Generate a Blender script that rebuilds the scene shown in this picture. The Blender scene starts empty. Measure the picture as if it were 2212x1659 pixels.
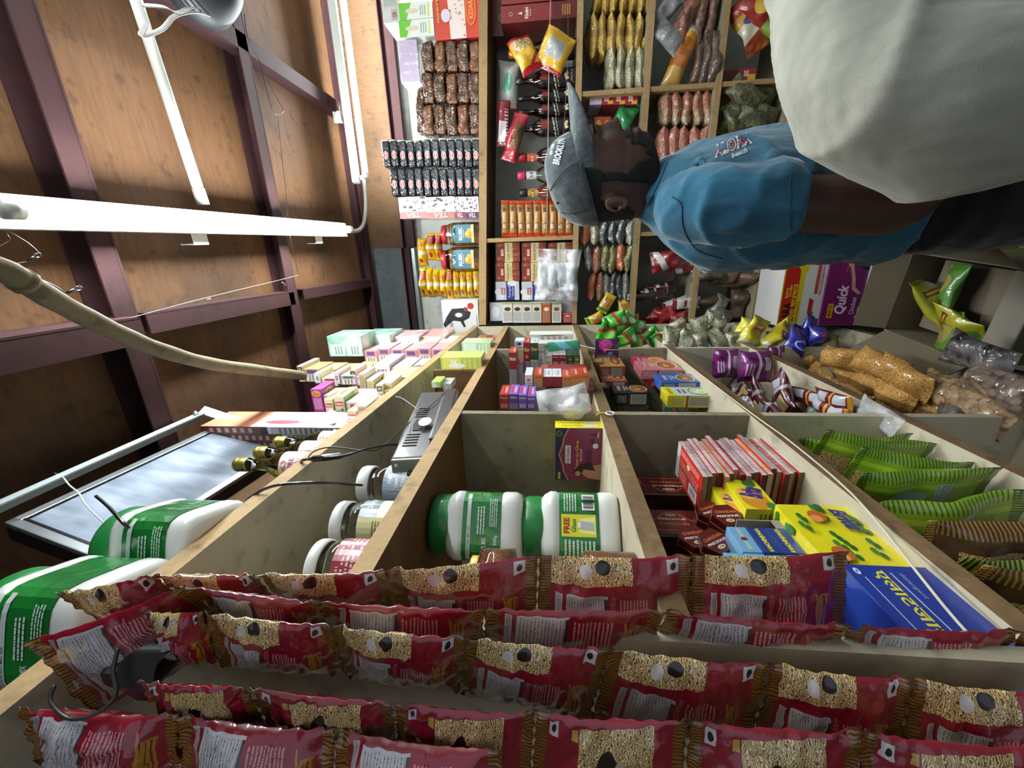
import bpy, bmesh, math, random
from mathutils import Vector as V, Matrix as MX, noise as NZ
SC = bpy.context.scene
COL = SC.collection
PI = math.pi
# ---------------------------------------------------------------- camera, world, exposure
F_PX, YAW, PITCH = 850.0, math.radians(18.43), math.radians(5.51)
_s, _c, _sp, _cp = math.sin(YAW), math.cos(YAW), math.sin(PITCH), math.cos(PITCH)
FW = V((-_s*_cp, _c*_cp, _sp)); RT = V((_c, _s, 0)); UP = V((_s*_sp, -_c*_sp, _cp)); EYE = V((0, 0, 1.6))
cd = bpy.data.cameras.new('camera'); cam = bpy.data.objects.new('camera', cd); COL.objects.link(cam)
cd.sensor_fit = 'HORIZONTAL'; cd.sensor_width = 36; cd.lens = F_PX/2212*36; cd.clip_start = .02; cd.clip_end = 50
_x, _y, _z = -UP, RT, -FW            # the phone is held sideways: the picture's right is the room's down
cam.matrix_world = MX(((_x.x, _y.x, _z.x, EYE.x), (_x.y, _y.y, _z.y, EYE.y), (_x.z, _y.z, _z.z, EYE.z), (0, 0, 0, 1)))
SC.camera = cam
w = bpy.data.worlds.new('world'); SC.world = w; w.use_nodes = True
w.node_tree.nodes['Background'].inputs[0].default_value = (.72, .82, 1, 1)
w.node_tree.nodes['Background'].inputs[1].default_value = .38
SC.view_settings.view_transform = 'Standard'; SC.view_settings.look = 'None'
SC.view_settings.exposure = 0.55; SC.view_settings.gamma = 1; SC.view_settings.use_curve_mapping = False
TUBE = 120.0                         # strength of the lit tubes

def ray(x, y): return FW*F_PX - UP*(x-1106) + RT*(829.5-y)
def at(x, y, z): return EYE + ray(x, y)/F_PX*z
def onX(x, y, X): d = ray(x, y); return EYE + d*(X/d.x)
def onY(x, y, Y): d = ray(x, y); return EYE + d*(Y/d.y)
def onZ(x, y, Z): d = ray(x, y); return EYE + d*((Z-1.6)/d.z)
def rnd(a, b): return random.uniform(a, b)
random.seed(7)

# ---------------------------------------------------------------- materials
def hx(h, a=1):
    if not isinstance(h, str): return (*h[:3], 1)
    c = [int(h[i:i+2], 16)/255 for i in (0, 2, 4)]
    return (*[((x+.055)/1.055)**2.4 if x > .04045 else x/12.92 for x in c], 1)
MATS = {}
class G:
    def __init__(s, name):
        s.m = bpy.data.materials.new(name); s.m.use_nodes = True; s.t = s.m.node_tree; s.b = s.t.nodes['Principled BSDF']
        s.tc = None
    def put(s, sock, v):
        if hasattr(v, 'is_linked') or hasattr(v, 'links'): s.t.links.new(v, sock)
        elif isinstance(v, (tuple, list)) and len(v) == 3 and sock.type == 'RGBA': sock.default_value = (*v, 1)
        else: sock.default_value = v
    def n(s, typ, ins=(), **kw):
        x = s.t.nodes.new('ShaderNode'+typ)
        for k, v in kw.items(): setattr(x, k, v)
        for k, v in (ins.items() if isinstance(ins, dict) else enumerate(ins)):
            if v is not None: s.put(x.inputs[k], v)
        return x
    def co(s, k='Object'):
        if not s.tc: s.tc = s.n('TexCoord')
        return s.tc.outputs[k]
    def ma(s, op, a, b=None, c=None): return s.n('Math', [a, b, c], operation=op).outputs[0]
    def mix(s, f, a, b):
        x = s.n('Mix', data_type='RGBA'); s.put(x.inputs[0], f); s.put(x.inputs[6], a); s.put(x.inputs[7], b); return x.outputs[2]
    def mp(s, vec, scale): return s.n('Mapping', {'Vector': vec, 'Scale': scale}).outputs[0]
    def noise(s, vec, sc, det=3, out='Fac', **k):
        return s.n('TexNoise', {'Vector': vec, 'Scale': sc, 'Detail': det}).outputs[out]
    def vor(s, vec, sc, out='Distance', feature='F1'): return s.n('TexVoronoi', {'Vector': vec, 'Scale': sc}, feature=feature).outputs[out]
    def ramp(s, f, stops):
        r = s.n('ValToRGB', {'Fac': f}); e = r.color_ramp.elements
        while len(e) < len(stops): e.new(.5)
        for i, (p, c) in enumerate(stops): e[i].position = p; e[i].color = hx(c)
        return r.outputs[0]
    def bump(s, h, st=.3, d=.002, nrm=None): return s.n('Bump', {'Height': h, 'Strength': st, 'Distance': d, 'Normal': nrm}).outputs[0]
    def set(s, **k):
        for a, v in k.items():
            s.put(s.b.inputs[{'col': 'Base Color', 'rough': 'Roughness', 'metal': 'Metallic', 'coat': 'Coat Weight', 'crough': 'Coat Roughness',
                'cn': 'Coat Normal', 'nrm': 'Normal', 'trans': 'Transmission Weight', 'ior': 'IOR', 'alpha': 'Alpha', 'em': 'Emission Color',
                'es': 'Emission Strength', 'sss': 'Subsurface Weight', 'spec': 'Specular IOR Level', 'sheen': 'Sheen Weight'}[a]], v)
        return s.m
def cached(f):
    def g(*a, **k):
        key = (f.__name__, repr(a), repr(sorted(k.items())))
        if key not in MATS: MATS[key] = f(*a, **k)
        return MATS[key]
    return g
@cached
def flat(h, rough=.5, metal=0., coat=0., spec=.5, name=None):
    g = G(name or 'plain_'+str(h)); return g.set(col=hx(h), rough=rough, metal=metal, coat=coat, crough=.1, spec=spec)
@cached
def ink(h, rough=.35): g = G('ink_'+h); return g.set(col=hx(h), rough=rough, coat=.3, crough=.15)
@cached
def wood(h1, h2, h3='2a1c10', sc=(3, 30, 3), stain=.5, rough=.75, name='wood'):
    g = G(name); c = g.co()
    a = g.noise(g.mp(c, sc), 4, 6); b = g.noise(c, 3.1, 4); d = g.noise(c, 26, 5)
    col = g.mix(a, hx(h1), hx(h2))
    col = g.mix(g.ma('MULTIPLY', g.ramp_f(b, .45, .75), stain), col, hx(h3))
    col = g.mix(g.ma('MULTIPLY', g.ramp_f(d, .56, .7), .45), col, hx(h3))
    return g.set(col=col, rough=rough, spec=.3, nrm=g.bump(a, .25, .002))
def _rf(s, f, a, b): return s.n('MapRange', {'Value': f, 'From Min': a, 'From Max': b}).outputs[0]
G.ramp_f = _rf
@cached
def film(h, h2=None, rough=.35, wr=.6, sc=30, coat=1., metal=0.):
    """shiny wrinkled wrapper of one colour"""
    g = G('wrapper_'+h); c = g.co(); a = g.noise(c, sc, 4); b = g.vor(g.n('VectorMath', [c, g.noise(c, 8, 2, 'Color')], operation='ADD').outputs[0], sc*.8)
    col = g.mix(g.ramp_f(a, .35, .7), hx(h), hx(h2 or h))
    h_ = g.ma('ADD', a, g.ma('MULTIPLY', b, .7))
    return g.set(col=col, rough=rough, metal=metal, coat=coat, crough=.08, nrm=g.bump(h_, wr*.6, .004), cn=g.bump(h_, wr, .006))
@cached
def grain(h1, h2, sc=220, h3=None, wr=.8, film_sc=22):
    """loose goods seen through a clear crinkled bag"""
    g = G('bagged_'+h1); c = g.co(); vd = g.vor(c, sc); vc = g.vor(c, sc, 'Color')
    f = g.n('SeparateColor', [vc]).outputs[0]
    col = g.mix(f, hx(h1), hx(h2))
    if h3: col = g.mix(g.ramp_f(g.noise(c, 12, 3), .5, .62), col, hx(h3))
    col = g.mix(g.ramp_f(vd, .45, .9), col, tuple(x*.35 for x in hx(h1)[:3]))
    a = g.noise(g.mp(c, (1, 1, .6)), film_sc, 5)
    b = g.vor(g.n('VectorMath', [c, g.n('VectorMath', [g.noise(c, 10, 2, 'Color'), (.06, .06, .06)], operation='MULTIPLY').outputs[0]], operation='ADD').outputs[0], film_sc*1.6)
    return g.set(col=col, rough=.6, nrm=g.bump(vd, .4, .003), coat=1., crough=.06, cn=g.bump(g.ma('ADD', a, g.ma('MULTIPLY', b, .8)), wr, .012))
@cached
def clear(h='ffffff', rough=.03, ior=1.45, name='clear'):
    g = G(name); return g.set(col=hx(h), rough=rough, trans=1., ior=ior)
@cached
def bagfilm(h='f2f4f6', alpha=.35, sc=25, rough=.12):
    g = G('clear_bag'); c = g.co(); a = g.noise(c, sc, 4); b = g.ramp_f(g.noise(c, sc*.7, 5), .42, .65)
    return g.set(col=hx(h), rough=rough, alpha=g.ma('MULTIPLY_ADD', b, .5, alpha*.5), nrm=g.bump(a, .9, .01), spec=.9)
@cached
def emit(h, st):
    g = G('lit_tube'); return g.set(col=hx(h), em=hx(h), es=float(st))
@cached
def pack(name, base, layers, rough=.4, coat=.7, wr=.35, wsc=14, metal=0.):
    """printed wrapper: masks in the wrapper's own u (along) and v (across)"""
    g = G(name); uv = g.n('SeparateXYZ', [g.co('UV')]); u, v = uv.outputs[0], uv.outputs[1]; ob = g.co('Object')
    col = hx(base) if isinstance(base, str) else base
    wav = None
    for L in layers:
        k, (u0, u1, v0, v1), c = L[0], L[1], L[2]; o = L[3] if len(L) > 3 else {}
        uu = g.ma('MULTIPLY_ADD', v, o['sh'], u) if 'sh' in o else u
        vv = g.ma('MULTIPLY_ADD', u, o['shv'], v) if 'shv' in o else v
        if k == 'ell':
            a = g.ma('DIVIDE', g.ma('SUBTRACT', uu, (u0+u1)/2), (u1-u0)/2); b = g.ma('DIVIDE', g.ma('SUBTRACT', vv, (v0+v1)/2), (v1-v0)/2)
            m = g.ma('LESS_THAN', g.ma('ADD', g.ma('MULTIPLY', a, a), g.ma('MULTIPLY', b, b)), 1.)
        else:
            m = g.ma('MULTIPLY', g.ma('COMPARE', uu, (u0+u1)/2, (u1-u0)/2), g.ma('COMPARE', vv, (v0+v1)/2, (v1-v0)/2))
        if k in ('stripe', 'text'):
            ax = uu if o.get('ax', 'u') == 'u' else vv
            m = g.ma('MULTIPLY', m, g.ma('LESS_THAN', g.ma('FRACT', g.ma('MULTIPLY', ax, o.get('n', 20))), o.get('duty', .5)))
        if k == 'text':
            s_ = (o.get('n', 20)*1., 70, 1) if o.get('ax', 'u') == 'u' else (70, o.get('n', 20)*1., 1)
            m = g.ma('MULTIPLY', m, g.ma('GREATER_THAN', g.noise(g.mp(g.co('UV'), s_), 1, 2), o.get('th', .46)))
        cc = hx(c)
        if k == 'noodle':
            q = g.n('TexWave', {'Vector': g.mp(g.co('UV'), (15, 9, 1)), 'Scale': 1.6, 'Distortion': 14, 'Detail': 2, 'Detail Scale': 1.5}).outputs['Fac']
            cc = g.ramp(q, [(0, '5a3512'), (.35, 'a87732'), (.6, 'e2c27a'), (1, 'f6e6ae')]); wav = q
        if k == 'spot':
            q = g.vor(g.mp(g.co('UV'), (o.get('sc', 14), o.get('sc', 14)*o.get('asp', .6), 1)), 1)
            cc = g.mix(g.ramp_f(q, .2, .6), hx(c), hx(o['c2']))
        col = g.mix(m, col, cc)
    a = g.noise(ob, wsc, 4); b = g.noise(ob, wsc*3.5, 2)
    h_ = g.ma('ADD', a, g.ma('MULTIPLY', b, .3))
    return g.set(col=col, rough=rough, metal=metal, coat=coat, crough=.1, nrm=g.bump(h_, wr*.7, .006), cn=g.bump(h_, wr, .01))

# ---------------------------------------------------------------- meshes
def mk(name, verts, faces, mats, mi=None, uv=None, smooth=False):
    me = bpy.data.meshes.new(name); me.from_pydata([tuple(v) for v in verts], [], faces)
    for m in (mats if isinstance(mats, (list, tuple)) else [mats]): me.materials.append(m)
    if mi: me.polygons.foreach_set('material_index', mi)
    if uv:
        L = me.uv_layers.new(name='UVMap').data
        for p in me.polygons:
            for li, vi in zip(p.loop_indices, p.vertices): L[li].uv = uv[vi]
    if smooth: me.polygons.foreach_set('use_smooth', [True]*len(me.polygons))
    me.update(); return me
class MB:
    def __init__(s): s.v, s.f, s.m, s.mats, s.sm = [], [], [], [], []
    def mi(s, m):
        if m not in s.mats: s.mats.append(m)
        return s.mats.index(m)
    def add(s, vs, fs, m, T=None, sm=False):
        o = len(s.v); k = s.mi(m)
        s.v += [T @ V(p) for p in vs] if T else [V(p) for p in vs]
        s.f += [tuple(i+o for i in f) for f in fs]; s.m += [k]*len(fs); s.sm += [sm]*len(fs); return s
    def box(s, c, d, m, T=None, bev=0):
        bm = bmesh.new(); bmesh.ops.create_cube(bm, size=1); bmesh.ops.scale(bm, vec=d, verts=bm.verts); bmesh.ops.translate(bm, vec=c, verts=bm.verts)
        if bev: bmesh.ops.bevel(bm, geom=bm.edges[:], offset=min(bev, min(d)*.45), segments=2, affect='EDGES', profile=.6)
        bm.verts.index_update()
        s.add([v.co.copy() for v in bm.verts], [tuple(v.index for v in f.verts) for f in bm.faces], m, T); bm.free(); return s
    def lathe(s, prof, m, seg=24, T=None, sq=0, sm=True, sx=1, sy=1, cap=True):
        vs, fs = [], []
        for r, z in prof:
            for i in range(seg):
                a = 2*PI*i/seg; ca, sa = math.cos(a), math.sin(a)
                k = 1/((abs(ca)**(2+sq)+abs(sa)**(2+sq))**(1/(2+sq))) if sq else 1
                vs.append((r*k*ca*sx, r*k*sa*sy, z))
        for j in range(len(prof)-1):
            for i in range(seg): fs.append((j*seg+i, j*seg+(i+1) % seg, (j+1)*seg+(i+1) % seg, (j+1)*seg+i))
        if cap: fs.append(tuple(range(seg))[::-1]); fs.append(tuple((len(prof)-1)*seg+i for i in range(seg)))
        return s.add(vs, fs, m, T, sm)
    def tube(s, pts, r, m, seg=8, T=None, rs=None):
        pts = [V(p) for p in pts]; vs, fs = [], []; n = None
        for i, p in enumerate(pts):
            t = (pts[min(i+1, len(pts)-1)]-pts[max(i-1, 0)]).normalized()
            if n is None: n = t.orthogonal().normalized()
            n = (n-t*n.dot(t)).normalized(); b = t.cross(n); rr = rs[i] if rs else r
            for k in range(seg): a = 2*PI*k/seg; vs.append(p+n*math.cos(a)*rr+b*math.sin(a)*rr)
        for j in range(len(pts)-1):
            for i in range(seg): fs.append((j*seg+i, j*seg+(i+1) % seg, (j+1)*seg+(i+1) % seg, (j+1)*seg+i))
        fs.append(tuple(range(seg))[::-1]); fs.append(tuple((len(pts)-1)*seg+i for i in range(seg)))
        return s.add(vs, fs, m, T, True)
    def mesh(s, name):
        me = mk(name, s.v, s.f, s.mats, s.m); me.polygons.foreach_set('use_smooth', s.sm); return me
def spline(pts, n=8):
    pts = [V(p) for p in pts]; out = []
    for i in range(len(pts)-1):
        p0, p1, p2, p3 = pts[max(i-1, 0)], pts[i], pts[i+1], pts[min(i+2, len(pts)-1)]
        for k in range(n):
            t = k/n; out.append(.5*((2*p1)+(p2-p0)*t+(2*p0-5*p1+4*p2-p3)*t*t+(3*p1-p0-3*p2+p3)*t**3))
    return out+[pts[-1]]
def obj(name, me, parent=None, loc=None, rot=None, label=None, cat=None, group=None, kind=None):
    if isinstance(me, MB): me = me.mesh(name)
    o = bpy.data.objects.new(name, me); COL.objects.link(o)
    if loc is not None: o.location = loc
    if rot is not None: o.rotation_euler = rot
    if parent: o.parent = parent
    tag(o, label, cat, group, kind); return o
def tag(o, label=None, cat=None, group=None, kind=None):
    if label: o['label'] = label
    if cat: o['category'] = cat
    if group: o['group'] = group
    if kind: o['kind'] = kind
    return o
def struct(name, me, **k): return obj(name, me, kind='structure', **k)
def put(root, loc, rot=(0, 0, 0), label=None, group=None, scale=None, first=set()):
    """places the thing itself the first time, afterwards a copy of it with copies of its parts"""
    if root.name in first:
        r = root.copy(); COL.objects.link(r)
        for ch in root.children:
            c_ = ch.copy(); COL.objects.link(c_); c_.parent = r
            for g_ in ch.children: d_ = g_.copy(); COL.objects.link(d_); d_.parent = c_
    else: r = root; first.add(root.name)
    r.location = loc; r.rotation_euler = rot
    if scale: r.scale = scale
    return tag(r, label, None, group)
# ---------------------------------------------------------------- lettering and printed panels
_TX = {}
def textpoly(s, bold=0., shear=0.):
    k = (s, bold, shear)
    if k not in _TX:
        c = bpy.data.curves.new('t', 'FONT'); c.body = s; c.size = 1; c.offset = bold; c.shear = shear; c.resolution_u = 2; c.fill_mode = 'FRONT'
        o = bpy.data.objects.new('t', c); COL.objects.link(o)
        me = o.evaluated_get(bpy.context.evaluated_depsgraph_get()).to_mesh()
        vs = [(v.co.x, v.co.y) for v in me.vertices]; fs = [tuple(p.vertices) for p in me.polygons]
        bpy.data.objects.remove(o); bpy.data.curves.remove(c)
        xs = [v[0] for v in vs] or [0]; ys = [v[1] for v in vs] or [0]
        x0, x1, y0, y1 = min(xs), max(xs), min(ys), max(ys); W, H = x1-x0 or 1, y1-y0 or 1
        _TX[k] = ([((x-x0)-W/2, (y-y0)-H/2) for x, y in vs], fs, W, H)
    return _TX[k]
class Print:
    """a printed panel w by h metres; everything in fractions of it, x along, y up"""
    def __init__(s, w, h): s.w, s.h, s.v, s.f, s.m, s.mats, s.l = w, h, [], [], [], [], 0
    def _a(s, vs, fs, col):
        m = ink(col) if isinstance(col, str) else col
        if m not in s.mats: s.mats.append(m)
        k = s.mats.index(m); o = len(s.v); s.v += [(x, y, s.l) for x, y in vs]; s.f += [tuple(i+o for i in f) for f in fs]; s.m += [k]*len(fs); s.l += 1; return s
    def rect(s, x0, y0, x1, y1, col, n=1, sh=0):
        vs, fs = [], []
        for j in range(n+1):
            for i in range(n+1):
                yy = y0+(y1-y0)*j/n; vs.append((x0+(x1-x0)*i/n+sh*(yy-y0), yy))
        for j in range(n):
            for i in range(n): fs.append((j*(n+1)+i, j*(n+1)+i+1, (j+1)*(n+1)+i+1, (j+1)*(n+1)+i))
        return s._a([(x*s.w, y*s.h) for x, y in vs], fs, col)
    def ell(s, cx, cy, rx, ry, col, n=20, sq=False):
        if sq: ry = rx*s.w/s.h
        return s._a([((cx+rx*math.cos(2*PI*i/n))*s.w, (cy+ry*math.sin(2*PI*i/n))*s.h) for i in range(n)], [tuple(range(n))], col)
    def poly(s, pts, col): return s._a([(x*s.w, y*s.h) for x, y in pts], [tuple(range(len(pts)))], col)
    def text(s, t, cx, cy, h, col, fit=None, rot=0, bold=.015, shear=0.):
        vs, fs, W, H = textpoly(t, bold, shear)
        k = h*s.h/H if not fit else fit*(s.w if rot % 180 == 0 else s.h)/W
        ky = h*(s.h if rot % 180 == 0 else s.w)/H if fit else k
        ca, sa = math.cos(math.radians(rot)), math.sin(math.radians(rot))
        return s._a([(cx*s.w+x*k*ca-y*ky*sa, cy*s.h+x*k*sa+y*ky*ca) for x, y in vs], fs, col)
    def lines(s, x0, y0, x1, y1, n, col, seed=1):
        r = random.Random(seed); vs, fs = [], []
        for i in range(n):
            y = y0+(y1-y0)*(i+.25)/n; hh = (y1-y0)/n*.5; x = x0
            while x < x1-.01:
                ww = min(r.uniform(.03, .12)*(x1-x0)*1.4, x1-x); o = len(vs)
                vs += [(x*s.w, y*s.h), ((x+ww)*s.w, y*s.h), ((x+ww)*s.w, (y+hh)*s.h), (x*s.w, (y+hh)*s.h)]; fs.append((o, o+1, o+2, o+3)); x += ww+.02*(x1-x0)
        return s._a(vs, fs, col)
    def bars(s, x0, y0, x1, y1, n=14, vert=True, seed=3):
        s.rect(x0, y0, x1, y1, 'f4f4f4'); r = random.Random(seed); vs, fs = [], []
        a = 0.08
        while a < .9:
            b = a+r.choice((.015, .03, .05)); o = len(vs)
            q = [(a, .1), (b, .1), (b, .9), (a, .9)]
            vs += [((x0+(x1-x0)*(p if vert else k))*s.w, (y0+(y1-y0)*(k if vert else p))*s.h) for p, k in q]; fs.append((o, o+1, o+2, o+3)); a = b+r.choice((.02, .03, .045))
        return s._a(vs, fs, '111111')
    def build(s, name, parent, fn, label=None):
        vs = [fn(x, y, .0004+.00012*l) for x, y, l in s.v]
        return obj(name, mk(name, vs, s.f, s.mats, s.m), parent, label=label)
def face(w, d, h, side='f', z0=0):
    """maps panel metres onto a side of a box that stands on z0, centred on x and y"""
    if side == 'f': return lambda x, y, e: V((x-w/2, -d/2-e, z0+y))
    if side == 'b': return lambda x, y, e: V((w/2-x, d/2+e, z0+y))
    if side == 'r': return lambda x, y, e: V((w/2+e, x-d/2, z0+y))
    if side == 'l': return lambda x, y, e: V((-w/2-e, d/2-x, z0+y))
    if side == 't': return lambda x, y, e: V((x-w/2, y-d/2, z0+h+e))
def cyl(r, z0=0, a0=-PI/2, sq=0, sx=1, sy=1):
    """wraps panel metres round a standing drum; x=0 faces a0"""
    def fn(x, y, e):
        a = a0+x/r; ca, sa = math.cos(a), math.sin(a)
        k = 1/((abs(ca)**(2+sq)+abs(sa)**(2+sq))**(1/(2+sq))) if sq else 1
        return V(((r*k+e)*ca*sx, (r*k+e)*sa*sy, z0+y))
    return fn
# ---------------------------------------------------------------- wrappers and boxes
def carton(name, w, d, h, m, label=None, cat='box', group=None, bev=.0015, sides=()):
    """sides: (where, material) coloured skins of the same box, e.g. a yellow end"""
    mb = MB().box((0, 0, h/2), (w, d, h), m, bev=bev); me = mb.mesh(name)
    for s_, mm in sides:
        me.materials.append(mm); k = len(me.materials)-1
        ax = {'f': (0, -1, 0), 'b': (0, 1, 0), 'l': (-1, 0, 0), 'r': (1, 0, 0), 't': (0, 0, 1), 'o': (0, 0, -1)}[s_]
        for p in me.polygons:
            if p.normal.dot(V(ax)) > .6: p.material_index = k
    return obj(name, me, label=label, cat=cat, group=group)
def pillow(name, L, W, T, m, seed=1, crimp=.07, nu=26, nv=12, wr=.12, p=2.4, endp=3., saw=True, sag=0., bend=0., fin=0):
    """sealed bag lying in x (long) and z (wide), bulging along y, standing on z=0"""
    r = random.Random(seed); ph = [r.uniform(0, 9) for _ in range(8)]; vs, uv, fs = [], [], []
    off = V((r.uniform(-50, 50), r.uniform(-50, 50), 0))
    for side in (-1, 1):
        for i in range(nu+1):
            u = i/nu
            for j in range(nv+1):
                v = j/nv; a = abs(2*v-1); q = min(1, max(0, (min(u, 1-u)-crimp)/max(.5-crimp, .01)))
                th = T/2*(1-a**p)**.6*(1-(1-q)**endp)**.75
                k = NZ.noise(V((u*L*22, v*W*22, side*3))+off)
                th *= 1+wr*1.6*k; th = max(th, 0)
                pin = 1-.10*(1-q)**3*0 - .05*(1-abs(2*u-1)**2)*0
                y = side*(th+.0004)+ (T*.25*wr*6*NZ.noise(V((u*L*14, v*W*14, 7))+off) if wr else 0)
                x = (u-.5)*L; z = W/2+(v-.5)*W*(1-.08*(q**.5)+.02*math.sin(ph[0]+u*9))*pin
                if saw and i in (0, nu) and j % 2: x *= 1-.012
                y += bend*(1-(2*u-1)**2)*L; z -= sag*(2*u-1)**2
                vs.append(V((x, y, z))); uv.append((u, v))
    n1 = (nu+1)*(nv+1)
    for s_ in (0, 1):
        for i in range(nu):
            for j in range(nv):
                a = s_*n1+i*(nv+1)+j; q = (a, a+nv+1, a+nv+2, a+1)
                fs.append(q if s_ == 0 else q[::-1])
    for i in range(nu):
        for j in (0, nv): a = i*(nv+1)+j; fs.append((a, a+n1, a+n1+nv+1, a+nv+1) if j == 0 else (a, a+nv+1, a+n1+nv+1, a+n1))
    for j in range(nv):
        for i in (0, nu): a = i*(nv+1)+j; fs.append((a, a+1, a+n1+1, a+n1) if i == 0 else (a, a+n1, a+n1+1, a+1))
    return mk(name, vs, fs, m, None, uv, True)
def brickpack(name, w, d, h, m, seed=1, wr=.004, ear=.012, n=9):
    """stiff vacuum brick with softly dented skin and folded ends"""
    bm = bmesh.new(); bmesh.ops.create_cube(bm, size=1); bmesh.ops.subdivide_edges(bm, edges=bm.edges[:], cuts=n, use_grid_fill=True)
    off = V((seed*7.3, seed*3.1, 0))
    for v in bm.verts:
        c = v.co*2; k = (abs(c.x)**8+abs(c.y)**8+abs(c.z)**8)**(1/8); c = c/k*1.0
        p = V((c.x*w/2, c.y*d/2, c.z*h/2)); nn = NZ.noise(p*26+off)+.5*NZ.noise(p*60+off)
        p += V((c.x, c.y, c.z)).normalized()*nn*wr; p.z += h/2; v.co = p
    bm.verts.index_update(); vs = [v.co.copy() for v in bm.verts]; fs = [tuple(v.index for v in f.verts) for f in bm.faces]
    uv = [((v.x/w+.5), v.z/h) for v in vs]; bm.free(); return mk(name, vs, fs, m, None, uv, True)
# ---------------------------------------------------------------- the room
ply = wood('6e4c2c', '4a3220', '20150c', sc=(4, 30, 4), stain=.75, name='plywood_ceiling')
plyb = wood('64492e', '432f1d', '20160d', sc=(30, 4, 5), stain=.6, name='plywood_wall')
plyl = wood('6a4e34', '4a3624', '241a12', sc=(4, 6, 30), stain=.4, name='plywood_side')
steel = wood('3a1b1b', '2a1415', '140b0c', sc=(8, 8, 8), stain=.5, rough=.75, name='red_oxide_steel')
pale = wood('b9bdb4', 'a8aca3', '6f7068', sc=(5, 5, 5), stain=.25, rough=.8, name='pale_wall_board')
greyp = wood('565c5b', '454a4a', '2c2f2f', sc=(6, 6, 6), stain=.4, rough=.6, name='dull_grey_sheet')
galv = flat('8f9896', .35, .8, name='galvanised')
HC = 2.66
def slab(n, x0, x1, y0, y1, z0, z1, m, **k): return struct(n, MB().box(((x0+x1)/2, (y0+y1)/2, (z0+z1)/2), (x1-x0, y1-y0, z1-z0), m), **k)
slab('floor', -.75, 1.75, -1.5, 2.4, -.05, 0, wood('8b877e', '78746c', '4b4946', name='concrete'))
slab('ceiling', -.75, 1.75, -1.0, 2.36, HC, HC+.02, ply)
slab('wall_left', -.75, -.70, -1.0, 2.36, 0, HC, plyl)
slab('wall_right', 1.7, 1.75, -1.0, 2.36, 0, HC, pale)
slab('wall_back', -.70, 1.7, 2.31, 2.36, 0, 2.37, pale)
slab('wall_back_upper', .05, 1.7, 2.31, 2.36, 2.37, HC, plyb)
slab('wall_back_sheet', -.70, .05, 2.30, 2.36, 2.37, HC, greyp)
def beam(n, a, b, hgt, wid=.045, up=V((0, 0, 1)), side=None, flip=1):
    """steel channel: web and two flanges along a to b, hanging down from a"""
    a, b = V(a), V(b); t = (b-a).normalized(); s_ = t.cross(up).normalized()*flip; mb = MB()
    T = MX.Translation((a+b)/2) @ MX((( t.x, s_.x, up.x, 0), (t.y, s_.y, up.y, 0), (t.z, s_.z, up.z, 0), (0, 0, 0, 1)))
    L = (b-a).length
    mb.box((0, 0, -hgt/2), (L, .005, hgt), steel, T); mb.box((0, wid/2, -hgt+.003), (L, wid, .005), steel, T); mb.box((0, wid/2, -.004), (L, wid, .005), steel, T)
    return struct(n, mb)
Zb = HC
# beams across the ceiling, then the ones running down the room
y1 = onZ(240, 560, HC-.05).y; y2 = onZ(618, 540, HC-.05).y; y3 = onZ(738, 560, HC-.05).y
beam('trim_1', (-.7, y1, Zb), (1.7, y1, Zb), .07, .05)
beam('trim_2', (-.7, y2, Zb), (1.7, y2, Zb), .06, .05)
beam('trim_3', (-.7, 2.25, Zb), (1.7, 2.25, Zb), .06, .05)
xe = -.115
beam('trim_4', (xe, -1, Zb), (xe, y1-.03, Zb), .11, .06, flip=-1)
beam('trim_5', (xe, y1+.03, Zb), (xe, y2-.02, Zb), .06, .05, flip=-1)
beam('trim_6', (xe, y2+.06, Zb), (xe, 2.24, Zb), .05, .04, flip=-1)
xp = .66
beam('trim_7', (xp, -1, Zb), (xp, 2.24, Zb), .06, .05)
beam('trim_8', (.05, 2.29, 2.42), (1.7, 2.29, 2.42), .07, .03)
beam('trim_9', (-.68, 2.285, 2.43), (.05, 2.285, 2.43), .05, .03)
struct('trim_10', MB().box((-.33, 2.29, 2.375), (.75, .03, .03), galv))
beam('trim_11', (1.25, 2.30, 2.60), (1.25, 2.30, 2.0), .05, .04, up=V((0, -1, 0)))

# ---------------------------------------------------------------- lamps
white_enam = flat('d8dcd2', .35, name='white_enamel'); lit = emit('f4fbff', TUBE)
def tube_light(name, a, b, up, label, brackets):
    """bare fluorescent tube in end holders under a slim metal batten"""
    a, b, up = V(a), V(b), V(up); t = (b-a).normalized(); L = (b-a).length
    e = bpy.data.objects.new(name, None); COL.objects.link(e); e.location = (a+b)/2; tag(e, label, 'tube light', 'fluorescent tube lights')
    s_ = t.cross(up).normalized(); up = s_.cross(t).normalized()
    T = MX(((t.x, s_.x, up.x, 0), (t.y, s_.y, up.y, 0), (t.z, s_.z, up.z, 0), (0, 0, 0, 1)))
    X = MX.Rotation(PI/2, 4, 'Y')
    obj('tube', MB().lathe([(.013, -L/2+.02), (.013, L/2-.02)], lit, 16, T @ X), e)
    obj('batten', MB().box((0, 0, .046), (L+.05, .058, .034), white_enam, T, .004), e)
    for k in (-1, 1):
        mb = MB().box((k*(L/2+.002), 0, .028), (.02, .026, .05), white_enam, T, .005); mb.lathe([(.016, -.012), (.016, .012)], flat('c8ccc4', .4, .3), 14, T @ MX.Translation((k*(L/2-.01), 0, 0)) @ X)
        obj('end_holder', mb, e)
    for q in brackets: obj('mounting_plate', MB().box((q*L, -.02, .075), (.05, .07, .003), white_enam, T, .001).box((q*L, -.055, .095), (.05, .003, .04), white_enam, T), e)
    return e
ta, tb = onZ(6, 452, 2.5), onZ(757, 496, 2.5)
tube_light('tube_light', ta, tb, (0, 0, 1), 'bare tube light running down the room under the plywood ceiling beside the screen', (-.12, .38))
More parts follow.
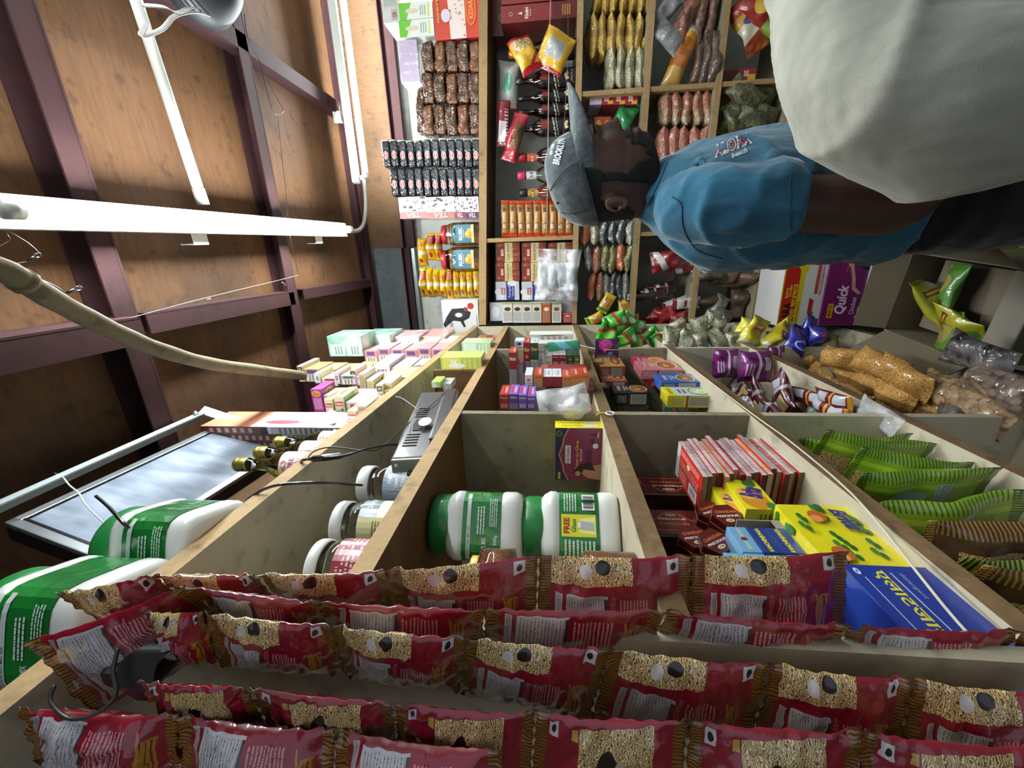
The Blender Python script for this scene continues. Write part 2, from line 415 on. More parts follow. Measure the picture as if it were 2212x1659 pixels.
tc_, td = V((.372, 2.06, 2.492)), V((1.572, 2.06, 2.485))
tube_light('tube_light', tc_, td, (0, -.35, 1), 'bare tube light across the far end of the room above the shelves', (-.28,))
tube_light('tube_light', V((.95, .1, 2.5)), V((.95, 1.3, 2.5)), (0, 0, 1), 'third bare tube light, out of the picture on the far side of the aisle', (-.3, .3))
pvc = flat('9fa196', .5, name='pvc')
mb = MB().tube(spline([onZ(786, 388, 2.52), onZ(790, 440, 2.53), onZ(786, 480, 2.53), onZ(775, 497, 2.52), onZ(760, 499, 2.5)], 6), .009, pvc, 10)
obj('conduit_pipe', mb, label='thin white conduit bent between the ends of the two tube lights', cat='pipe')
mb = MB(); a, b = onZ(284, -30, 2.585), onZ(436, 432, 2.585)
mb.tube([a, b], .0135, pvc, 14).tube([b-(b-a).normalized()*.03, b+(b-a).normalized()*.012], .0155, pvc, 14)
obj('conduit_pipe', mb, label='thick white plastic pipe crossing the plywood ceiling and ending above the near tube', cat='pipe')
# old pole leaning down to the boxes
mb = MB(); pts = [at(-60, 560, .5), at(20, 590, .53), at(120, 650, .6), at(240, 712, .7), at(340, 754, .8), at(450, 785, .95), at(560, 800, 1.12), at(655, 812, 1.3)]
old = wood('8f866a', '74694e', '3c3424', sc=(20, 20, 20), stain=.6, rough=.8, name='aged_pole')
sp = spline(pts, 6); mb.tube(sp, .0145, old, 12, rs=[.0155+.0006*math.sin(i*1.3) for i in range(len(sp))])
mb.tube([pts[1]+(pts[2]-pts[1])*.2, pts[1]+(pts[2]-pts[1])*.32], .0185, old, 12)
obj('pole', mb, label='long weathered pale pole sagging from the ceiling down towards the boxed spices', cat='pole')
# ---------------------------------------------------------------- screen and its angle-iron frame
A, C_ = at(8, 1130, 1), at(228, 1215, 1)
XA, XC = -.42, -.475
A, B, C_, D = onX(8, 1130, XA), onX(500, 905, XA), onX(228, 1215, XC), onX(627, 937, XC)
D = C_+(B-A)*1.0
nrm = (C_-A).cross(B-A).normalized(); nrm = nrm if nrm.x > 0 else -nrm
tx, ty = (B-A).normalized(), (A-C_).normalized(); ctr = (A+B+C_+D)/4; Wd, Ht = (B-A).length, (A-C_).length
scr = bpy.data.objects.new('television', None); COL.objects.link(scr); scr.location = ctr
tag(scr, 'flat screen with thin silver frame tilted down under the ceiling behind the oil bottles', 'television')
T = MX(((tx.x, ty.x, nrm.x, 0), (tx.y, ty.y, nrm.y, 0), (tx.z, ty.z, nrm.z, 0), (0, 0, 0, 1)))
def screen_m():
    g = G('screen_glass'); c = g.co(); a = g.noise(g.mp(c, (3, 9, 3)), 3, 4)
    return g.set(col=g.mix(g.ramp_f(a, .35, .7), hx('78828f'), hx('a2acba')), rough=g.ma('MULTIPLY_ADD', a, .16, .06), coat=1., crough=.05, spec=.9)  # silver-blue reflection painted into the base colour, over what is a dark screen
obj('housing', MB().box((0, 0, -.022), (Wd, Ht, .034), flat('0c0c0e', .35), T, .004), scr)
fr = MB()
for (cx, cy, sx_, sy_) in ((0, Ht/2-.008, Wd, .016), (0, -Ht/2+.008, Wd, .016), (Wd/2-.006, 0, .012, Ht), (-Wd/2+.008, 0, .016, Ht)): fr.box((cx, cy, -.003), (sx_, sy_, .01), flat('a9aeb0', .3, .85), T, .002)
obj('bezel', fr, scr)
obj('screen', MB().box((0, 0, -.002), (Wd-.02, Ht-.02, .004), screen_m(), T), scr)
obj('screen_edge', MB().box((0, Ht/2-.018, .001), (Wd-.03, .004, .003), flat('080c14', .3), T).box((-Wd/2+.018, 0, .001), (.004, Ht-.03, .003), flat('080c14', .3), T), scr)
alum = flat('c4d0d0', .45, .2, name='angle_iron')
fe = bpy.data.objects.new('angle_frame', None); COL.objects.link(fe); a, b, c2 = onX(-40, 1098, -.395), onX(430, 891, -.395), onX(640, 962, -.45); fe.location = b
tag(fe, 'pale metal angle-iron frame holding the screen under the ceiling', 'frame')
def angle(mb, p, q, s1, s2, wd=.028, th=.003):
    t = (q-p).normalized(); L = (q-p).length; s1 = (V(s1)-t*V(s1).dot(t)).normalized(); s2 = t.cross(s1)*(1 if t.cross(s1).dot(V(s2)) > 0 else -1)
    T = MX.Translation((p+q)/2) @ MX(((t.x, s1.x, s2.x, 0), (t.y, s1.y, s2.y, 0), (t.z, s1.z, s2.z, 0), (0, 0, 0, 1)))
    mb.box((0, wd/2, 0), (L, wd, th), alum, T); mb.box((0, 0, wd/2), (L, th, wd), alum, T); return mb
for nm, p, q in (('top_rail', a, b), ('end_rail', b+V((0, .0, .0)), c2)):
    o = obj(nm, angle(MB(), p-b, q-b, (0, 0, -1), (-1, 0, 0), .022), fe)
obj('bolt', MB().lathe([(.007, 0), (.007, .006), (.004, .006), (.004, .012)], galv, 6, MX.Translation((.0, -.02, -.01)) @ MX.Rotation(PI/2, 4, 'Y')), fe)
wb = MB().box((0, 0, 0), (.05, .07, .03), wood('9a7440', '77552c', '3c2812', name='offcut'), None, .002)
o = obj('wood_block', wb, loc=onX(396, 880, -.41)+V((-.02, 0, 0)), label='short offcut of wood bolted between the ceiling beam and the screen frame', cat='wood block')
obj('corner_bracket', MB().box((.028, -.01, .012), (.003, .03, .03), galv, None, .001).box((.028, .0, 0), (.004, .045, .02), galv, None, .001).lathe([(.006, 0), (.006, .004)], flat('d5d5d5', .3, .6), 12, MX.Translation((.03, .015, 0)) @ MX.Rotation(PI/2, 4, 'Y')).lathe([(.006, 0), (.006, .004)], flat('d5d5d5', .3, .6), 12, MX.Translation((.03, -.012, -.002)) @ MX.Rotation(PI/2, 4, 'Y')), o)
# ---------------------------------------------------------------- shelving
edge = wood('8d7350', '5c452c', '241a10', sc=(20, 20, 20), stain=.7, name='raw_board_edge')
edgeL = wood('b79a70', '94774d', '4a3a22', sc=(20, 40, 20), stain=.5, name='pale_board_edge')
cream = wood('c9c0a6', 'b8ae95', '6a6050', sc=(3, 3, 3), stain=.45, rough=.6, name='cream_laminate')
under = wood('6f4f2e', '553a20', '2c1e10', sc=(3, 20, 3), stain=.5, name='bare_ply')
greyb = wood('968e74', '7f7760', '3f3a2c', sc=(3, 3, 6), stain=.8, name='grimy_laminate')
XF, XB, YN, YE = -.35, -.69, .30, 2.0
LB = {1: 2.045, 2: 1.835, 3: 1.487, 4: 1.165, 5: .877, 6: .62, 7: .33}      # tops of the boards of the side unit
def shelf_board(root, x0, x1, y0, y1, top, th, mt, mu, me_, slope=None, nm='shelf_board', axis='x'):
    """board whose skin differs on top, underneath and on its cut front edge"""
    z = slope or (lambda x, y: top)
    vs = [V((x, y, z(x, y)-k)) for k in (th, 0) for x, y in ((x0, y0), (x1, y0), (x1, y1), (x0, y1))]
    fs = [(3, 2, 1, 0), (4, 5, 6, 7), (0, 1, 5, 4), (1, 2, 6, 5), (2, 3, 7, 6), (3, 0, 4, 7)]
    return obj(nm, mk(nm, [v-root.location for v in vs], fs, [mu, mt, me_], [0, 1, 2, 2, 2, 2]), root)
su = bpy.data.objects.new('shelf_unit', None); COL.objects.link(su); su.location = (XF, 1.1, 0)
tag(su, 'open wooden shelf unit with cream lining along the side wall beside the camera', 'shelf unit')
B1 = lambda x, y: 2.075-.046*(y-.3)
Z1 = lambda y: B1(0, y)
for k, z in LB.items():
    if k == 1: shelf_board(su, XB, XF, .17, YE, z, .027, cream, cream, edgeL, B1)
    else: shelf_board(su, XB, XF, YN, YE, z, .027, cream, under, edgeL if k < 3 else edge)
def panel(x0, x1, y, z0, z1, th=.018, nm='divider', m=None, mf=None):
    mb = MB().box((((x0+x1)/2, y+th/2, (z0+z1)/2)-su.location) if False else V(((x0+x1)/2, y+th/2, (z0+z1)/2))-su.location, (x1-x0, th, z1-z0), m or greyb)
    return obj(nm, mb, su)
Y1, Y2 = .838, 1.475
for yy in (Y1, Y2):
    for k in (2, 3, 4, 5, 6): panel(XB, XF-.002, yy, LB[k+1], LB[k]-.027, m=[0, 0, greyb, greyb, cream, cream, cream][k])
panel(XB, XF-.01, 1.22, LB[2], 1.985, m=under)
for k in (2, 3, 4, 5, 6): panel(XB, XF-.002, YE-.02, LB[k+1], LB[k]-.027, m=cream, nm='end_panel')
panel(XB, XF-.002, YE-.02, LB[2], Z1(2)-.027, m=cream, nm='end_panel')
panel(XB, XF+.001, .285, 0, Z1(.3)-.027, th=.016, nm='end_panel', m=cream)
obj('back_panel', MB().box(V((XB-.005, 1.1, 1.03))-su.location, (.008, 1.8, 2.04), cream), su)

bu = bpy.data.objects.new('shelf_unit', None); COL.objects.link(bu); bu.location = (.6, 2.0, 0)
tag(bu, 'tall open wooden shelf unit across the far end wall behind the man', 'shelf unit')
ZA = lambda x, y=0: 1.945-.057*(x+.0)
BX0, BX1, BY0, BY1 = -.345, 1.68, 2.0, 2.31
BB = {'B': 1.49, 'C': 1.207, 'D': .919, 'E': .632, 'F': .33}
shelf_board(bu, BX0, BX1, BY0, BY1, 0, .036, cream, under, edgeL, ZA)
for z in BB.values(): shelf_board(bu, BX0, BX1, BY0, BY1, z, .024, greyb, under, edgeL)
def bdiv(x, z0, z1, m=None): obj('divider', MB().box(V((x, 2.155, (z0+z1)/2))-bu.location, (.018, .3, z1-z0), m or edgeL), bu)
bdiv(onY(1150, 516, 2.0).x, BB['B'], ZA(.05)-.036)
xd = onY(1400, 192, 2.0).x
bdiv(xd, BB['C'], BB['B']-.024); bdiv(xd, BB['D'], BB['C']-.024); bdiv(xd, BB['E'], BB['D']-.024)
xe2 = onY(1400, 505, 2.0).x
bdiv(xe2, BB['D'], BB['C']-.024)
bdiv(1.2, BB['B'], ZA(1.2)-.036)
# ---------------------------------------------------------------- goods on the side unit
ORD = ['lowest', 'second', 'third', 'fourth', 'fifth', 'sixth', 'seventh', 'eighth', 'ninth', 'tenth', 'eleventh', 'twelfth', 'thirteenth', 'fourteenth', 'fifteenth', 'sixteenth', 'seventeenth', 'eighteenth', 'nineteenth', 'twentieth']
def spanY(x0, x1, y0, y1, Y):
    xm, ym = (x0+x1)/2, (y0+y1)/2
    return onY(xm, y1, Y).x, onY(xm, y0, Y).x, onY(x1, ym, Y).z, onY(x0, ym, Y).z
def boxY(name, label, r, Y, d, m, pr=None, group=None, cat='box', z0=None, sides=(), bev=.0012, prn='printed_label', prl=None):
    """box whose camera side fills picture box r=(x0,x1,y0,y1) on the plane Y"""
    X0, X1, Za, Zb_ = spanY(*r, Y)
    if z0 is not None: Za = z0
    w_, h_ = X1-X0, Zb_-Za
    o = carton(name, w_, d, h_, m, label, cat, group, bev, sides); o.location = ((X0+X1)/2, Y+d/2, Za)
    if pr:
        for side, fn in pr.items():
            P = Print(*{'f': (w_, h_), 'r': (d, h_), 't': (w_, d), 'l': (d, h_)}[side]); fn(P); P.build(prn, o, face(w_, d, h_, side), prl)
    return o
def boxX(name, label, p, q, X, t, m, pr=None, group=None, cat='box', z0=None, sides=(), bev=.0012):
    """box whose aisle side runs from picture point p (near, top) to q (far, bottom) on the plane X"""
    a, b = onX(*p, X), onX(*q, X); Y0, Y1_, Z0, Z1_ = min(a.y, b.y), max(a.y, b.y), min(a.z, b.z), max(a.z, b.z)
    if z0 is not None: Z0 = z0
    d, h_ = Y1_-Y0, Z1_-Z0
    o = carton(name, t, d, h_, m, label, cat, group, bev, sides); o.location = (X-t/2, (Y0+Y1_)/2, Z0)
    if pr:
        for side, fn in pr.items():
            P = Print(*{'f': (t, h_), 'r': (d, h_), 't': (t, d)}[side]); fn(P); P.build('printed_label', o, face(t, d, h_, side))
    return o
# ---- big green and white tubs of drink powder
lidg = flat('1f7a3a', .35, coat=.4, name='green_lid'); tubw = flat('d9dcd6', .3, coat=.6, name='white_tub'); foilg = film('0f7d2e', '0a5a20', .28, .35, 14)
def tub(kind):
    s_ = .158/.158
    o = bpy.data.objects.new('drink_powder_tub', None); COL.objects.link(o); tag(o, 'x', 'tub', 'green and white drink powder tubs')
    obj('body', MB().lathe([(.044, 0), (.053, .004), (.0565, .012), (.0565, .03), (.0545, .034), (.0545, .1), (.0565, .103), (.0565, .112), (.051, .122), (.045, .127)], tubw, 40, sq=3), o)
    obj('lid', MB().lathe([(.0495, .124), (.051, .127), (.051, .150), (.048, .1575), (.03, .1575), (.0, .1575)], lidg, 40, cap=False), o)
    fn = cyl(.0552, .035, -PI/2, 3)
    P = Print(2*PI*.0552, .063); P.rect(-.5, 0, .5, 1, foilg, 40); lb = P.build('foil_sleeve', o, lambda x, y, e: fn(x, y, e))
    P = Print(.095, .063)
    if kind == 0:
        P.rect(.02, .78, .98, .88, 'c8d2cc', 12).text('BATCH NO  MFG  EXP', .3, .83, .05, '2a4a36', fit=.4)
        P.text('DRINK MIX', .2, .42, .12, 'dfeee2', fit=.26).lines(.38, .4, .8, .62, 3, 'cfe4d2').poly([(.05, .1), (.16, .14), (.14, .3), (.05, .3)], 'b9cf6a').text('500g', .3, .12, .1, 'e6f0e6', fit=.14).lines(.5, .08, .9, .3, 4, 'bcd9c2', 4)
    else:
        P.rect(.32, .08, .66, .95, 'e3e02c', 8).poly([(.36, .1), (.62, .1), (.6, .5), (.38, .5)], 'f6f29a').text('FREE', .49, .82, .15, 'b3271e', fit=.24, bold=.04).text('Glass', .49, .64, .12, '3b6b2a', fit=.2)
        P.poly([(.42, .12), (.54, .14), (.56, .5), (.44, .52)], 'b9c2c0').ell(.5, .5, .05, .04, 'eef2f0').lines(.03, .1, .28, .9, 8, 'cfe6d2', 2).lines(.7, .55, .96, .9, 5, 'cfe6d2', 5)
        P.bars(.72, .1, .94, .42)
    P.build('label_print', o, lambda x, y, e: fn(x-.0475, y, e+.0008)); return o
tA, tB = tub(0), tub(1)
def set_tub(t_, loc, rz, label): return put(t_, loc, (0, 0, rz), label)
set_tub(tB, (-.452, .572, LB[3]), .75, 'green and white powder tub with yellow free-glass panel, lower of the stacked pair')
tA2 = set_tub(tA, (-.452, .572, LB[3]+.158), .62, 'green and white powder tub standing on top of another tub, its lid under the board')
set_tub(tA, (-.388, .425, Z1(.425)), .35, 'green and white powder tub on the top board beside the oil bottles')
set_tub(tA, (-.388, .302, Z1(.302)), .35, 'green and white powder tub on the top board, nearest the camera')
# ---- oil bottles on the top board
glass = clear('e9efe4', .02); oil = clear('c9cc8a', .05, 1.4, 'oil'); gold = flat('9c8d45', .35, .8, name='gold_cap')
def oil_bottle():
    o = bpy.data.objects.new('oil_bottle', None); COL.objects.link(o); tag(o, 'x', 'bottle', 'oil bottles in front of the screen')
    obj('glass_body', MB().lathe([(.0, 0), (.024, 0), (.027, .004), (.027, .085), (.024, .1), (.0135, .118), (.0115, .125), (.0115, .165), (.0125, .167), (.0125, .172)], glass, 28), o)
    obj('oil_fill', MB().lathe([(.0, .003), (.0255, .005), (.0255, .085), (.0225, .099), (.0122, .117), (.0102, .125), (.0102, .14), (.0, .14)], oil, 24, cap=False), o)
    obj('screw_cap', MB().lathe([(.0138, .163), (.0142, .165), (.0142, .178), (.0138, .1795), (.0142, .181), (.0142, .187), (.012, .190), (.0, .190)], gold, 30, cap=False), o)
    fn = cyl(.0272, .02); P = Print(.1, .062); P.rect(0, 0, 1, 1, 'd9b9c4', 16).rect(.02, .06, .98, .94, 'ead3da', 12).text('PURE', .5, .62, .16, '7a1f35', fit=.3).text('MUSTARD OIL', .5, .4, .14, '7a1f35', fit=.5).ell(.5, .84, .1, .08, 'b5812a').lines(.08, .08, .92, .28, 4, 'a8506a')
    P.build('label', o, lambda x, y, e: fn(x-.05, y, e)); return o
ob = oil_bottle()
for i, (px_, py_, X) in enumerate([(512, 1003, -.405), (556, 978, -.41), (598, 955, -.42), (632, 935, -.43)]):
    p = onX(px_, py_, X); z = Z1(p.y); k = (p.z-z)/.188
    put(ob, (X, p.y, z), (0, 0, [.5, .2, .7, .9][i]), 'gold-capped oil bottle with pink label, ' + ['nearest the green tub', 'second from the green tub', 'third from the green tub', 'nearest the upright brown and grey cartons'][i], scale=(min(k, 1.05), min(k, 1.05), k))
# ---- spice cartons heaped on the top board
def pn(col, t, tc, bg=None):
    def f(P):
        if bg: P.rect(.0, .55, 1, 1, bg)
        P.text(t, .5, .75 if bg else .5, .2, tc, fit=.6); P.lines(.12, .08, .88, .42, 4, tc)
    return f
for i in range(4):
    yy = 857+i*17.5; a = onX(553+i*4, yy, -.40); thick = .0205
    X = -.405-thick*i-.002*i; z0 = Z1(.93); h_ = a.z-z0
    o = carton('spice_carton', thick, .10, h_, flat('c9c4c8', .5, coat=.4), ['brown and grey spice carton on edge beside the oil bottles, the aisle-most of four', 'brown and grey spice carton on edge, second in from the aisle', 'flat brown and grey spice carton on edge, third of four behind the oil bottles', 'flat brown and grey spice carton on edge, innermost of the four behind the oil bottles'][i], 'box', 'spice cartons on edge by the oil bottles')
    o.location = (X-thick/2, .865+.05+.003*i, z0)
    P = Print(thick, h_); P.rect(0, .62, 1, 1, '5d2b22').rect(0, .6, 1, .64, '1c1414').lines(.2, .68, .8, .96, 6, 'c9a08a', i).rect(.05, .08, .95, .58, '9a9a98').lines(.12, .12, .88, .54, 14, '5a5a5a', i).rect(.1, .02, .4, .07, '6b2c2c'); P.build('printed_label', o, face(thick, .10, h_, 'f'))
    if i == 0:
        P = Print(.10, h_); P.rect(0, 0, 1, 1, 'e2c9cf').rect(.0, .7, 1, 1, 'c98a6a').ell(.4, .35, .2, .2, 'c9808c').ell(.6, .5, .2, .15, 'e9dfe2').ell(.3, .55, .12, .1, '8e4a56').lines(.1, .08, .6, .2, 3, 'a8506a'); P.build('front_print', o, face(thick, .10, h_, 'r'))
def lay(name, label, px_, py_, X, dz, dx, dy, m, f_=None, r_=None, t_=None, group=None, b_=None):
    """carton lying down: picture point of its near, upper, aisle-side corner on the plane X"""
    a = onX(px_, py_, X); o = carton(name, dx, dy, dz, m, label, 'box', group); o.location = (X-dx/2, a.y+dy/2, a.z-dz)
    for s_, fn, wh in (('f', f_, (dx, dz)), ('r', r_, (dy, dz)), ('t', t_, (dx, dy))):
        if fn: P = Print(*wh); fn(P); P.build('printed_label', o, face(dx, dy, dz, s_))
    if b_: P = Print(dx, dy); b_(P); P.build('front_print', o, lambda x, y, e: V((x-dx/2, dy/2-y, -e)))
    return o
def shanf(P): P.rect(0, 0, 1, 1, 'a0207c').ell(.86, .5, .1, .42, 'd8a23a').text('Shan', .86, .5, .12, '8a1a1a', rot=-90, fit=.6).lines(.35, .12, .72, .88, 5, 'e6b8d8')
def shanb(P): P.rect(0, 0, 1, 1, '8f1a70').ell(.8, .45, .14, .3, 'd8a23a').text('Shan', .8, .45, .16, '7a1414', rot=90, fit=.45)
def natf(P): P.rect(0, 0, 1, 1, 'cfc5a2').rect(.72, .06, .86, .94, 'b3241e').text('National', .79, .5, .08, 'f2ead8', rot=-90, fit=.75).lines(.1, .1, .6, .9, 7, '8a8468').ell(.6, .3, .04, .12, '3a3a3a')
def natb(P): P.rect(0, 0, 1, 1, 'c8b96a').rect(.0, .3, 1, 1, '6f9a2a').rect(.35, .05, .75, .8, 'b3241e').text('National', .55, .42, .16, 'f6efe0', rot=90, fit=.66, bold=.03)
def natt(P): P.rect(0, 0, 1, 1, 'e9ead9').rect(0, .45, 1, 1, '7fc23a').ell(.5, .75, .3, .2, 'c8402c').lines(.1, .1, .9, .4, 4, '9a9a8a')
pk = [('magenta spice carton with gold oval lying on the top board above the oil bottles', 670, 841, -.37, .033, .1, .08, flat('a82a84', .4, coat=.5), shanf, None, shanb),
      ('cream and red spice carton lying just under the magenta one, its end plain', 700, 863, -.38, .024, .085, .08, flat('cfc5a2', .45, coat=.4), natf, natt, natb),
      ('cream, green and red spice carton with big red label, lying two below the magenta one', 721, 858, -.372, .028, .095, .09, flat('d9d0ae', .45, coat=.4), natf, natt, natb),
      ('cream spice carton with small red label, lowest and set back under the magenta one', 749, 889, -.39, .025, .06, .07, flat('cfc5a2', .45, coat=.4), natf, natt, natb),
      ('cream and green spice carton lying at the board edge beside the black cable', 772, 878, -.362, .024, .04, .08, flat('cfc5a2', .45, coat=.4), natf, natt, natb)]
for l, a, b, X, dz, dx, dy, m, f_, r_, bb in pk: lay('spice_carton', l, a, b, X, dz, dx, dy, m, f_, r_, None, 'loose spice cartons on the top board', bb)
def imf(P): P.rect(0, 0, 1, 1, 'cdc39c').rect(.6, .06, .94, .94, '3b3a2a').ell(.77, .5, .1, .3, '9a8f60').lines(.1, .1, .5, .9, 6, '7a7458')
def imr(P): P.rect(0, 0, 1, 1, 'dcd9cc').lines(.08, .2, .92, .8, 3, '8f8a80')
def barf(P): P.rect(0, 0, 1, 1, 'd6d4d2').bars(.2, .1, .8, .9, vert=False).lines(.1, .02, .15, .9, 2, '666666')
small = [(641, 791, -.375, .02, .06, .12, 0, 'under the pole'), (678, 807, -.375, .02, .035, .09, 1, 'behind the pole end'), (720, 805, -.37, .018, .04, .09, 1, 'in the middle of the heap'), (755, 800, -.365, .02, .06, .09, 0, 'tallest of the middle ones'),
         (774, 808, -.362, .019, .06, .09, 2, 'next to the tallest middle one'), (793, 822, -.36, .018, .055, .09, 2, 'between middle and edge'), (812, 832, -.36, .019, .05, .085, 0, 'second from the board edge'), (831, 828, -.36, .02, .06, .09, 2, 'nearest the board edge')]
for px_, py_, X, dz, dx, dy, k, wh in small:
    lay('spice_carton', 'small cream spice carton in the top board heap, ' + wh, px_, py_, X, dz, dx, dy, flat('cfc6a4', .45, coat=.4), [imf, barf, lambda P: (P.rect(0, 0, 1, 1, 'c9bc8a'), P.lines(.1, .1, .9, .9, 7, '7a7040'))][k], imr, None, 'small cream spice cartons on the top board')
lay('spice_carton', 'large white carton with barcode lying at the edge of the top board', 808, 788, -.36, .055, .06, .16, flat('cfd1d0', .4, coat=.4), barf, lambda P: (P.rect(0, 0, 1, 1, 'e4e6e6'), P.lines(.08, .1, .92, .9, 8, 'a9acad')), None)
def stackfill(label, X0, X1, Ya, Yb_, m, top, cat='box', nm='spice_carton', pr=None):
    z0 = Z1((Ya+Yb_)/2); o = carton(nm, X1-X0, Yb_-Ya, top-z0, m, label, cat); o.location = ((X0+X1)/2, (Ya+Yb_)/2, z0)
    if pr: P = Print(X1-X0, top-z0); pr(P); P.build('printed_label', o, face(X1-X0, Yb_-Ya, top-z0, 'f'))
    return o
stackfill('lilac carton lying under the loose spice cartons on the top board', -.50, -.40, 1.04, 1.16, flat('9a86b4', .4, coat=.5), Z1(1.1)+.10)
stackfill('orange and white carton at the back of the loose spice cartons', -.52, -.37, 1.18, 1.30, flat('c9a888', .4, coat=.5), Z1(1.2)+.11)
# wrapped tea cartons further down the top board
def wrapped(name, label, r, Y, d, c1, c2, n=2, vert=False):
    o = boxY(name, label, r, Y, d, film(c1, c2, .3, .3, 12), None, 'film-wrapped cartons at the far end of the top board', z0=None)
    X0, X1, Za, Zb_ = spanY(*r, Y); w_, h_ = X1-X0, Zb_-Za; P = Print(w_, h_)
    for i in range(n): P.rect(.04, .04+i*.96/n, .6, .92/n+i*.96/n, 'c8d4d0' if c1 < '8' else 'ded4d8').lines(.1, .1+i*.96/n, .5, .7/n+i*.96/n, 3, '6a8a80' if c1 < '8' else 'a86a78', i)
    P.build('printed_label', o, face(w_, d, h_, 'f')); return o
jar_m = clear('dfe3dc', .05)
wrapped('wrapped_carton', 'green carton in clear film on the top board, nearer to the pole', (709, 782, 726, 770), 1.50, .14, '5fae88', 'dcebe2')
wrapped('wrapped_carton', 'green carton in clear film on the top board beside the end wall', (780, 845, 724, 768), 1.62, .16, '5fae88', 'd0e6da')
wrapped('wrapped_carton', 'pink and white carton in clear film on the top board behind the white carton', (846, 906, 727, 762), 1.66, .16, 'c98f8e', 'eadedd')
wrapped('wrapped_carton', 'salmon pink carton in clear film at the far end of the top board', (908, 962, 727, 756), 1.70, .2, 'dc8f86', 'e7b3aa')
wrapped('wrapped_carton', 'pale wrapped carton lying low at the very end of the top board', (962, 1003, 724, 735), 1.86, .1, 'c9c6c0', 'd9d6d0', 1)
# the piles the loose ones lie on, carton on carton from the board up
pal = ['cfc6a4', 'b9a0b0', 'c98f8e', 'd0d0cc', '8e9a6a', 'a88c60']; bpy.context.view_layer.update(); cnt = 0
for o in [q for q in COL.objects if q.get('group') in ('loose spice cartons on the top board', 'small cream spice cartons on the top board', 'film-wrapped cartons at the far end of the top board') or 'large white carton' in str(q.get('label'))]:
    d = o.dimensions; zb_ = o.location.z; y_ = o.location.y; z0 = Z1(y_-d.y/2)+.0005; n = int((zb_-z0)/.055); x_ = min(o.location.x-.012, XF-.004-d.x*.42)
    if zb_-z0 < .03: continue
    n = max(n, 1); h_ = (zb_-z0)/n; cnt += 1; c = pal[cnt % 6]
    for k in range(n):
        q = carton('spice_carton', d.x*.84, d.y*.9, h_*.985, flat(c, .45, coat=.4), 'printed carton, %s up, under the one %s' % (['first', 'second', 'third', 'fourth', 'fifth', 'sixth', 'seventh', 'eighth', 'ninth'][k], ' '.join(o['label'].split(', ')[-1].split()[-8:])), 'box', 'cartons piled under the loose ones on the top board')
        q.location = (x_+.004*math.sin(k*2.1), y_, z0+k*h_); P = Print(d.x*.84, h_*.985); P.rect(.06, .1, .6, .9, 'dcd8cc').lines(.1, .2, .56, .8, 3, '7a7466', k).rect(.7, .2, .92, .8, ['a83a34', '4a7a4a', '6a4a8a'][cnt % 3]); P.build('printed_label', q, face(d.x*.84, d.y*.9, h_*.985, 'f'))
p = onY(752, 757, 1.36)
jo = bpy.data.objects.new('lidded_jar', None); COL.objects.link(jo); zj = Z1(1.36); jo.location = (-.372, 1.30, zj+.037); tag(jo, 'clear jar with olive brown lid lying on its side before the green carton', 'jar')
hz = .07; jo.rotation_euler = (0, PI/2, 0); jo.location.x = -.372-hz
obj('jar_body', MB().lathe([(.028, 0), (.034, .006), (.034, hz-.03), (.03, hz-.015)], jar_m, 24), jo); obj('jar_lid', MB().lathe([(.037, hz-.022), (.038, hz-.02), (.038, hz-.002), (.036, hz), (0, hz)], flat('6b6450', .5), 28, cap=False), jo)
# spread pale wraps at the near end of the heap
obj('plastic_wrap', pillow('plastic_wrap', .16, .06, .02, film('d9a9b8', 'ece4e6', .25, .7, 20), 5, .02, wr=.5), loc=(-.47, .96, Z1(.95)+.17), rot=(1.2, .1, 1.45), label='torn pink plastic wrap draped over the upright brown cartons', cat='wrap')

# ---- second compartment row: jars, amplifier and packets on the board above eye level
Z2 = LB[2]
def spice_jar(nm, lidm, fill, r=.034, h=.115, lab=None, label=None, group=None, cat='jar'):
    o = bpy.data.objects.new(nm, None); COL.objects.link(o); tag(o, label, cat, group)
    obj('jar_body', MB().lathe([(r*.85, 0), (r, .006), (r, h*.62), (r*.93, h*.72), (r*.8, h*.8), (r*.8, h*.84)], jar_m, 28), o)
    obj('contents', MB().lathe([(r*.8, .003), (r*.94, .008), (r*.94, h*.6), (0, h*.62)], fill, 24, cap=False), o)
    obj('jar_lid', MB().lathe([(r*.9, h*.83), (r*.97, h*.845), (r*.97, h*.97), (r*.93, h), (0, h)], lidm, 28, cap=False), o)
    if lab: fn = cyl(r*1.01, h*.1); P = Print(2*r*1.5, h*.5); lab(P); P.build('label', o, lambda x, y, e: fn(x-r*1.5, y, e))
    return o
wl = flat('d5d6d2', .4, coat=.3)
def l1(P): P.rect(0, 0, 1, 1, '9db4c6', 14).poly([(.0, 0), (.3, .45), (.45, .3), (.6, .5), (1, .05), (1, 0)], '46525e').poly([(.3, .15), (.5, .05), (.72, .15), (.76, .8), (.5, .98), (.26, .8)], 'a02a26').text('NMU', .5, .8, .12, 'f2e8d8', fit=.2).text('TIMMUR KO', .5, .6, .1, 'f2e8d8', fit=.36).text('CHHOP', .5, .42, .12, 'f2e8d8', fit=.3).text('SPICE BLEND', .5, .24, .07, 'e2b84a', fit=.34)
def l2(P): P.rect(0, 0, 1, 1, 'd8d4a0', 14).rect(.5, .5, 1, 1, '5f7486', 8).poly([(.05, .9), (.3, 1), (.5, .7), (.3, .6)], '6a8a48').lines(.08, .1, .45, .6, 6, '7a7a50').text('CHHOP', .75, .75, .14, 'f0f0e8', fit=.3)
def l3(P): P.rect(0, 0, 1, 1, '8a2f3c', 14).lines(.1, .1, .9, .9, 6, 'e0b8b8')
dark = grain('4a3c30', '6b5a48', 260); 
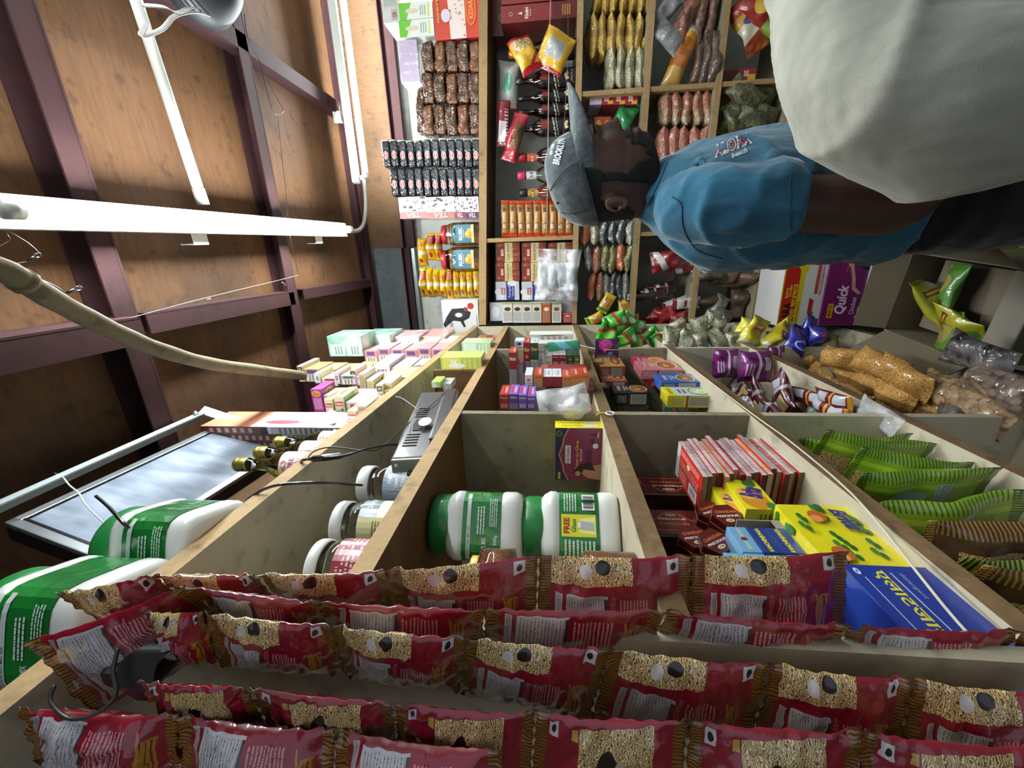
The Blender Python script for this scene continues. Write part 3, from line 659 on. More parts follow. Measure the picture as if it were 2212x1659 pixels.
for (pc, X, l, lb, fl) in (((786, 1046), -.43, 'white-lidded spice jar with mountain and red label, nearest the black amplifier', l1, dark), ((734, 1130), -.425, 'white-lidded spice jar with pale yellow leafy label, between two other jars', l2, dark), ((686, 1222), -.42, 'white-lidded spice jar with reddish label, nearest the red noodle strips', l3, grain('5a4634', '7a6048', 260))):
    c_ = onX(*pc, X); h = c_.z-Z2; o = spice_jar('spice_jar', wl, fl, .038, h, lb, l, 'white-lidded jars beside the cable'); o.location = (X, c_.y, Z2); o.rotation_euler = (0, 0, .95)
c_ = onX(745, 1190, -.49); o = spice_jar('spice_jar', wl, dark, .028, .1, None, 'small white-lidded jar half hidden behind the two middle jars', 'white-lidded jars beside the cable'); o.location = (-.50, c_.y+.03, Z2)
# amplifier, standing on its end
am = bpy.data.objects.new('amplifier', None); COL.objects.link(am); tag(am, 'black amplifier with vent slots and steel end plate standing on the board with cables', 'amplifier')
ta_ = onX(884, 985, -.365); am.location = (-.365, ta_.y, Z2); am.rotation_euler = (.15, 0, 0)
blk = flat('17181a', .4, coat=.2, name='black_plastic'); gry = flat('75797c', .35, .3, name='grey_enamel')
hh = .07
La = .38
obj('casing', MB().box((-.03, La/2, hh/2), (.06, La, hh), flat('2e3032', .35, coat=.3), bev=.004), am)
obj('lower_casing', MB().box((-.028, La/2+.04, -.012), (.066, La-.06, .04), blk, bev=.006), am)
ep = obj('end_plate', MB().box((-.03, -.003, hh*.52), (.058, .006, hh*.92), flat('8e948c', .35, .7), bev=.002), am)
obj('socket', MB().box((-.035, -.01, hh*.38), (.02, .012, .026), blk, bev=.003), ep)
mb = MB()
for q in ((-.012, .85), (-.046, .85), (-.05, .2)): mb.lathe([(.003, 0), (.003, .003)], flat('d9d9d9', .3, .8), 10, MX.Translation((q[0], -.006, hh*q[1])) @ MX.Rotation(PI/2, 4, 'X'))
obj('screw', mb, ep)
mb = MB()
for k in range(5): mb.box((.0008, .05+k*.013, hh*.62), (.002, .003, hh*.4), blk)
for k in range(5): mb.box((.0008, .2+k*.013, hh*.62), (.002, .003, hh*.4), blk)
for k in range(12): mb.box((.0008, .122+k*.0055, hh*.6), (.002, .0025, hh*(.34-.02*abs(k-6))), blk)
obj('vent_slots', mb, am)
P = Print(.05, .03); P.ell(.5, .5, .48, .48, 'c3c7cb'); P.build('sticker', am, lambda x, y, e: V((.0105+e, .12+x, .01+y)))
obj('speaker_knob', MB().lathe([(.034, 0), (.036, .01), (.03, .024), (0, .03)], flat('6d747b', .3, .5), 28, MX.Translation((-.075, .22, hh*.8)) @ MX.Rotation(-.5, 4, 'Y'), cap=False), am)
def wrap_leaf(label, r, Y, d, c1, c2, z0=None, grp='green and white packets beyond the amplifier', t=None):
    def f(P): P.rect(.05, .5, .95, .95, c2).lines(.1, .1, .9, .45, 3, c2).ell(.35, .6, .2, .2, 'f0f0d8'); t and P.text(t, .6, .7, .2, 'ffffff', fit=.5)
    return boxY('soap_carton', label, r, Y, d, film(c1, None, .3, .3, 20), {'f': f}, grp, z0=z0)
wrap_leaf('green soap packet lying on the amplifier board under the ply divider', (932, 952, 825, 838), 1.12, .06, '9cc25a', 'dfe8d0')
wrap_leaf('pale grey packet beside the green soap packet under the ply divider', (955, 975, 828, 842), 1.14, .06, 'b9b9b6', 'e8e8e8')
wrap_leaf('lime and yellow printed packet lying beyond the ply divider at the board edge', (952, 1040, 772, 800), 1.235, .09, 'bcd06a', 'e8e26a', t='Leaf')
wrap_leaf('mint packet in clear film beyond the ply divider', (998, 1060, 740, 772), 1.50, .09, 'b9d8a8', 'dff0d8')
wrap_leaf('small crimson carton at the far end of the amplifier board', (1030, 1072, 731, 738), 1.72, .08, 'b04a44', 'e8c8c0')
# ---------------------------------------------------------------- goods on the end-wall unit
def top_of(k, x=0): return ZA(x) if k == 'A' else BB[k]
def rowY(name, label, r, Y, d, m, pr=None, group=None, cat='box', z0=None, **k): return boxY(name, label, r, Y, d, m, pr, group, cat, z0, **k)
YF = 2.03
# white and green cartons, red carton
def gw(P): P.rect(0, 0, 1, 1, 'dfe5dc').poly([(0, 1), (1, 1), (1, .62), (0, .8)], '6fc03e').ell(.5, .62, .16, .2, 'd9cdb0').lines(.2, .2, .8, .4, 3, '8aa08a').rect(.1, .1, .9, .16, 'd8d27a')
def redb(P):
    P.rect(0, 0, 1, 1, 'c2402f').poly([(0, .32), (1, .34), (1, .7), (0, .66)], 'e8d8d0'); r = random.Random(2)
    for i in range(26): P.ell(r.random(), .34+.32*r.random(), .012, .02, 'c25a48', 6)
    P.ell(.42, .74, .12, .1, 'd8d0dc').text('SAFFRON', .5, .2, .1, 'f0a030', fit=.5, bold=.03).ell(.5, .2, .3, .12, 'd8702a').ell(.5, .2, .26, .09, 'c2402f').text('KESARI', .5, .2, .1, 'f0a030', fit=.34).text('PREMIUM', .5, .9, .05, 'e8b050', fit=.4)
za = lambda r: ZA(onY(1000, (r[2]+r[3])/2, YF).x)
r = (936, 1028, -40, 84); rowY('carton', 'red carton with white speckled band on the upper board of the end unit', r, YF, .2, flat('b53a2c', .35, coat=.4), {'f': redb}, None, z0=za(r))
zt = onY(936, 40, YF).z
for i, (a, b) in enumerate(((42, 79), (4, 41))): rowY('carton', ['white and green wrapped carton standing on the red carton, nearer the brown bricks', 'white and green wrapped carton standing on the red carton, farther from the brown bricks'][i], (862, 936, a, b), YF, .15, film('dfe5dc', 'c8d2c4', .3, .25, 12), {'f': gw}, 'white and green cartons on the red one', z0=zt)
rowY('carton', 'white wrapped carton with dark red mark, standing on the green and white cartons', (826, 862, -10, 50), YF, .15, film('dfddd8', 'c9c4be', .3, .3, 12), {'f': lambda P: (P.rect(.1, .1, .5, .5, 'b9b0a8'), P.text('GR', .3, .3, .24, '7a1a1a', fit=.2), P.lines(.6, .1, .95, .9, 6, '9ab09a'))}, None, z0=onY(862, 20, YF).z)
# brown bricks in three columns
bm_ = [brickpack('brown_brick', .15, .09, .048, film(c1, c2, .18, 1., 34), s, .007) for s, (c1, c2) in enumerate([('4a250b', '7a4614'), ('2a170b', '5c3410'), ('5e3008', '35200e')])]
cols = [(85, 155), (155, 224), (224, 292)]
for c, (ya, yb) in enumerate(cols):
    for k in range(5):
        xr = 1032-(k+1)*25.2; X0, X1, Za, Zb_ = spanY(xr, xr+25.2, ya, yb, YF)
        o = obj('brown_brick', bm_[(c+k) % 3], loc=((X0+X1)/2+rnd(-.002, .002), YF+.045, za((0, 0, ya, yb))+.0497*1.0*k*((Zb_-Za)/.05)), rot=(0, 0, rnd(-.06, .06)), label='brown cellophane brick pack, %s up in the column %s' % (ORD[k].replace('lowest', 'first'), ['by the red carton', 'in the middle', 'by the black bricks'][c]), cat='packet', group='brown cellophane bricks on the upper board')
        o.scale = ((X1-X0)/.152, 1, (Zb_-Za)/.0487)
o = obj('brown_brick', bm_[1], loc=onY(906, 236, YF)+V((0, .05, -.02)), rot=(0, .12, 0), label='dark crumpled brown brick pack lying slanted on top of the brown columns', cat='packet', group='brown cellophane bricks on the upper board'); o.scale = (1.2, 1, .8)
rowY('carton', 'lilac and white foil carton laid on top of the column of brown bricks', (862, 902, 86, 178), YF, .1, film('d9cfdc', 'b8a8c4', .3, .8, 22), {'f': lambda P: [P.rect(.05+.22*i, .1, .2+.22*i, .9, 'c2b2cc') for i in range(4)]}, None, z0=onY(903, 130, YF).z)
# black bricks with red ovals
bl = film('15171a', '2a2d31', .25, .8, 30)
bb0 = obj('black_brick', brickpack('black_brick', .138, .09, .0395, bl, 5, .0018), cat='packet')
P = Print(.046, .024); P.ell(.5, .5, .46, .46, 'd8d4d0').ell(.5, .5, .4, .36, 'c2302a').text('Qalib', .5, .5, .36, 'f4f0ea', fit=.66, bold=.03); P.build('oval_logo', bb0, lambda x, y, e: V((x-.035, -.0462-e, .008+y)))
P = Print(.05, .03)
for i in range(7): P.poly([(.1*i, .1), (.1*i+.02, .1), (.1*i+.3, .9), (.1*i+.28, .9)], '3a3e42')
P.build('diagonal_print', bb0, lambda x, y, e: V((x+.012+.005, -.0458-e, .004+y)))
n = 0
for c, (ya, yb, cnt) in enumerate([(300, 361, 12), (362, 424, 11)]):
    for k in range(cnt):
        xr = 1033-(k+1)*17.4; X0, X1, Za, Zb_ = spanY(xr, xr+17.4, ya, yb, YF)
        put(bb0, ((X0+X1)/2+rnd(-.002, .002), YF+.045+rnd(-.003, .003)+(.0 if c == 0 else 0), za((0, 0, ya, yb))+k*(Zb_-Za)), (0, 0, rnd(-.03, .03)),
            'black foil brick with red oval, %s in the column next to the %s' % (ORD[k], ['brown bricks', 'floral cartons'][c]), 'black foil bricks on the upper board', ((X1-X0)/.139, 1, (Zb_-Za)/.0398)); n += 1
# floral cartons
def flo(c1, c2, dense=0):
    def f(P):
        P.rect(0, 0, 1, 1, 'dcd6d6').rect(0, .0, .3, 1, c1); r = random.Random(4+dense)
        for i in range(26): P.ell(.35+.6*r.random(), .05+.9*r.random(), .05, .07, [c2, '5c5560', 'e6e0e4'][i % 3], 7)
        P.text('TEA', .15, .5, .2, 'f4eaea', rot=90, fit=.5)
    return f
x_ = 1035
for i, (x0, x1, c1, c2) in enumerate([(1005, 1034, '5a3550', 'a884b4'), (981, 1005, '8c3a40', 'b89494'), (922, 981, 'b07468', 'a0a890'), (862, 922, 'b87a78', '9a98a0')]):
    rowY('carton', ['carton with pink petals on the upper board beside the rusk jars, lowest of its pile', 'dark red and white carton second up in the floral pile', 'film-wrapped floral carton third up in the pile by the rusk jars', 'film-wrapped floral carton topmost in the pile by the rusk jars'][i], (x0, x1, 425, 472), YF, .12, film('cfc0c0', 'b9aaaa', .3, .3, 14), {'f': flo(c1, c2, i)}, 'floral cartons on the upper board')
# rusk jars
redl = flat('a81e22', .35, coat=.4, name='red_lid'); rusk = grain('8a6236', 'b8874a', 40, '5a3c20', .3)
rj = bpy.data.objects.new('rusk_jar', None); COL.objects.link(rj); tag(rj, 'x', 'jar', 'rusk jars on the upper board')
obj('jar_body', MB().lathe([(.05, 0), (.06, .008), (.062, .03), (.062, .13), (.056, .152), (.046, .165), (.046, .168)], clear('e8e0d4', .04), 36, sq=2), rj)
obj('rusks', MB().lathe([(.05, .004), (.059, .01), (.06, .14), (.05, .148), (0, .148)], rusk, 28, sq=2, cap=False), rj)
obj('jar_lid', MB().lathe([(.049, .164), (.052, .167), (.052, .186), (.048, .19), (0, .19)], redl, 32, cap=False), rj)
fn = cyl(.0625, .03, -PI/2, 2); P = Print(.085, .105)
P.rect(0, 0, 1, .82, '3f7688', 10).ell(.5, .8, .5, .2, '3f7688').rect(0, 0, .99, .12, 'd8c27a', 10).text('RUSK', .5, .60, .17, 'f0ecdc', fit=.72, bold=.035).text('KHAJURICO', .5, .8, .08, '2f5460', fit=.5).poly([(.42, .88), (.5, .96), (.58, .88)], 'dfe6e2').text('SALT FLAVOUR', .5, .46, .04, 'e2e6dc', fit=.5)
P.ell(.45, .28, .2, .13, 'd99a3a').ell(.58, .2, .22, .12, 'e2ab4c').ell(.4, .2, .18, .1, 'c98a34').ell(.5, .3, .12, .07, 'f0c46a'); P.build('label', rj, lambda x, y, e: fn(x-.0425, y, e+.0006))
for i, (a, b) in enumerate([(478, 531), (533, 587)]):
    p0, p1 = onY(1000, b, YF), onY(1000, a, YF); xm = (p0.x+p1.x)/2; top = onY(950, (a+b)/2, YF).z; z0 = ZA(xm)
    put(rj, (xm, YF+.06, z0), (0, 0, 0), 'clear rusk jar with red lid on the upper board, nearer the %s' % ['floral cartons', 'yellow packets'][i], scale=((p1.x-p0.x)/.126, .9, (top-z0)/.19))
# yellow packets
ypk = pack('yellow_wrapper', 'd9b312', [('rect', (.42, .55, 0, 1), 'e8e2d4'), ('rect', (.2, .36, .25, .75), 'd8b020'), ('ell', (.62, .86, .3, .7), '8a1c1c'), ('text', (.64, .84, .4, .6), 'f0e0c0', dict(n=60, ax='u')), ('ell', (.12, .3, .3, .7), '9a2222')], wr=.7, coat=1, rough=.3)
ypr = pack('yellow_red_wrapper', 'd9b312', [('rect', (.6, .9, 0, 1), '9c1420'), ('rect', (.42, .52, 0, 1), 'e8e2d4'), ('text', (.62, .88, .2, .8), 'e8c8b0', dict(n=50)), ('ell', (.1, .3, .3, .7), '9a2222')], wr=.7, coat=1, rough=.3)
ym = [pillow('yellow_packet', .155, .03, .03, ypk, 1, .04, 20, 8, .25, saw=False), pillow('yellow_packet', .155, .03, .03, ypr, 2, .04, 20, 8, .25, saw=False)]
def ypack(x0, x1, ya, yb, k, lab, Y=YF):
    X0, X1, Za, Zb_ = spanY(x0, x1, ya, yb, Y)
    o = obj('yellow_packet', ym[k], loc=((X0+X1)/2, Y+.05, Za), rot=(0, rnd(-.03, .03), rnd(-.05, .05)), label=lab, cat='packet', group='yellow wrapped packets on the upper board'); o.scale = ((X1-X0)/.155, 3, (Zb_-Za)/.028)
for k in range(9): ypack(1034-(k+1)*14.6, 1034-k*14.6, 580+rnd(-2, 5), 646+rnd(-4, 4), [0, 0, 0, 0, 1, 0, 0, 0, 1][k], 'yellow wrapped packet beside the rusk jars, %s in the tall pile' % ORD[k])
for k in range(3): ypack([937, 918, 898][k], [951, 936, 917][k], [502, 502, 514][k], [564, 562, 576][k], [1, 1, 0][k], 'yellow wrapped packet in the small pile hard against the red jar lids, ' + ['lowest', 'middle', 'topmost'][k])
sup = obj('packet_box', MB().box((0, 0, 0), (.12, .1, .17), flat('3a3230', .6)), loc=V((onY(990, 555, YF).x-.01, YF+.2, ZA(.0)+.09)), label='dark box behind the two rusk jars with yellow packets on it', cat='box')
# mixer box
def mixb(P):
    P.rect(0, 0, 1, 1, 'cfd1ce').poly([(.12, .95), (.22, .99), (.5, .86), (.72, .72), (.74, .4), (.6, .2), (.42, .25), (.3, .45), (.34, .7)], '17181a').ell(.52, .52, .12, .16, '2d3034').ell(.52, .54, .07, .1, 'cfd1ce').poly([(.3, .5), (.12, .42), (.14, .36), (.34, .42)], '1d1e20').ell(.8, .2, .1, .09, 'b02a2e').text('HAND BLENDER', .3, .9, .04, '5a5a5a', fit=.3).text('750', .2, .75, .08, '2a2a2a', fit=.14).ell(.7, .34, .07, .06, '8a2026').rect(.05, .03, .5, .06, '9a9a9a')
r = (953, 1033, 655, 724); X0, X1, Za, Zb_ = spanY(*r, 1.95)
mz = ZA(X0)
o = carton('appliance_box', X1-X0, .26, Zb_-Za, flat('d2d4d0', .5), 'white appliance box with a black hand blender picture on the upper board', 'box'); o.location = ((X0+X1)/2+.01, 2.03+.13-.02, mz)
P = Print(X1-X0, Zb_-Za); mixb(P); P.build('printed_label', o, face(X1-X0, .26, Zb_-Za, 'f'))
# ---- second board: maroon cartons, bottles, snacks
def khu(P):
    P.rect(0, 0, 1, 1, '7c2426').rect(0, .0, 1, .32, '5a191c').ell(.5, .87, .12, .08, 'd8c88a', sq=True).ell(.5, .87, .09, .06, '4a1518', sq=True).poly([(.42, .72), (.5, .78), (.58, .72)], 'e8dccc').text('Khukri', .5, .66, .05, 'f0e6da', fit=.64, bold=.03).text('SPICED RUM', .5, .61, .02, 'd8c8b8', fit=.4).ell(.5, .46, .3, .12, '8c2f30').ell(.5, .46, .26, .1, '7c2426').lines(.2, .08, .8, .2, 4, 'c8883a')
mar = flat('6a1d20', .35, coat=.5)
for i, (r, Y) in enumerate([((1082, 1254, 6, 44), YF), ((1082, 1252, -70, 3), YF), ((1062, 1250, -10, 72), YF+.11)]):
    rowY('bottle_carton', ['maroon bottle carton with gold round seal, nearer the vodka bottle', 'maroon bottle carton farther from the vodka bottle, cut off by the picture', 'taller maroon bottle carton standing behind the other two'][i], r, Y, .1, mar, {'f': khu}, 'maroon bottle cartons on the second board', z0=BB['B'])
def bottle(nm, prof, m, cap, capm, lab=None, cat='bottle', label=None, group=None, neck=None, fill=None):
    o = bpy.data.objects.new(nm, None); COL.objects.link(o); tag(o, label, cat, group)
    obj('bottle_body', MB().lathe(prof, m, 28), o)
    if fill: obj('liquid', MB().lathe([(max(r_-.0018, 0), z+.001) for r_, z in prof[:fill[1]]]+[(0, prof[fill[1]-1][1])], fill[0], 24, cap=False), o)
    obj('cap', MB().lathe(cap, capm, 24), o)
    if lab: lab(o)
    return o
rumg = flat('140808', .08, coat=1., name='dark_bottle_glass')
rp = [(.03, 0), (.0375, .005), (.0375, .155), (.034, .178), (.022, .2), (.0145, .215), (.0135, .255), (.0145, .258), (.0145, .262)]
def rumlab(o):
    fn = cyl(.0378); P = Print(.085, .15)
    P.rect(0, .0, 1, .98, '161014', 14).rect(0, .02, 1, .2, '0e0a0c', 8).rect(.36, .9, .8, 1.1, '7a2418', 5).poly([(.0, .44), (1, .62), (1, .74), (0, .56)], '0c0c0e').poly([(0, .40), (1, .58), (1, .60), (0, .42)], 'c9c2a2').poly([(0, .76), (1, .94), (1, .955), (0, .775)], 'c9c2a2')
    P.text('HUNKIM', .5, .68, .09, 'e6e0cc', fit=.7, rot=12, bold=.03).text('SUPREME', .5, .585, .06, 'd8d0b8', fit=.6, rot=12)
    P.ell(.52, .3, .1, .06, 'd8b878').poly([(.3, .3), (.5, .36), (.72, .27), (.6, .22), (.5, .3), (.38, .2)], 'e8d8b0').text('XXX RUM', .5, .13, .05, 'b8a888', fit=.5).rect(.2, .05, .8, .09, '8a7a5a'); P.build('label', o, lambda x, y, e: fn(x-.0425, y, e))
rb = bottle('rum_bottle', rp, rumg, [(.0148, .25), (.0155, .252), (.0155, .285), (.013, .288)], flat('101012', .3, coat=.5), rumlab)
tag(rb, 'x', 'bottle', 'dark rum bottles in a row')
for i, (ya, yb, xt) in enumerate([(140, 183, 1113), (183, 214, 1118), (214, 246, 1118), (248, 290, 1115)]):
    p0, p1 = onY(1200, yb, YF), onY(1200, ya, YF); Y = YF+.04+(.02 if i in (1, 2) else 0); c = (p0+p1)/2; top = onY(xt, (ya+yb)/2, YF).z
    k = (top-BB['B'])/.288
    put(rb, (c.x, Y, BB['B']), (0, 0, rnd(-.1, .1)), 'dark rum bottle with slanting label band, %s in the row from the yellow snack bags' % ['first', 'second', 'third', 'fourth'][i], scale=(min(1.12, (p1.x-p0.x)/.074), 1, k))
def vodlab(o):
    fn = cyl(.0378); P = Print(.085, .15); P.rect(0, 0, 1, .9, '3a1216', 10).ell(.55, .32, .38, .28, 'cfd2d0').ell(.55, .32, .34, .25, 'dadcda').text('VODKA', .5, .75, .12, 'f0ece4', fit=.72, bold=.03).poly([(.35, .36), (.6, .42), (.78, .34), (.6, .3)], '4a4a3a').ell(.5, .96, .2, .05, 'e8e2da'); P.build('label', o, lambda x, y, e: fn(x-.0425, y, e))
vb = bottle('vodka_bottle', rp, rumg, [(.0148, .25), (.0155, .252), (.0155, .29), (.013, .293)], flat('c8762a', .3, .5), vodlab, label='dark vodka bottle with pale oval label between maroon cartons and yellow snack bag')
vb.location = (onY(1200, 90, YF).x, YF+.08, BB['B'])
# snack bags in front of it
snk = pack('yellow_snack', 'd8a514', [('rect', (0, .12, 0, 1), 'b01422'), ('rect', (.88, 1, 0, 1), 'b01422'), ('spot', (.55, .88, .1, .9), 'e8dcb8', dict(c2='a88a4a', sc=18)), ('rect', (.3, .4, 0, 1), 'b01422', dict(sh=.5))], wr=.8, coat=1)
snk2 = pack('yellow_silver_snack', 'dba81a', [('rect', (0, .1, 0, 1), '9c1420'), ('rect', (.3, .75, .2, .8), 'b8b8b4'), ('text', (.32, .73, .25, .75), '6a6a66', dict(n=60))], wr=.8, coat=1)
def bagat(nm, label, ctr, L, W, T, m, rot, seed=1, group=None, cat='bag', crimp=.05, wr=.3, p=2.4, on=None, endp=3.):
    """bag with its middle at ctr; on = height of the board its lowest point should rest on"""
    me = pillow(nm, L, W, T, m, seed, crimp, 22, 12, wr, p, endp)
    for v in me.vertices: v.co.z -= W/2
    o = obj(nm, me, loc=ctr, rot=rot, label=label, cat=cat, group=group)
    if on is not None:
        R = o.rotation_euler.to_matrix(); o.location.z = on-min((R @ v.co).z for v in me.vertices)+.001
    return o
bagat('snack_bag', 'red and yellow snack bag showing pale puffs, leaning against the first rum bottle', onY(1135, 118, 2.0), .15, .10, .05, snk, (0, -.5, .2), 3)
bagat('snack_bag', 'yellow snack bag with silver back panel, leaning beside the vodka bottle', onY(1190, 112, 1.99), .14, .13, .05, snk2, (0, .5, -.1), 4, on=BB['B'])
bagat('snack_bag', 'white and green bag with orange stripe lying behind the rum bottles', onY(1098, 185, 2.13), .19, .1, .05, pack('wgbag', 'd6d8d0', [('ell', (.3, .7, .2, .7), '7cc0a0'), ('stripe', (.0, .12, 0, 1), 'd8742a', dict(n=60, ax='v'))], wr=.6, coat=1), (-.2, .12, 0), 5)
bagat('snack_bag', 'dark red and white wrapped bag resting on the rum bottles', onY(1088, 268, 2.06), .18, .06, .04, pack('rwbag', '7a1420', [('rect', (.1, .55, .4, 1), 'd0cccc', dict(shv=.3)), ('text', (.2, .8, .1, .4), 'e0d8d8', dict(n=14))], wr=.6, coat=1), (0, .05, 0), 6)
bagat('snack_bag', 'shiny red bag with brown biscuits picture, beside the fourth rum bottle', onY(1112, 298, 2.03), .2, .07, .05, pack('rbbag', 'a01826', [('spot', (.3, .75, .0, .6), '8a6236', dict(c2='5a3c20', sc=20))], wr=.8, coat=1), (0, .35, 0), 7)
# small spirit bottles
sp_ = [(.022, 0), (.026, .004), (.027, .05), (.026, .075), (.018, .098), (.0095, .11), (.0095, .14), (.0105, .143)]
for i, (yc, gm, cm, nl, l) in enumerate([(337, flat('2a0e14', .08, coat=1), flat('9c2030', .3, .3), 'c8562a', 'small dark red bottle with gold neck label, nearest the rum bottles'), (376, glass, flat('c23a5c', .3, .3), 'c8cdd2', 'small clear bottle with pink cap and silver neck label'), (414, flat('5a2410', .08, coat=1), flat('16181a', .3), 'b88a2a', 'small amber bottle with black cap, nearest the puff packets')]):
    xt = [1120, 1118, 1122][i]; Y = YF+.03; c = onY(1200, yc, Y); top = onY(xt, yc, Y).z
    def nk(o):
        P = Print(.05, .03); P.rect(0, 0, 1, 1, nl, 8).rect(0, .4, 1, .6, 'e8e2d6', 8).text('RUM', .5, .5, .3, '4a1a1a', fit=.3); fn = cyl(.0104); P.build('neck_label', o, lambda x, y, e: fn(x-.025, y+.107, e))
        P = Print(.04, .04); P.rect(0, 0, 1, 1, 'd8d2cc', 8).text('DRY', .5, .6, .25, '5a1a2a', fit=.6); fn2 = cyl(.0275); P.build('label', o, lambda x, y, e: fn2(x-.02, y+.02, e))
    o = bottle('spirit_bottle', sp_, gm, [(.0115, .14), (.012, .142), (.012, .16), (.010, .163)], cm, nk, label=l, group='small spirit bottles'); o.location = (c.x, Y, BB['B']); k = (top-BB['B'])/.163; o.scale = (k, k, k)
# puff packets in a flat pile
puff = pack('puff_wrapper', 'b98a52', [('rect', (0, .12, 0, 1), 'c8401a'), ('rect', (.88, 1, 0, 1), 'c8401a'), ('rect', (.3, .72, .0, 1), 'c79a62'), ('ell', (.2, .4, .2, .85), '6a3a20'), ('ell', (.22, .38, .28, .77), 'c79a62')], wr=.5, coat=1)
pf = obj('puff_packet', pillow('puff_packet', .18, .036, .05, puff, 8, .07, 24, 8, .2), cat='packet')
P = Print(.06, .018); P.text('PUFF', .5, .5, .8, '3a2a1a', fit=.9, bold=.03); P.build('lettering', pf, lambda x, y, e: V((x+.0, -.0245-e, .009+y)))
for k in range(9):
    x1 = 1243-k*17.2; X0, X1, Za, Zb_ = spanY(x1-17.2, x1, 430, 512, YF)
    put(pf, ((X0+X1)/2, YF+.03, BB['B']+k*(Zb_-Za)), (0, rnd(-.03, .03), rnd(-.05, .05)), 'puff packet with orange ends on the second board, %s in its pile' % ORD[k], 'puff packets in a pile', ((X1-X0)/.18, 1, (Zb_-Za)/.034))
# sweet boxes
def jam(P):
    P.rect(0, 0, 1, 1, '6a2c18'); 
    for a, b in ((.12, .8), (.3, .62), (.1, .4), (.38, .9), (.28, .25), (.1, .1), (.45, .1), (.9, .9), (.92, .12)): P.ell(a, b, .13, .18, '8a3c20', 14).ell(a-.03, b+.05, .05, .06, 'b4623a', 8)
    P.rect(.52, .0, .8, 1, 'c9bd84').rect(.36, .25, .5, .75, 'a01c1c').text('BIKANO', .43, .5, .1, 'f0e8d8', rot=90, fit=.42).text('Gulab Jamun', .62, .5, .12, '5a3018', rot=90, fit=.86).lines(.7, .2, .78, .8, 6, '8a7a50')
def jam2(P):
    P.rect(0, 0, 1, 1, '6a2c18')
    for a, b in ((.15, .25), (.4, .15), (.7, .22), (.9, .3), (.2, .82), (.9, .8), (.08, .55)): P.ell(a, b, .12, .16, '8a3c20', 14).ell(a-.03, b+.05, .05, .06, 'b4623a', 8)
    P.rect(.0, .30, 1, .62, 'c9bd84').rect(.3, .64, .7, .82, 'a01c1c').text('BIKANO', .5, .73, .11, 'f0e8d8', fit=.34).text('Gulab Jamun', .5, .48, .15, '5a3018', fit=.84).lines(.2, .33, .8, .4, 2, '8a7a50')
def ras(P):
    P.rect(0, 0, 1, 1, 'b9bdc2').rect(0, .2, 1, .55, '2a2c74'); P.ell(.2, .8, .16, .16, 'd6d8da').ell(.45, .9, .15, .15, 'cfd2d6').ell(.9, .3, .16, .2, 'd6d8da').rect(.3, .6, .66, .76, 'a01c1c').text('BIKANO', .48, .68, .1, 'f0e8d8', fit=.3).text('Rasogolla', .5, .4, .15, 'a8a8c8', fit=.7).lines(.2, .24, .7, .3, 2, 'c8c8dc')
for c, (ya, yb) in enumerate([(524, 566), (567, 607)]):
    for k in range(3):
        rr = (1239-(k+1)*56, 1239-k*56, ya, yb)
        rowY('sweet_box', 'brown and cream sweet box with round dumplings, %s in the column %s' % (ORD[k] if k < 2 else 'topmost', ['next to the divider', 'away from the divider'][c]), rr, YF+.02, .12, flat('7a3a20', .35, coat=.5), {'f': jam2}, 'brown sweet boxes in two columns', z0=BB['B']+k*(spanY(*rr, YF+.02)[3]-spanY(*rr, YF+.02)[2]))
for k in range(3):
    rr = (1239-(k+1)*56, 1239-k*56, 608, 648); rowY('sweet_box', 'silver and blue sweet box, %s in the column beside the brown sweet boxes' % ['lowest', 'middle', 'topmost'][k], rr, YF+.02, .12, flat('b4b8bc', .35, coat=.5), {'f': ras}, 'silver and blue sweet boxes', z0=BB['B']+k*(spanY(*rr, YF+.02)[3]-spanY(*rr, YF+.02)[2]))
rowY('sweet_box', 'silver and blue sweet box standing in front of its column by the corner', (1058, 1240, 652, 692), 2.04, .03, flat('b4b8bc', .35, coat=.5), {'f': lambda P: (P.rect(0, 0, 1, 1, 'b9bdc2'), P.ell(.5, .93, .3, .05, 'd8dadc'), P.rect(.1, .76, .9, .82, 'a01c1c'), P.rect(0, .5, 1, .72, '2a2c74'), P.ell(.5, .3, .3, .1, 'd8dadc'))}, None, z0=BB['B'])
def nut(c, im):
    def f(P): P.rect(0, 0, 1, 1, c).ell(.7, .5, .1, .3, im).lines(.08, .12, .55, .9, 6, '8a8a84').rect(.94, 0, 1, 1, 'a8a83a')
    return f
zz = BB['B']
for k, (x0, x1, c, im, ttl) in enumerate([(1216, 1239, 'a8202a', 'd8a8a0', 'red'), (1192, 1215, 'cfcdc4', '8a4a2a', 'wide-pictured white'), (1171, 1191, 'b85a20', 'e8e0d8', 'orange'), (1150, 1170, 'cfcdc4', '4a2e1a', 'white'), (1128, 1149, 'cfcdc4', '4a2e1a', 'white'), (1107, 1127, 'cfcdc4', '4a2e1a', 'white'), (1085, 1106, 'cfcdc4', '4a2e1a', 'white')]):
    rr = (x0, x1, 655 if k else 676, 697); s_ = spanY(*rr, 2.005)
    boxY('nut_box', 'small %s box in the corner pile by the silver sweet boxes, %s' % (ttl, ORD[k] if k < 6 else 'topmost'), rr, 2.002, .035, flat(c, .5, coat=.3), {'f': nut(c, im)}, 'small nut boxes in a corner pile', z0=zz); zz += s_[3]-s_[2]
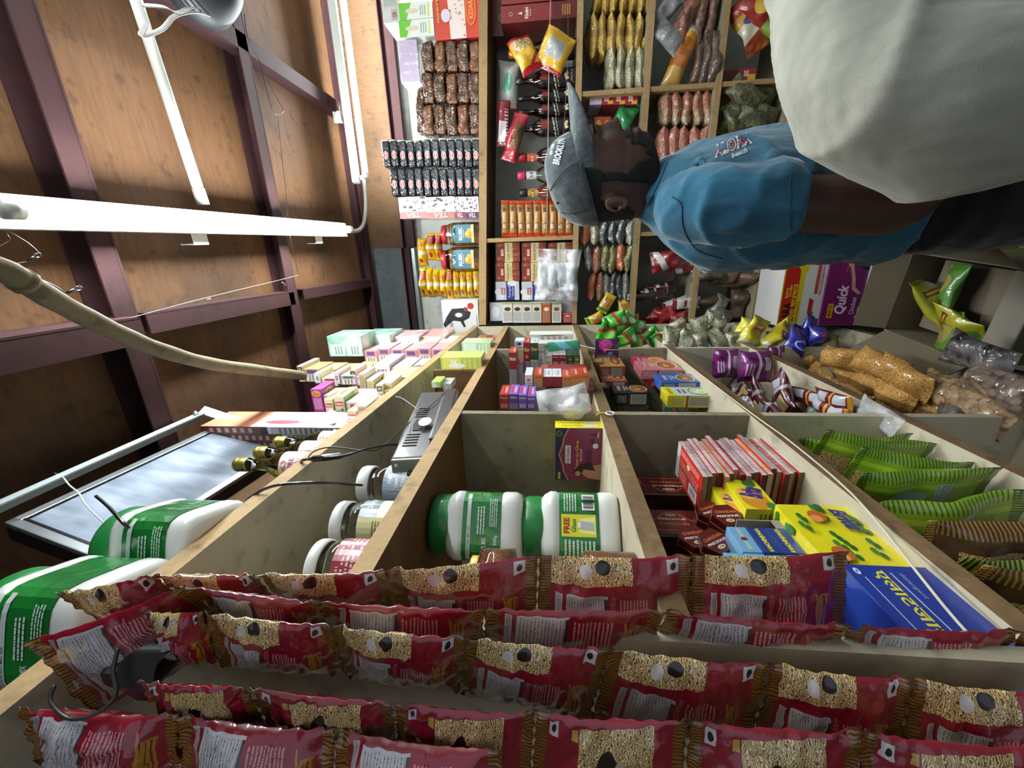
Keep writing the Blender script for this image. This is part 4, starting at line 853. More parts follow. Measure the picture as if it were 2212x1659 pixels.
# bag of paper napkins hanging before the sweet boxes
tb_ = bpy.data.objects.new('napkin_bag', None); COL.objects.link(tb_); c = onY(1198, 598, 1.96); tb_.location = c; tag(tb_, 'clear plastic bag of folded white napkins leaning before the sweet boxes', 'bag')
npk = flat('c9ccd0', .8, name='napkin_white')
for k in range(4): obj('napkins', pillow('napkins', .13, .05, .03, pack('napkin_print', 'cfd2d6', [('spot', (.1, .9, .1, .9), 'd4d6da', dict(c2='c4c8cc', sc=20))], wr=1.2, coat=0, rough=.8, wsc=26), 20+k, .02, 18, 10, .5), tb_, (0, 0, -.1+k*.042), (0, rnd(-.1, .1), 0))
obj('plastic_film', pillow('plastic_film', .24, .21, .07, bagfilm(), 31, .02, 26, 18, .6, saw=False), tb_, (0, 0, -.118), (0, .05, 0))
# ---- bags of pulses
gm = dict(yel=grain('b8923a', 'd6b55e', 200, '8a6a2a'), crm=grain('b4ae8c', 'cfc9a8', 220, '8e8868'), org=grain('b85a34', 'd07a4e', 320), blk=grain('2a2c2e', '55585c', 260), gry=grain('6a6a62', '9a9a8c', 160), olv=grain('6a6a3a', '9a9660', 200), brn=grain('5e4432', '7d5e44', 180), mix=grain('8a7a5c', 'c2ac84', 130, 'a85a3c'), grn=grain('5c5c3a', '84835a', 110, '3c3c28'), dkb=grain('4a3a30', '6a5646', 200), pnk=grain('a8604a', 'c88468', 240))
bagm = {}
def gbag(kind, label, r, Y, d=.09, group=None, rot=0, z0=None, ty=None):
    X0, X1, Za, Zb_ = spanY(*r, Y); k = (kind, random.randint(0, 2)); w_, h_ = X1-X0, Zb_-Za
    long_z = h_ > w_
    L, T = (h_, w_) if long_z else (w_, h_)

    # own mesh for each size so that the crinkles keep their scale
    me = pillow('bag_of_pulses', L*1.03, d, T*1.3, gm[kind], random.randint(0, 999), .02, 24, 14, .22, 3.2, endp=5., saw=False)
    for v in me.vertices: v.co = V((v.co.x, v.co.z-d/2, v.co.y))        # lies flat: long x, wide y, thin z
    o = obj('bag_of_pulses', me, label=label, cat='bag', group=group); o.location = ((X0+X1)/2, Y+d/2, (Za+Zb_)/2); o.rotation_euler = (0, (PI/2 if long_z else 0)+rot, rnd(-.05, .05))
    return o
G1 = 'yellow lentil bags in a flat pile'
for k in range(7): gbag('yel', 'long bag of yellow lentils lying flat, %s in the pile beside the cream bags' % ORD[k], (1412-(k+1)*19.8, 1412-k*19.8, 22, 120), YF, .16, G1, rnd(-.05, .02))
for k in range(7): gbag('yel', 'long bag of yellow lentils lying flat, %s in the pile cut off by the picture' % ORD[k], (1418-(k+1)*19.4, 1418-k*19.4, -70, 22), YF, .16, G1)
for k in range(5): gbag('crm', 'cream coloured pulse bag lying flat against the divider, %s in its pile' % ORD[k], (1412-(k+1)*19.5, 1412-k*19.5, 98, 190), YF-.01, .16, 'cream pulse bags in a pile', -.05)
# cell with red biscuit boxes
def soop(rot_, top=True):
    def f(P): P.rect(0, 0, 1, 1, 'a81820').rect(.0 if top else .75, .1, .3 if top else 1, .6, 'd8a82a').text('SOOPER', .6, .5, .4, 'f0e4dc', fit=.62, rot=rot_, bold=.04)
    return f
redp = flat('98161e', .35, coat=.6)
for k in range(4):
    rr = (1378-(k+1)*26, 1378-k*26, 198, 226); m_ = redp if k < 3 else flat('c4bccc', .4, coat=.5)
    def pp(P, k=k):
        if k == 3: P.poly([(.1, .1), (.9, .1), (.5, .5)], 'a8a0b4').poly([(.1, .9), (.9, .9), (.5, .5)], 'b4acc0')
        else: P.rect(.02, .05, .3, .5, 'd8a82a').text('SOOPER', .55, .6, .4, 'f0e4dc', fit=.6, bold=.04, rot=0)
    rowY('biscuit_box', ['red biscuit box, lowest of four behind the cap', 'red biscuit box, second of four behind the cap', 'red biscuit box, third of four behind the cap', 'lilac backed biscuit box, topmost of four behind the cap'][k], rr, YF+.01, .14, m_, {'f': pp}, 'biscuit boxes in a pile', z0=None)
for k in range(2): rowY('biscuit_box', 'orange red biscuit box behind the man, %s of two' % ['lower', 'upper'][k], (1320-(k+1)*18, 1320-k*18, 252, 285), YF+.05, .1, flat('a83a1c', .35, coat=.5), {'f': lambda P: P.ell(.5, .5, .3, .3, 'd8902a')}, None)
bagat('sweet_bag', 'shiny green foil sweet bag hanging down beside the biscuit boxes', onY(1345, 262, YF+.03), .13, .09, .07, film('0f6a34', '2f9a58', .2, 1., 30), (0, .5, 0), 9)
bagat('sweet_bag', 'shiny green foil sweet bag above the man\'s nose', onY(1380, 222, YF+.06), .1, .08, .06, film('0c5c2c', '2f9a58', .2, 1., 30), (0, 1.2, 0), 10)
# three rows of pulses behind the man's neck
rows3 = [(475, 528, 1258, 'org crm blk blk blk gry'.split()), (530, 588, 1264, 'gry pnk olv olv org olv'.split()), (590, 648, 1275, 'org mix gry blk blk gry'.split())]
nmk = dict(org='orange', crm='cream', blk='black', gry='grey', olv='olive', pnk='pinkish', mix='mottled', brn='brown', grn='green-grey', yel='yellow', dkb='dark brown')
for c, (ya, yb, x0, ks) in enumerate(rows3):
    wd = (1374-6*c-x0)/6
    for k, kd in enumerate(ks):
        x1 = x0+(k+1)*wd
        gbag(kd, '%s pulse bag standing in the %s row, %s' % (nmk[kd], ['farthest', 'middle', 'nearest'][c]+' from the corner' if False else ['row beside the cap', 'middle row', 'row toward the corner'][c].replace('row ', '', 1) if False else ['cap-side', 'middle', 'corner-side'][c], ['topmost', 'second from top', 'third from top', 'third from bottom', 'second from bottom', 'lowest'][k]), (x1-wd, x1-1, ya+rnd(-4, 4), yb+rnd(-2, 4)), YF, .1, 'pulse bags stacked behind the man', rnd(-.08, .08))
ywf = pack('yellow_spice_bag', 'd8b41a', [('rect', (.1, .25, 0, 1), '2f7a34'), ('spot', (.3, .8, .2, .8), 'c8921a', dict(c2='8a5a14', sc=12))], wr=.9, coat=1)
for i, (x, y, a, b) in enumerate([(1310, 655, .1, .5), (1348, 668, .1, -.1), (1285, 690, .09, 1.1), (1308, 695, .09, 1.4), (1345, 690, .09, 1.2), (1365, 690, .07, 1.5)]):
    bagat('spice_bag', 'bright yellow bag in the corner cell, ' + ['long one slanting above the others', 'folded one under the black pulses', 'uppermost of the small ones', 'next to the uppermost small one', 'half hidden by the green bags', 'lowest by the board'][i], onY(x, y, 2.02+.02*(i % 2)), a, .06, .03, ywf, (0, b, 0), 40+i, 'yellow bags in the corner cell')
# seeds in the cell above the man's chest
for c, (ya, yb, kd) in enumerate([(192, 268, 'mix'), (270, 345, 'pnk')]):
    for k in range(5):
        x1 = 1543-k*22.5-c*6; gbag(kd, '%s nut bag behind the man\'s chin, %s in its row' % (['pale mottled', 'reddish'][c], ['lowest', 'second up', 'third up', 'fourth up', 'topmost'][k]), (x1-22, x1, ya, yb), YF-.005, .1, 'nut bags behind the chin', -.08)
# heap beside the picture edge on the fourth board
chp = pack('orange_check_bag', 'b86a1a', [('stripe', (0, 1, 0, .6), '8a4a12', dict(n=40)), ('rect', (0, .18, 0, 1), 'd8d4cc'), ('rect', (.18, .26, 0, 1), 'c8961e'), ('rect', (.7, 1, 0, 1), 'b8964a')], wr=.6, coat=1)
hp = [('silver grey packet leaning above the orange checked bag', 1448, 78, .13, .09, .04, film('9a9c9c', '6c6e6e', .3, .7), -.9), ('orange checked snack bag with pale ends, slanting beside the divider', 1472, 122, .24, .08, .05, chp, .35-PI),
      ('brown bagged goods nearest the divider on the fourth board', 1506, 140, .17, .045, .05, gm['brn'], .1), ('long dark brown bag lowest beside the divider', 1545, 130, .2, .05, .05, gm['dkb'], .05), ('dark brown bag second from the lowest beside the divider', 1524, 140, .19, .04, .05, gm['dkb'], .07), ('crinkled white bag at the top of the brown heap', 1440, 20, .14, .07, .05, film('b4b2b4', '8c8a90', .3, .8), .8),
      ('reddish brown bag high in the heap near the picture edge', 1482, 40, .16, .07, .06, grain('7a4a38', '9a6450', 60), .5), ('shiny brown bag in the middle of the heap near the picture edge', 1510, 45, .2, .05, .05, grain('6a4638', '8a6250', 60), .15), ('lowest shiny brown bag of the heap near the picture edge', 1534, 40, .22, .05, .05, grain('5a3c34', '7a5648', 60), .1)]
for i, (l, x, y, L, W, T, m, a) in enumerate(hp): bagat('snack_bag', l, onY(x, y, 2.02+.015*(i % 3)), L, W, T, m, (.1, a, 0), 60+i, 'bags heaped on the fourth board')
o = bagat('snack_bag', 'x', onY(0, 0, 2.02), .1, .1, .1, chp, (0, 0, 0), 1); bpy.data.objects.remove(o)
P = Print(.07, .04); P.text('Cheez', .5, .5, .9, 'f0ead8', fit=.95, bold=.03)
# lower cells
lays = pack('crisps_bag', 'b8902a', [('spot', (.0, .45, 0, 1), 'c87a2a', dict(c2='8a3a1a', sc=8)), ('rect', (.45, .75, 0, 1), 'c8c2a8', dict(sh=.2)), ('rect', (.75, 1, 0, 1), 'a0281a'), ('ell', (.5, .7, .2, .8), '2a3a7a')], wr=.7, coat=1)
bagat('snack_bag', 'orange, white and blue crisps bag in the dark cell above the white shirt', onY(1628, 50, 2.03), .2, .14, .07, lays, (0, -.6, 0), 70)
bagat('snack_bag', 'red and green crisps bag half behind the white shirt', onY(1652, 30, 2.0), .2, .1, .06, pack('crisps_bag_red', '8a2018', [('rect', (0, .4, 0, 1), '6a8a2a'), ('ell', (.5, .8, .2, .8), 'c8a02a')], wr=.7, coat=1), (0, -.9, 0), 71)
rowY('biscuit_box', 'red and yellow biscuit box on the lower board behind the white shirt', (1598, 1632, 148, 173), YF, .1, redp, {'f': lambda P: (P.rect(0, 0, .5, .5, 'd8a82a'), P.text('BIS', .6, .6, .3, 'f0e4dc', fit=.5))}, None)
rowY('biscuit_box', 'plain dark red box beside the red and yellow biscuit box', (1560, 1594, 152, 174), YF+.02, .1, flat('5a1418', .4), None, None)
for i, (x, y, L, W, a) in enumerate([(1610, 205, .16, .09, -.9), (1585, 255, .13, .08, -.5), (1635, 200, .16, .08, -1.2), (1625, 255, .13, .07, -1.2), (1655, 250, .12, .08, -1.3), (1575, 262, .1, .08, .2)]):
    bagat('bag_of_pulses', 'clear bag of green-grey seeds above the blue shirt, ' + ['tallest', 'in the middle of the heap', 'behind the tallest', 'beside the shoulder', 'against the white shirt', 'nearest the third board'][i], onY(x, y, 2.02+.02*(i % 3)), L, W, .06, gm['grn'] if i % 2 else grain('44442c', '6c6a44', 110), (0, a, 0), 80+i, 'green-grey seed bags', on=None)
rk = pack('red_candy_bag', '7c1620', [('rect', (.25, .4, 0, 1), 'c8c2c2', dict(sh=.2)), ('ell', (.5, .8, .3, .8), '5a0e14'), ('rect', (.85, .95, 0, 1), 'b8921e')], wr=1., coat=1)
wk = pack('white_red_candy_bag', 'c8c6c6', [('text', (.3, .8, .2, .8), 'a01824', dict(n=5, th=.3)), ('rect', (0, .15, 0, 1), '6a1420')], wr=1., coat=1)
dk = pack('dark_candy_bag', '3c1418', [('rect', (.3, .42, 0, 1), 'c8c8c8'), ('rect', (.6, .66, 0, 1), 'b8b8b8'), ('text', (.44, .58, .2, .8), 'b8b8b8', dict(n=30))], wr=.8, coat=1)
cd_ = [('big glossy red candy bag hanging behind the shirt back', 1452, 560, .2, .1, .06, rk, 1.4), ('glossy red candy bag beside the big one, lower', 1485, 570, .2, .09, .06, rk, 1.5), ('white candy bag with red letters in the corner cell', 1458, 655, .13, .05, .04, wk, 1.3), ('second white candy bag with red letters nearer the board', 1482, 655, .13, .06, .04, wk, 1.5),
       ('dark candy bag with white bands, middle of the corner cell', 1405, 635, .16, .06, .05, dk, 1.5), ('dark candy bag with white bands beside the reds', 1430, 625, .15, .06, .05, dk, 1.4), ('near-black candy bag against the third board', 1388, 640, .15, .04, .05, film('1c1214', '3a2a2c', .3, .7), 1.5), ('red candy bag lowest in the corner cell', 1440, 680, .11, .08, .05, film('8a1418', 'a82a2c', .25, .8), 1.2), ('dark red candy bag next to the lowest red one', 1412, 685, .1, .07, .05, film('5a1016', '8a2026', .25, .8), .8), ('dark red bag farthest along beside the fourth board', 1466, 688, .09, .06, .05, film('7a1218', '9a2026', .25, .8), 1.2)]
for i, (l, x, y, L, W, T, m, a) in enumerate(cd_): bagat('candy_bag', l, onY(x, y, 2.03+.02*(i % 3)), L, W, T, m, (0, a, 0), 100+i, 'candy bags in the corner cell')
br = [(1530, 590, .16, .08, 1.5, 'dkb'), (1567, 598, .16, .08, 1.55, 'brn'), (1600, 600, .17, .09, 1.5, 'brn'), (1630, 600, .15, .06, 1.5, 'brn'), (1548, 665, .13, .08, .5, 'gry'), (1590, 665, .18, .09, .1, 'dkb'), (1560, 690, .1, .07, .3, 'grn'), (1520, 650, .16, .05, 1.5, 'dkb')]
for i, (x, y, L, W, a, kd) in enumerate(br): bagat('bag_of_pulses', 'bag of %s seeds below the candy bags, ' % nmk[kd] + ['high on the shirt side', 'second on the shirt side', 'widest on the shirt side', 'against the lower board', 'twisted one at the corner', 'long one lying level', 'smallest at the very corner', 'dark one furthest back'][i], onY(x, y, 2.03+.02*(i % 3)), L, W, .07, gm[kd], (0, a, 0), 120+i, 'brown seed bags below the candy')
# cords stretched before the bottles
cordm = flat('b8b0a0', .7)
obj('cord', MB().tube([onY(1190, -20, 1.985), onY(1186, 120, 1.985), onY(1184, 300, 1.985), onY(1181, 512, 1.99)], .0018, cordm, 6), label='thin pale cord stretched in front of the rum bottles, upper one', cat='cord')
obj('cord', MB().tube([onY(1228, -20, 1.985), onY(1226, 150, 1.985), onY(1217, 300, 1.985), onY(1208, 512, 1.99)], .0012, flat('6a5a50', .7), 6), label='thin dark cord stretched in front of the rum bottles, lower one', cat='cord')
# ---------------------------------------------------------------- compartments of the side unit at and below eye level
Z3, Z4, Z5, Z6 = LB[3], LB[4], LB[5], LB[6]
def dho(P):
    P.rect(0, 0, 1, 1, '7c2048').poly([(0, 1), (1, 1), (1, .74), (.82, .84), (.7, .86), (.5, .94), (.3, .86), (.18, .84), (0, .74)], '1c1c44').poly([(0, .72), (.18, .82), (.3, .84), (.5, .92), (.7, .84), (.82, .82), (1, .72), (1, .70), (.82, .80), (.7, .82), (.5, .90), (.3, .82), (.18, .80), (0, .70)], 'b89a5a')
    P.rect(.33, .66, .68, .78, 'c9c4b8').text('Hari Darshan', .5, .72, .06, '3a3040', fit=.3).text('Four-in-One', .5, .53, .07, 'd8a62c', fit=.54, bold=.02).text('DHOOP', .5, .44, .05, 'd8c0cc', fit=.24)
    P.ell(.9, .91, .05, .06, '8a7434').ell(.9, .91, .035, .04, '2a2440').rect(.02, .88, .16, .93, 'b8a42a').poly([(.86, .1), (.9, .1), (.885, .3), (.875, .3)], '2a1820').ell(.88, .09, .06, .02, 'c89a4a').lines(.36, .2, .6, .36, 4, '4a1830')
    P.ell(.17, .48, .09, .1, '2a1410').ell(.14, .5, .05, .06, 'b8845c').poly([(.02, 0), (.34, 0), (.3, .2), (.24, .36), (.14, .42), (.06, .3)], 'b07c58').poly([(.2, .12), (.36, .22), (.3, .46), (.24, .5)], '24120e').ell(.68, .14, .05, .06, 'd8d4cc').ell(.76, .2, .05, .05, '3a2028')
yel = flat('d8cc1c', .4, coat=.4)
def dhr(P): P.rect(0, 0, 1, 1, 'dccf1e').text('Four-in-One', .5, .66, .3, '8a6414', rot=90, fit=.4).rect(.2, .1, .8, .38, 'd8d4c4')
for i in range(2): boxY('incense_box', ['magenta and navy incense box with yellow side, front one against the divider', 'second magenta incense box right behind the front one'][i], (1199, 1303, 925-i*6, 1037-i*6), .785+i*.026, .0235, yel, {'f': dho, 'r': dhr} if i == 0 else {'r': dhr}, 'magenta incense boxes', z0=Z3)
# small yellow-capped pepper jars lying in the strips' gap
ycap = flat('c9981c', .4, coat=.3, name='yellow_cap'); orf = grain('8a5230', 'b07044', 400, None, .2)
for i, (x, y, X, h_) in enumerate([(1086, 1238, -.375, .05), (1240, 1238, -.40, .05)]):
    p = onX(x, y, X); o = bpy.data.objects.new('seasoning_jar', None); COL.objects.link(o); tag(o, 'small seasoning jar with yellow cap before the tubs, ' + ['standing on another jar', 'standing on the board'][i], 'jar', 'yellow-capped seasoning jars')
    H = .14 if i == 0 else .155
    obj('jar_body', MB().lathe([(.02, 0), (.023, .004), (.023, H-.03), (.018, H-.024)], clear('e8e4dc', .04), 24, sq=3), o); obj('contents', MB().lathe([(.02, .002), (.0215, .004), (.0215, H-.04), (0, H-.038)], orf, 20, sq=3, cap=False), o)
    obj('cap', MB().lathe([(.019, H-.024), (.019, H-.003), (.017, H), (0, H)], ycap, 24, cap=False), o)
    zt_ = [p.z, p.z][i]; o.location = (X, p.y, Z3 + (0 if i else .155)); o.scale = (1, 1, 1 if i else max(.4, (p.z-Z3-.155)/H))
o.scale = (1, 1, (onX(1236, 1238, -.40).z-Z3)/.155)
# ---- far bay above: spice boxes in flat piles
def sp1(c, t, tc='e8dcd0', band=None, lo='9a94a0'):
    def f(P):
        P.rect(0, 0, 1, 1, c).rect(0, 0, 1, .0, c)
        if band: P.rect(0, .6, 1, 1, band)
        P.text(t, .5, .84, .12, tc, rot=-90 if False else 0, fit=.7).lines(.15, .1, .85, .6, 6, tc)
    return f
def spr(c, t, tc, c2=None, frac=.55, pic=None):
    """narrow carton end read with the room's down as its right: text runs down the room"""
    def f(P):
        P.rect(0, 0, 1, 1, c)
        if c2: P.rect(0, 0, 1-frac, 1, c2)
        P.text(t, 1-frac*.35, .5, .12, tc, rot=-90, fit=.8, bold=.02).lines(.1, .12, 1-frac-.05, .88, 6, '8a8890' if c2 else tc)
        if pic: P.ell(1-frac*.75, .5, .06, .3, pic)
    return f
def wf(P): P.rect(0, 0, 1, 1, 'd4d4d8').bars(.3, .15, .7, .85, vert=False).lines(.1, .1, .25, .9, 4, '7a7a80')
GP = 'spice boxes piled in the compartment beyond the incense box'
P1 = [((1100, 1116, 762, 833), 1.12, '7a1c20', spr('8a2226', 'National', 'f0e0d4', '8a8088', .5), 'dark red spice box topmost of the farther pile, leaning by the ply'),
      ((1116, 1130, 788, 832), 1.13, 'a79a9e', None, 'plain mauve grey box next to the topmost dark red one'),
      ((1131, 1145, 741, 806), 1.15, '7c1a1c', spr('7c1a1c', 'Shan', 'e8b060', '8c828a', .6, 'd87a3a'), 'dark red spice box with chilli picture in the farther pile'),
      ((1146, 1162, 741, 806), 1.15, '1c3c22', spr('1c3c22', 'Shan', 'e0a050', 'b4b2ac', .55), 'dark green spice box with white end next to the chilli one'),
      ((1163, 1176, 766, 790), 1.16, 'b4b0ac', wf, 'white barcode box in the farther pile, narrower'), ((1177, 1192, 768, 788), 1.16, 'c0bcae', spr('c0bcae', 'Mix', '8a7a5a', None), 'beige box with tiny picture in the farther pile'),
      ((1193, 1207, 767, 790), 1.16, '7a1c20', spr('7a1c20', 'Shan', 'd8b8b0', None), 'dark red box with white top, upper of two in the farther pile'), ((1208, 1222, 767, 790), 1.16, '7a1c20', spr('7a1c20', 'Shan', 'd8b8b0', None), 'dark red box with white top, lower of two in the farther pile'),
      ((1224, 1238, 768, 790), 1.17, '1c4428', spr('1c4428', 'Shan', 'e0a050', None, pic='d8d4b0'), 'dark green box, upper of two beside the board'), ((1239, 1253, 768, 790), 1.17, '1c4428', spr('1c4428', 'Shan', 'e0a050', None, pic='d8d4b0'), 'dark green box, lower of two beside the board'),
      ((1134, 1150, 810, 832), 1.0, 'd0d0d6', wf, 'white barcode box above the orange ones in the nearer pile'),
      ((1154, 1172, 811, 836), .98, 'c8681c', spr('c87a24', '10% FREE', '7a2410', 'c08040', .45), 'orange and yellow spice box topmost of its four'),
      ((1173, 1192, 814, 836), .98, '861c20', None, 'plain dark red box with white end, upper of two between the orange ones'), ((1193, 1213, 814, 836), .98, '861c20', None, 'plain dark red box with white end, lower of two between the orange ones'),
      ((1214, 1232, 815, 838), .98, 'c8681c', spr('c87a24', '10% FREE', '7a2410', 'c08040', .45), 'orange and yellow spice box third up from the board'), ((1233, 1252, 812, 838), .975, 'c8681c', spr('c87a24', '10% FREE', '7a2410', 'c08040', .45), 'orange and yellow spice box second up from the board'), ((1253, 1272, 810, 838), .97, 'c8681c', spr('c87a24', '10% FREE', '7a2410', 'c08040', .45), 'orange and yellow spice box lowest, on the board'),
      ((1079, 1099, 853, 884), .90, '8c2430', spr('8c2430', 'Shan', 'e8b060', None), 'crimson spice box at the top of the nearest pile by the ply'), ((1100, 1119, 852, 884), .895, '5a3c86', spr('5a3c86', 'TIKKA', 'e8dcf0', '7a7488', .6), 'violet spice box in the nearest pile'), ((1120, 1138, 854, 884), .89, '6a4a9a', spr('6a4a9a', 'National', 'e8dcf0', None), 'taller violet spice box in the nearest pile'), ((1139, 1156, 856, 884), .89, '6a4a9a', spr('6a4a9a', 'National', 'e8dcf0', None), 'violet spice box half under the clear plastic')]
for r, Y, c, f_, l in P1: boxY('spice_box', l, r, Y, .075, flat(c, .4, coat=.5), {'f': f_} if f_ else None, GP, z0=None)
tops = [((P1[6][0]), 'd4d4d8')]
for o in list(COL.objects):                                    # the aisle ends of some of them are white with print
    if o.name.startswith('spice_box') and any(k in o['label'] for k in ('white top', 'white end', 'orange and yellow', 'violet', 'topmost dark', 'crimson', 'dark red spice')):
        d = o.dimensions; c = 'd4d4d8' if 'white' in o['label'] else ('a83a1a' if 'orange' in o['label'] else ('7a54b0' if 'violet' in o['label'] else '9c2a24'))
        P = Print(d.y, d.z); P.rect(0, 0, 1, 1, c).lines(.2, .2, .8, .5, 2, 'e8dcd8' if c != 'd4d4d8' else '55555c').rect(.2, .6, .8, .85, 'c8302a' if c != 'd4d4d8' else 'b8bcc4'); P.build('end_print', o, face(d.x, d.y, d.z, 'r'))
obj('support_box', MB().box((0, 0, 0), (.10, .32, .10), flat('8a7a68', .7), bev=.002), loc=(-.53, 1.06, Z3+.05), label='plain tan carton lying deep behind the piled spice boxes', cat='box')
def piz(P):
    P.rect(0, 0, 1, 1, 'c4ccd8').ell(.35, .75, .5, .12, '7a94c8').ell(.5, .55, .34, .1, '6a84b8').ell(.42, .6, .2, .08, 'c8785a').ell(.8, .66, .18, .05, 'b85048').rect(.1, .84, .34, .93, '9c2a24').rect(.24, 0, 1, .4, '3a7a44').text('PIZZA', .62, .27, .15, 'a8202a', fit=.6, bold=.05).text('SEASONING', .62, .1, .1, 'b83a34', fit=.66, bold=.03).rect(0, 0, .22, .3, 'd0b0b4')
X0, X1, Za, Zb_ = spanY(1205, 1285, 850, 888, .86)
bx = carton('seasoning_box', .03, .045, .125, flat('c4ccd8', .4, coat=.5), 'white and blue box lettered PIZZA standing on the board before the divider', 'box')
a = onX(1205, 890, -.365); b = onX(1291, 850, -.365); bx.scale = (1, 1, 1); 
me = MB().box((0, 0, (a.z-Z3)/2), (.03, .085, a.z-Z3), flat('c4ccd8', .4, coat=.5), bev=.001).mesh('seasoning_box'); bx.data = me; bx.location = (-.385, .862+.0425, Z3)
P = Print(.085, a.z-Z3); P.rect(0, 0, 1, 1, 'c4ccd8'); P.ell(.3, .7, .25, .2, '7a94c8').ell(.35, .68, .16, .11, 'c8785a').rect(.3, .0, 1, .34, '3a7a44').text('PIZZA', .3, .22, .2, 'a8202a', rot=0, fit=.5, bold=.05).ell(.8, .75, .18, .1, 'b85048').text('SEASONING', .62, .1, .12, 'c84a40', fit=.66, bold=.03).rect(.02, .8, .2, .95, '9c2a24'); P.build('printed_label', bx, face(.03, .085, a.z-Z3, 'r'))
boxY('seasoning_box', 'brown and red box with noodle dish picture behind the white PIZZA box', (1178, 1284, 839, 850), 1.0, .06, flat('9a5a3c', .4, coat=.5), {'f': lambda P: (P.rect(0, 0, 1, 1, '8a3a28'), P.ell(.4, .5, .25, .4, 'b8724a'), P.rect(.8, 0, 1, 1, 'b8a0b4'))}, GP)
boxY('seasoning_box', 'dark red box lying flat behind the orange spice boxes', (1168, 1266, 797, 812), 1.06, .05, flat('8a1c20', .35, coat=.6), {'f': lambda P: (P.rect(0, 0, 1, 1, '9a2424'), P.ell(.35, .5, .25, .4, 'b84a2a'), P.ell(.5, .5, .05, .2, '4a7a3a'))}, GP)
wb1 = boxY('nut_box', 'long white box with nut picture and print lying level at the back of the piles', (1144, 1238, 722, 741), 1.32, .06, flat('d0d0c8', .5), {'f': lambda P: (P.rect(0, 0, 1, 1, 'd0d0c8'), P.ell(.85, .5, .06, .3, '5a4a2a'), P.ell(.15, .3, .04, .2, '8a7a3a'), P.lines(.25, .1, .75, .9, 6, 'a89aa0'))}, None)
boxY('nut_box', 'white box with brown nut pictures below the long white one', (1158, 1240, 742, 762), 1.24, .06, flat('c4c2b4', .5), {'f': lambda P: (P.rect(0, 0, 1, 1, 'c4c2b4'), P.ell(.25, .5, .15, .3, '6a6250'), P.ell(.7, .5, .15, .3, '6a6250'))}, None)
boxY('soap_carton', 'white and blue box with dark emblem at the back of the piles', (1112, 1132, 736, 750), 1.26, .05, flat('c2c8d4', .5), {'f': lambda P: (P.ell(.5, .5, .25, .2, '24304a'), P.lines(.1, .7, .9, .95, 2, '55607a'))}, None)
bagat('foil_packet', 'flat teal and green packet lying on the dark green spice boxes', onY(1218, 747, 1.2), .1, .03, .006, pack('teal_packet', '2f9a74', [('rect', (.5, .8, 0, 1), '6ab0c4', dict(sh=.3))], wr=.3), (0, 1.5, .1), 150, crimp=.02, wr=.1)
cl = pillow('clear_wrap', .12, .11, .05, bagfilm(), 33, .02, 24, 16, .8, saw=False); obj('plastic_wrap', cl, loc=(-.41, .85+.02, Z3+.07), rot=(0, 1.4, .3), label='crumpled clear plastic wrap over the violet spice boxes', cat='wrap')
pu = boxX('pouch', 'purple pouch with pink splash hanging on the string across the far bay', (1284, 786), (1333, 766), -.345, .012, flat('3c1650', .3, coat=.8), None, None, 'pouch')
a_, b_ = onX(1284, 771, -.345), onX(1337, 771, -.345)
bpy.data.objects.remove(pu)
X0, X1, Za, Zb_ = spanY(1285, 1336, 730, 773, 1.43); 
pu = obj('pouch', pillow('pouch', Zb_-Za, X1-X0, .018, pack('splash_pouch', '3a1648', [('ell', (.3, .85, .4, .98), 'c22a86'), ('ell', (.5, .7, .3, .8), 'd44a9a'), ('ell', (.25, .45, .15, .35), '5a9ac8'), ('ell', (.3, .5, .05, .2), '7a4ab0'), ('text', (.1, .9, .0, .12), 'c8b8d0', dict(n=16, ax='u'))], wr=.3, coat=1, rough=.3), 9, .03, 20, 10, .05), loc=((X0+X1)/2, 1.425, Za), label='purple pouch with pink splash picture hanging on the string across the far bay', cat='pouch')
for v in pu.data.vertices: v.co = V((v.co.z-(X1-X0)/2, v.co.y, v.co.x+(Zb_-Za)/2))
# ---- far bay below: curry powder boxes facing the aisle
def mdh(c, dish, txt='e8e4d8', nm='MDH'):
    def f(P):
        P.rect(0, 0, 1, 1, c).ell(.5, .28, .40, .25, 'd8cbb0').ell(.5, .28, .37, .22, dish).ell(.42, .3, .14, .08, 'c88a50').ell(.6, .34, .08, .05, '6a8a3a')
        for k in range(3): P.ell(.34+.16*k, .82, .095, .07, 'b02a34', 6).ell(.34+.16*k, .82, .075, .05, 'e8dcd8', 6).text('MDH'[k], .34+.16*k, .82, .06, 'a01c28', bold=.04)
        P.text('MASALA', .5, .68, .05, txt, fit=.5).text('CURRY', .5, .6, .05, txt, fit=.36, bold=.03)
    return f
def side(c, w_='b8b4ac'):
    def f(P): P.rect(0, 0, 1, 1, c).rect(.1, .12, .9, .55, w_).lines(.15, .15, .85, .52, 12, '6a665e').rect(.0, .56, 1, .6, '8a1c24').lines(.2, .66, .8, .92, 5, w_)
    return f
def cen(P): P.rect(0, 0, 1, 1, 'b4c4c8').rect(0, .8, 1, 1, 'd8cc20').text('CENTURY', .5, .88, .07, '6a3a10', fit=.7, bold=.03).text('MOMO', .5, .68, .06, '34406a', fit=.4, bold=.03).text('MASALA', .5, .58, .06, 'a82a4a', fit=.46, bold=.03).ell(.5, .24, .42, .24, '2f6a2a').ell(.5, .26, .36, .2, 'b4c49a').ell(.4, .3, .1, .06, 'd8dcc0').ell(.6, .24, .1, .06, 'd8dcc0').ell(.5, .16, .1, .05, 'c4cca8')
def aisle_box(nm, label, p, q, X, t, base, fr, fs, group):
    """curry box: aisle face runs from near top p to far bottom q; its narrow side faces the camera"""
    return boxX(nm, label, p, q, X, t, base, {'r': fr, 'f': fs}, group)
GC = 'curry powder boxes facing the aisle'
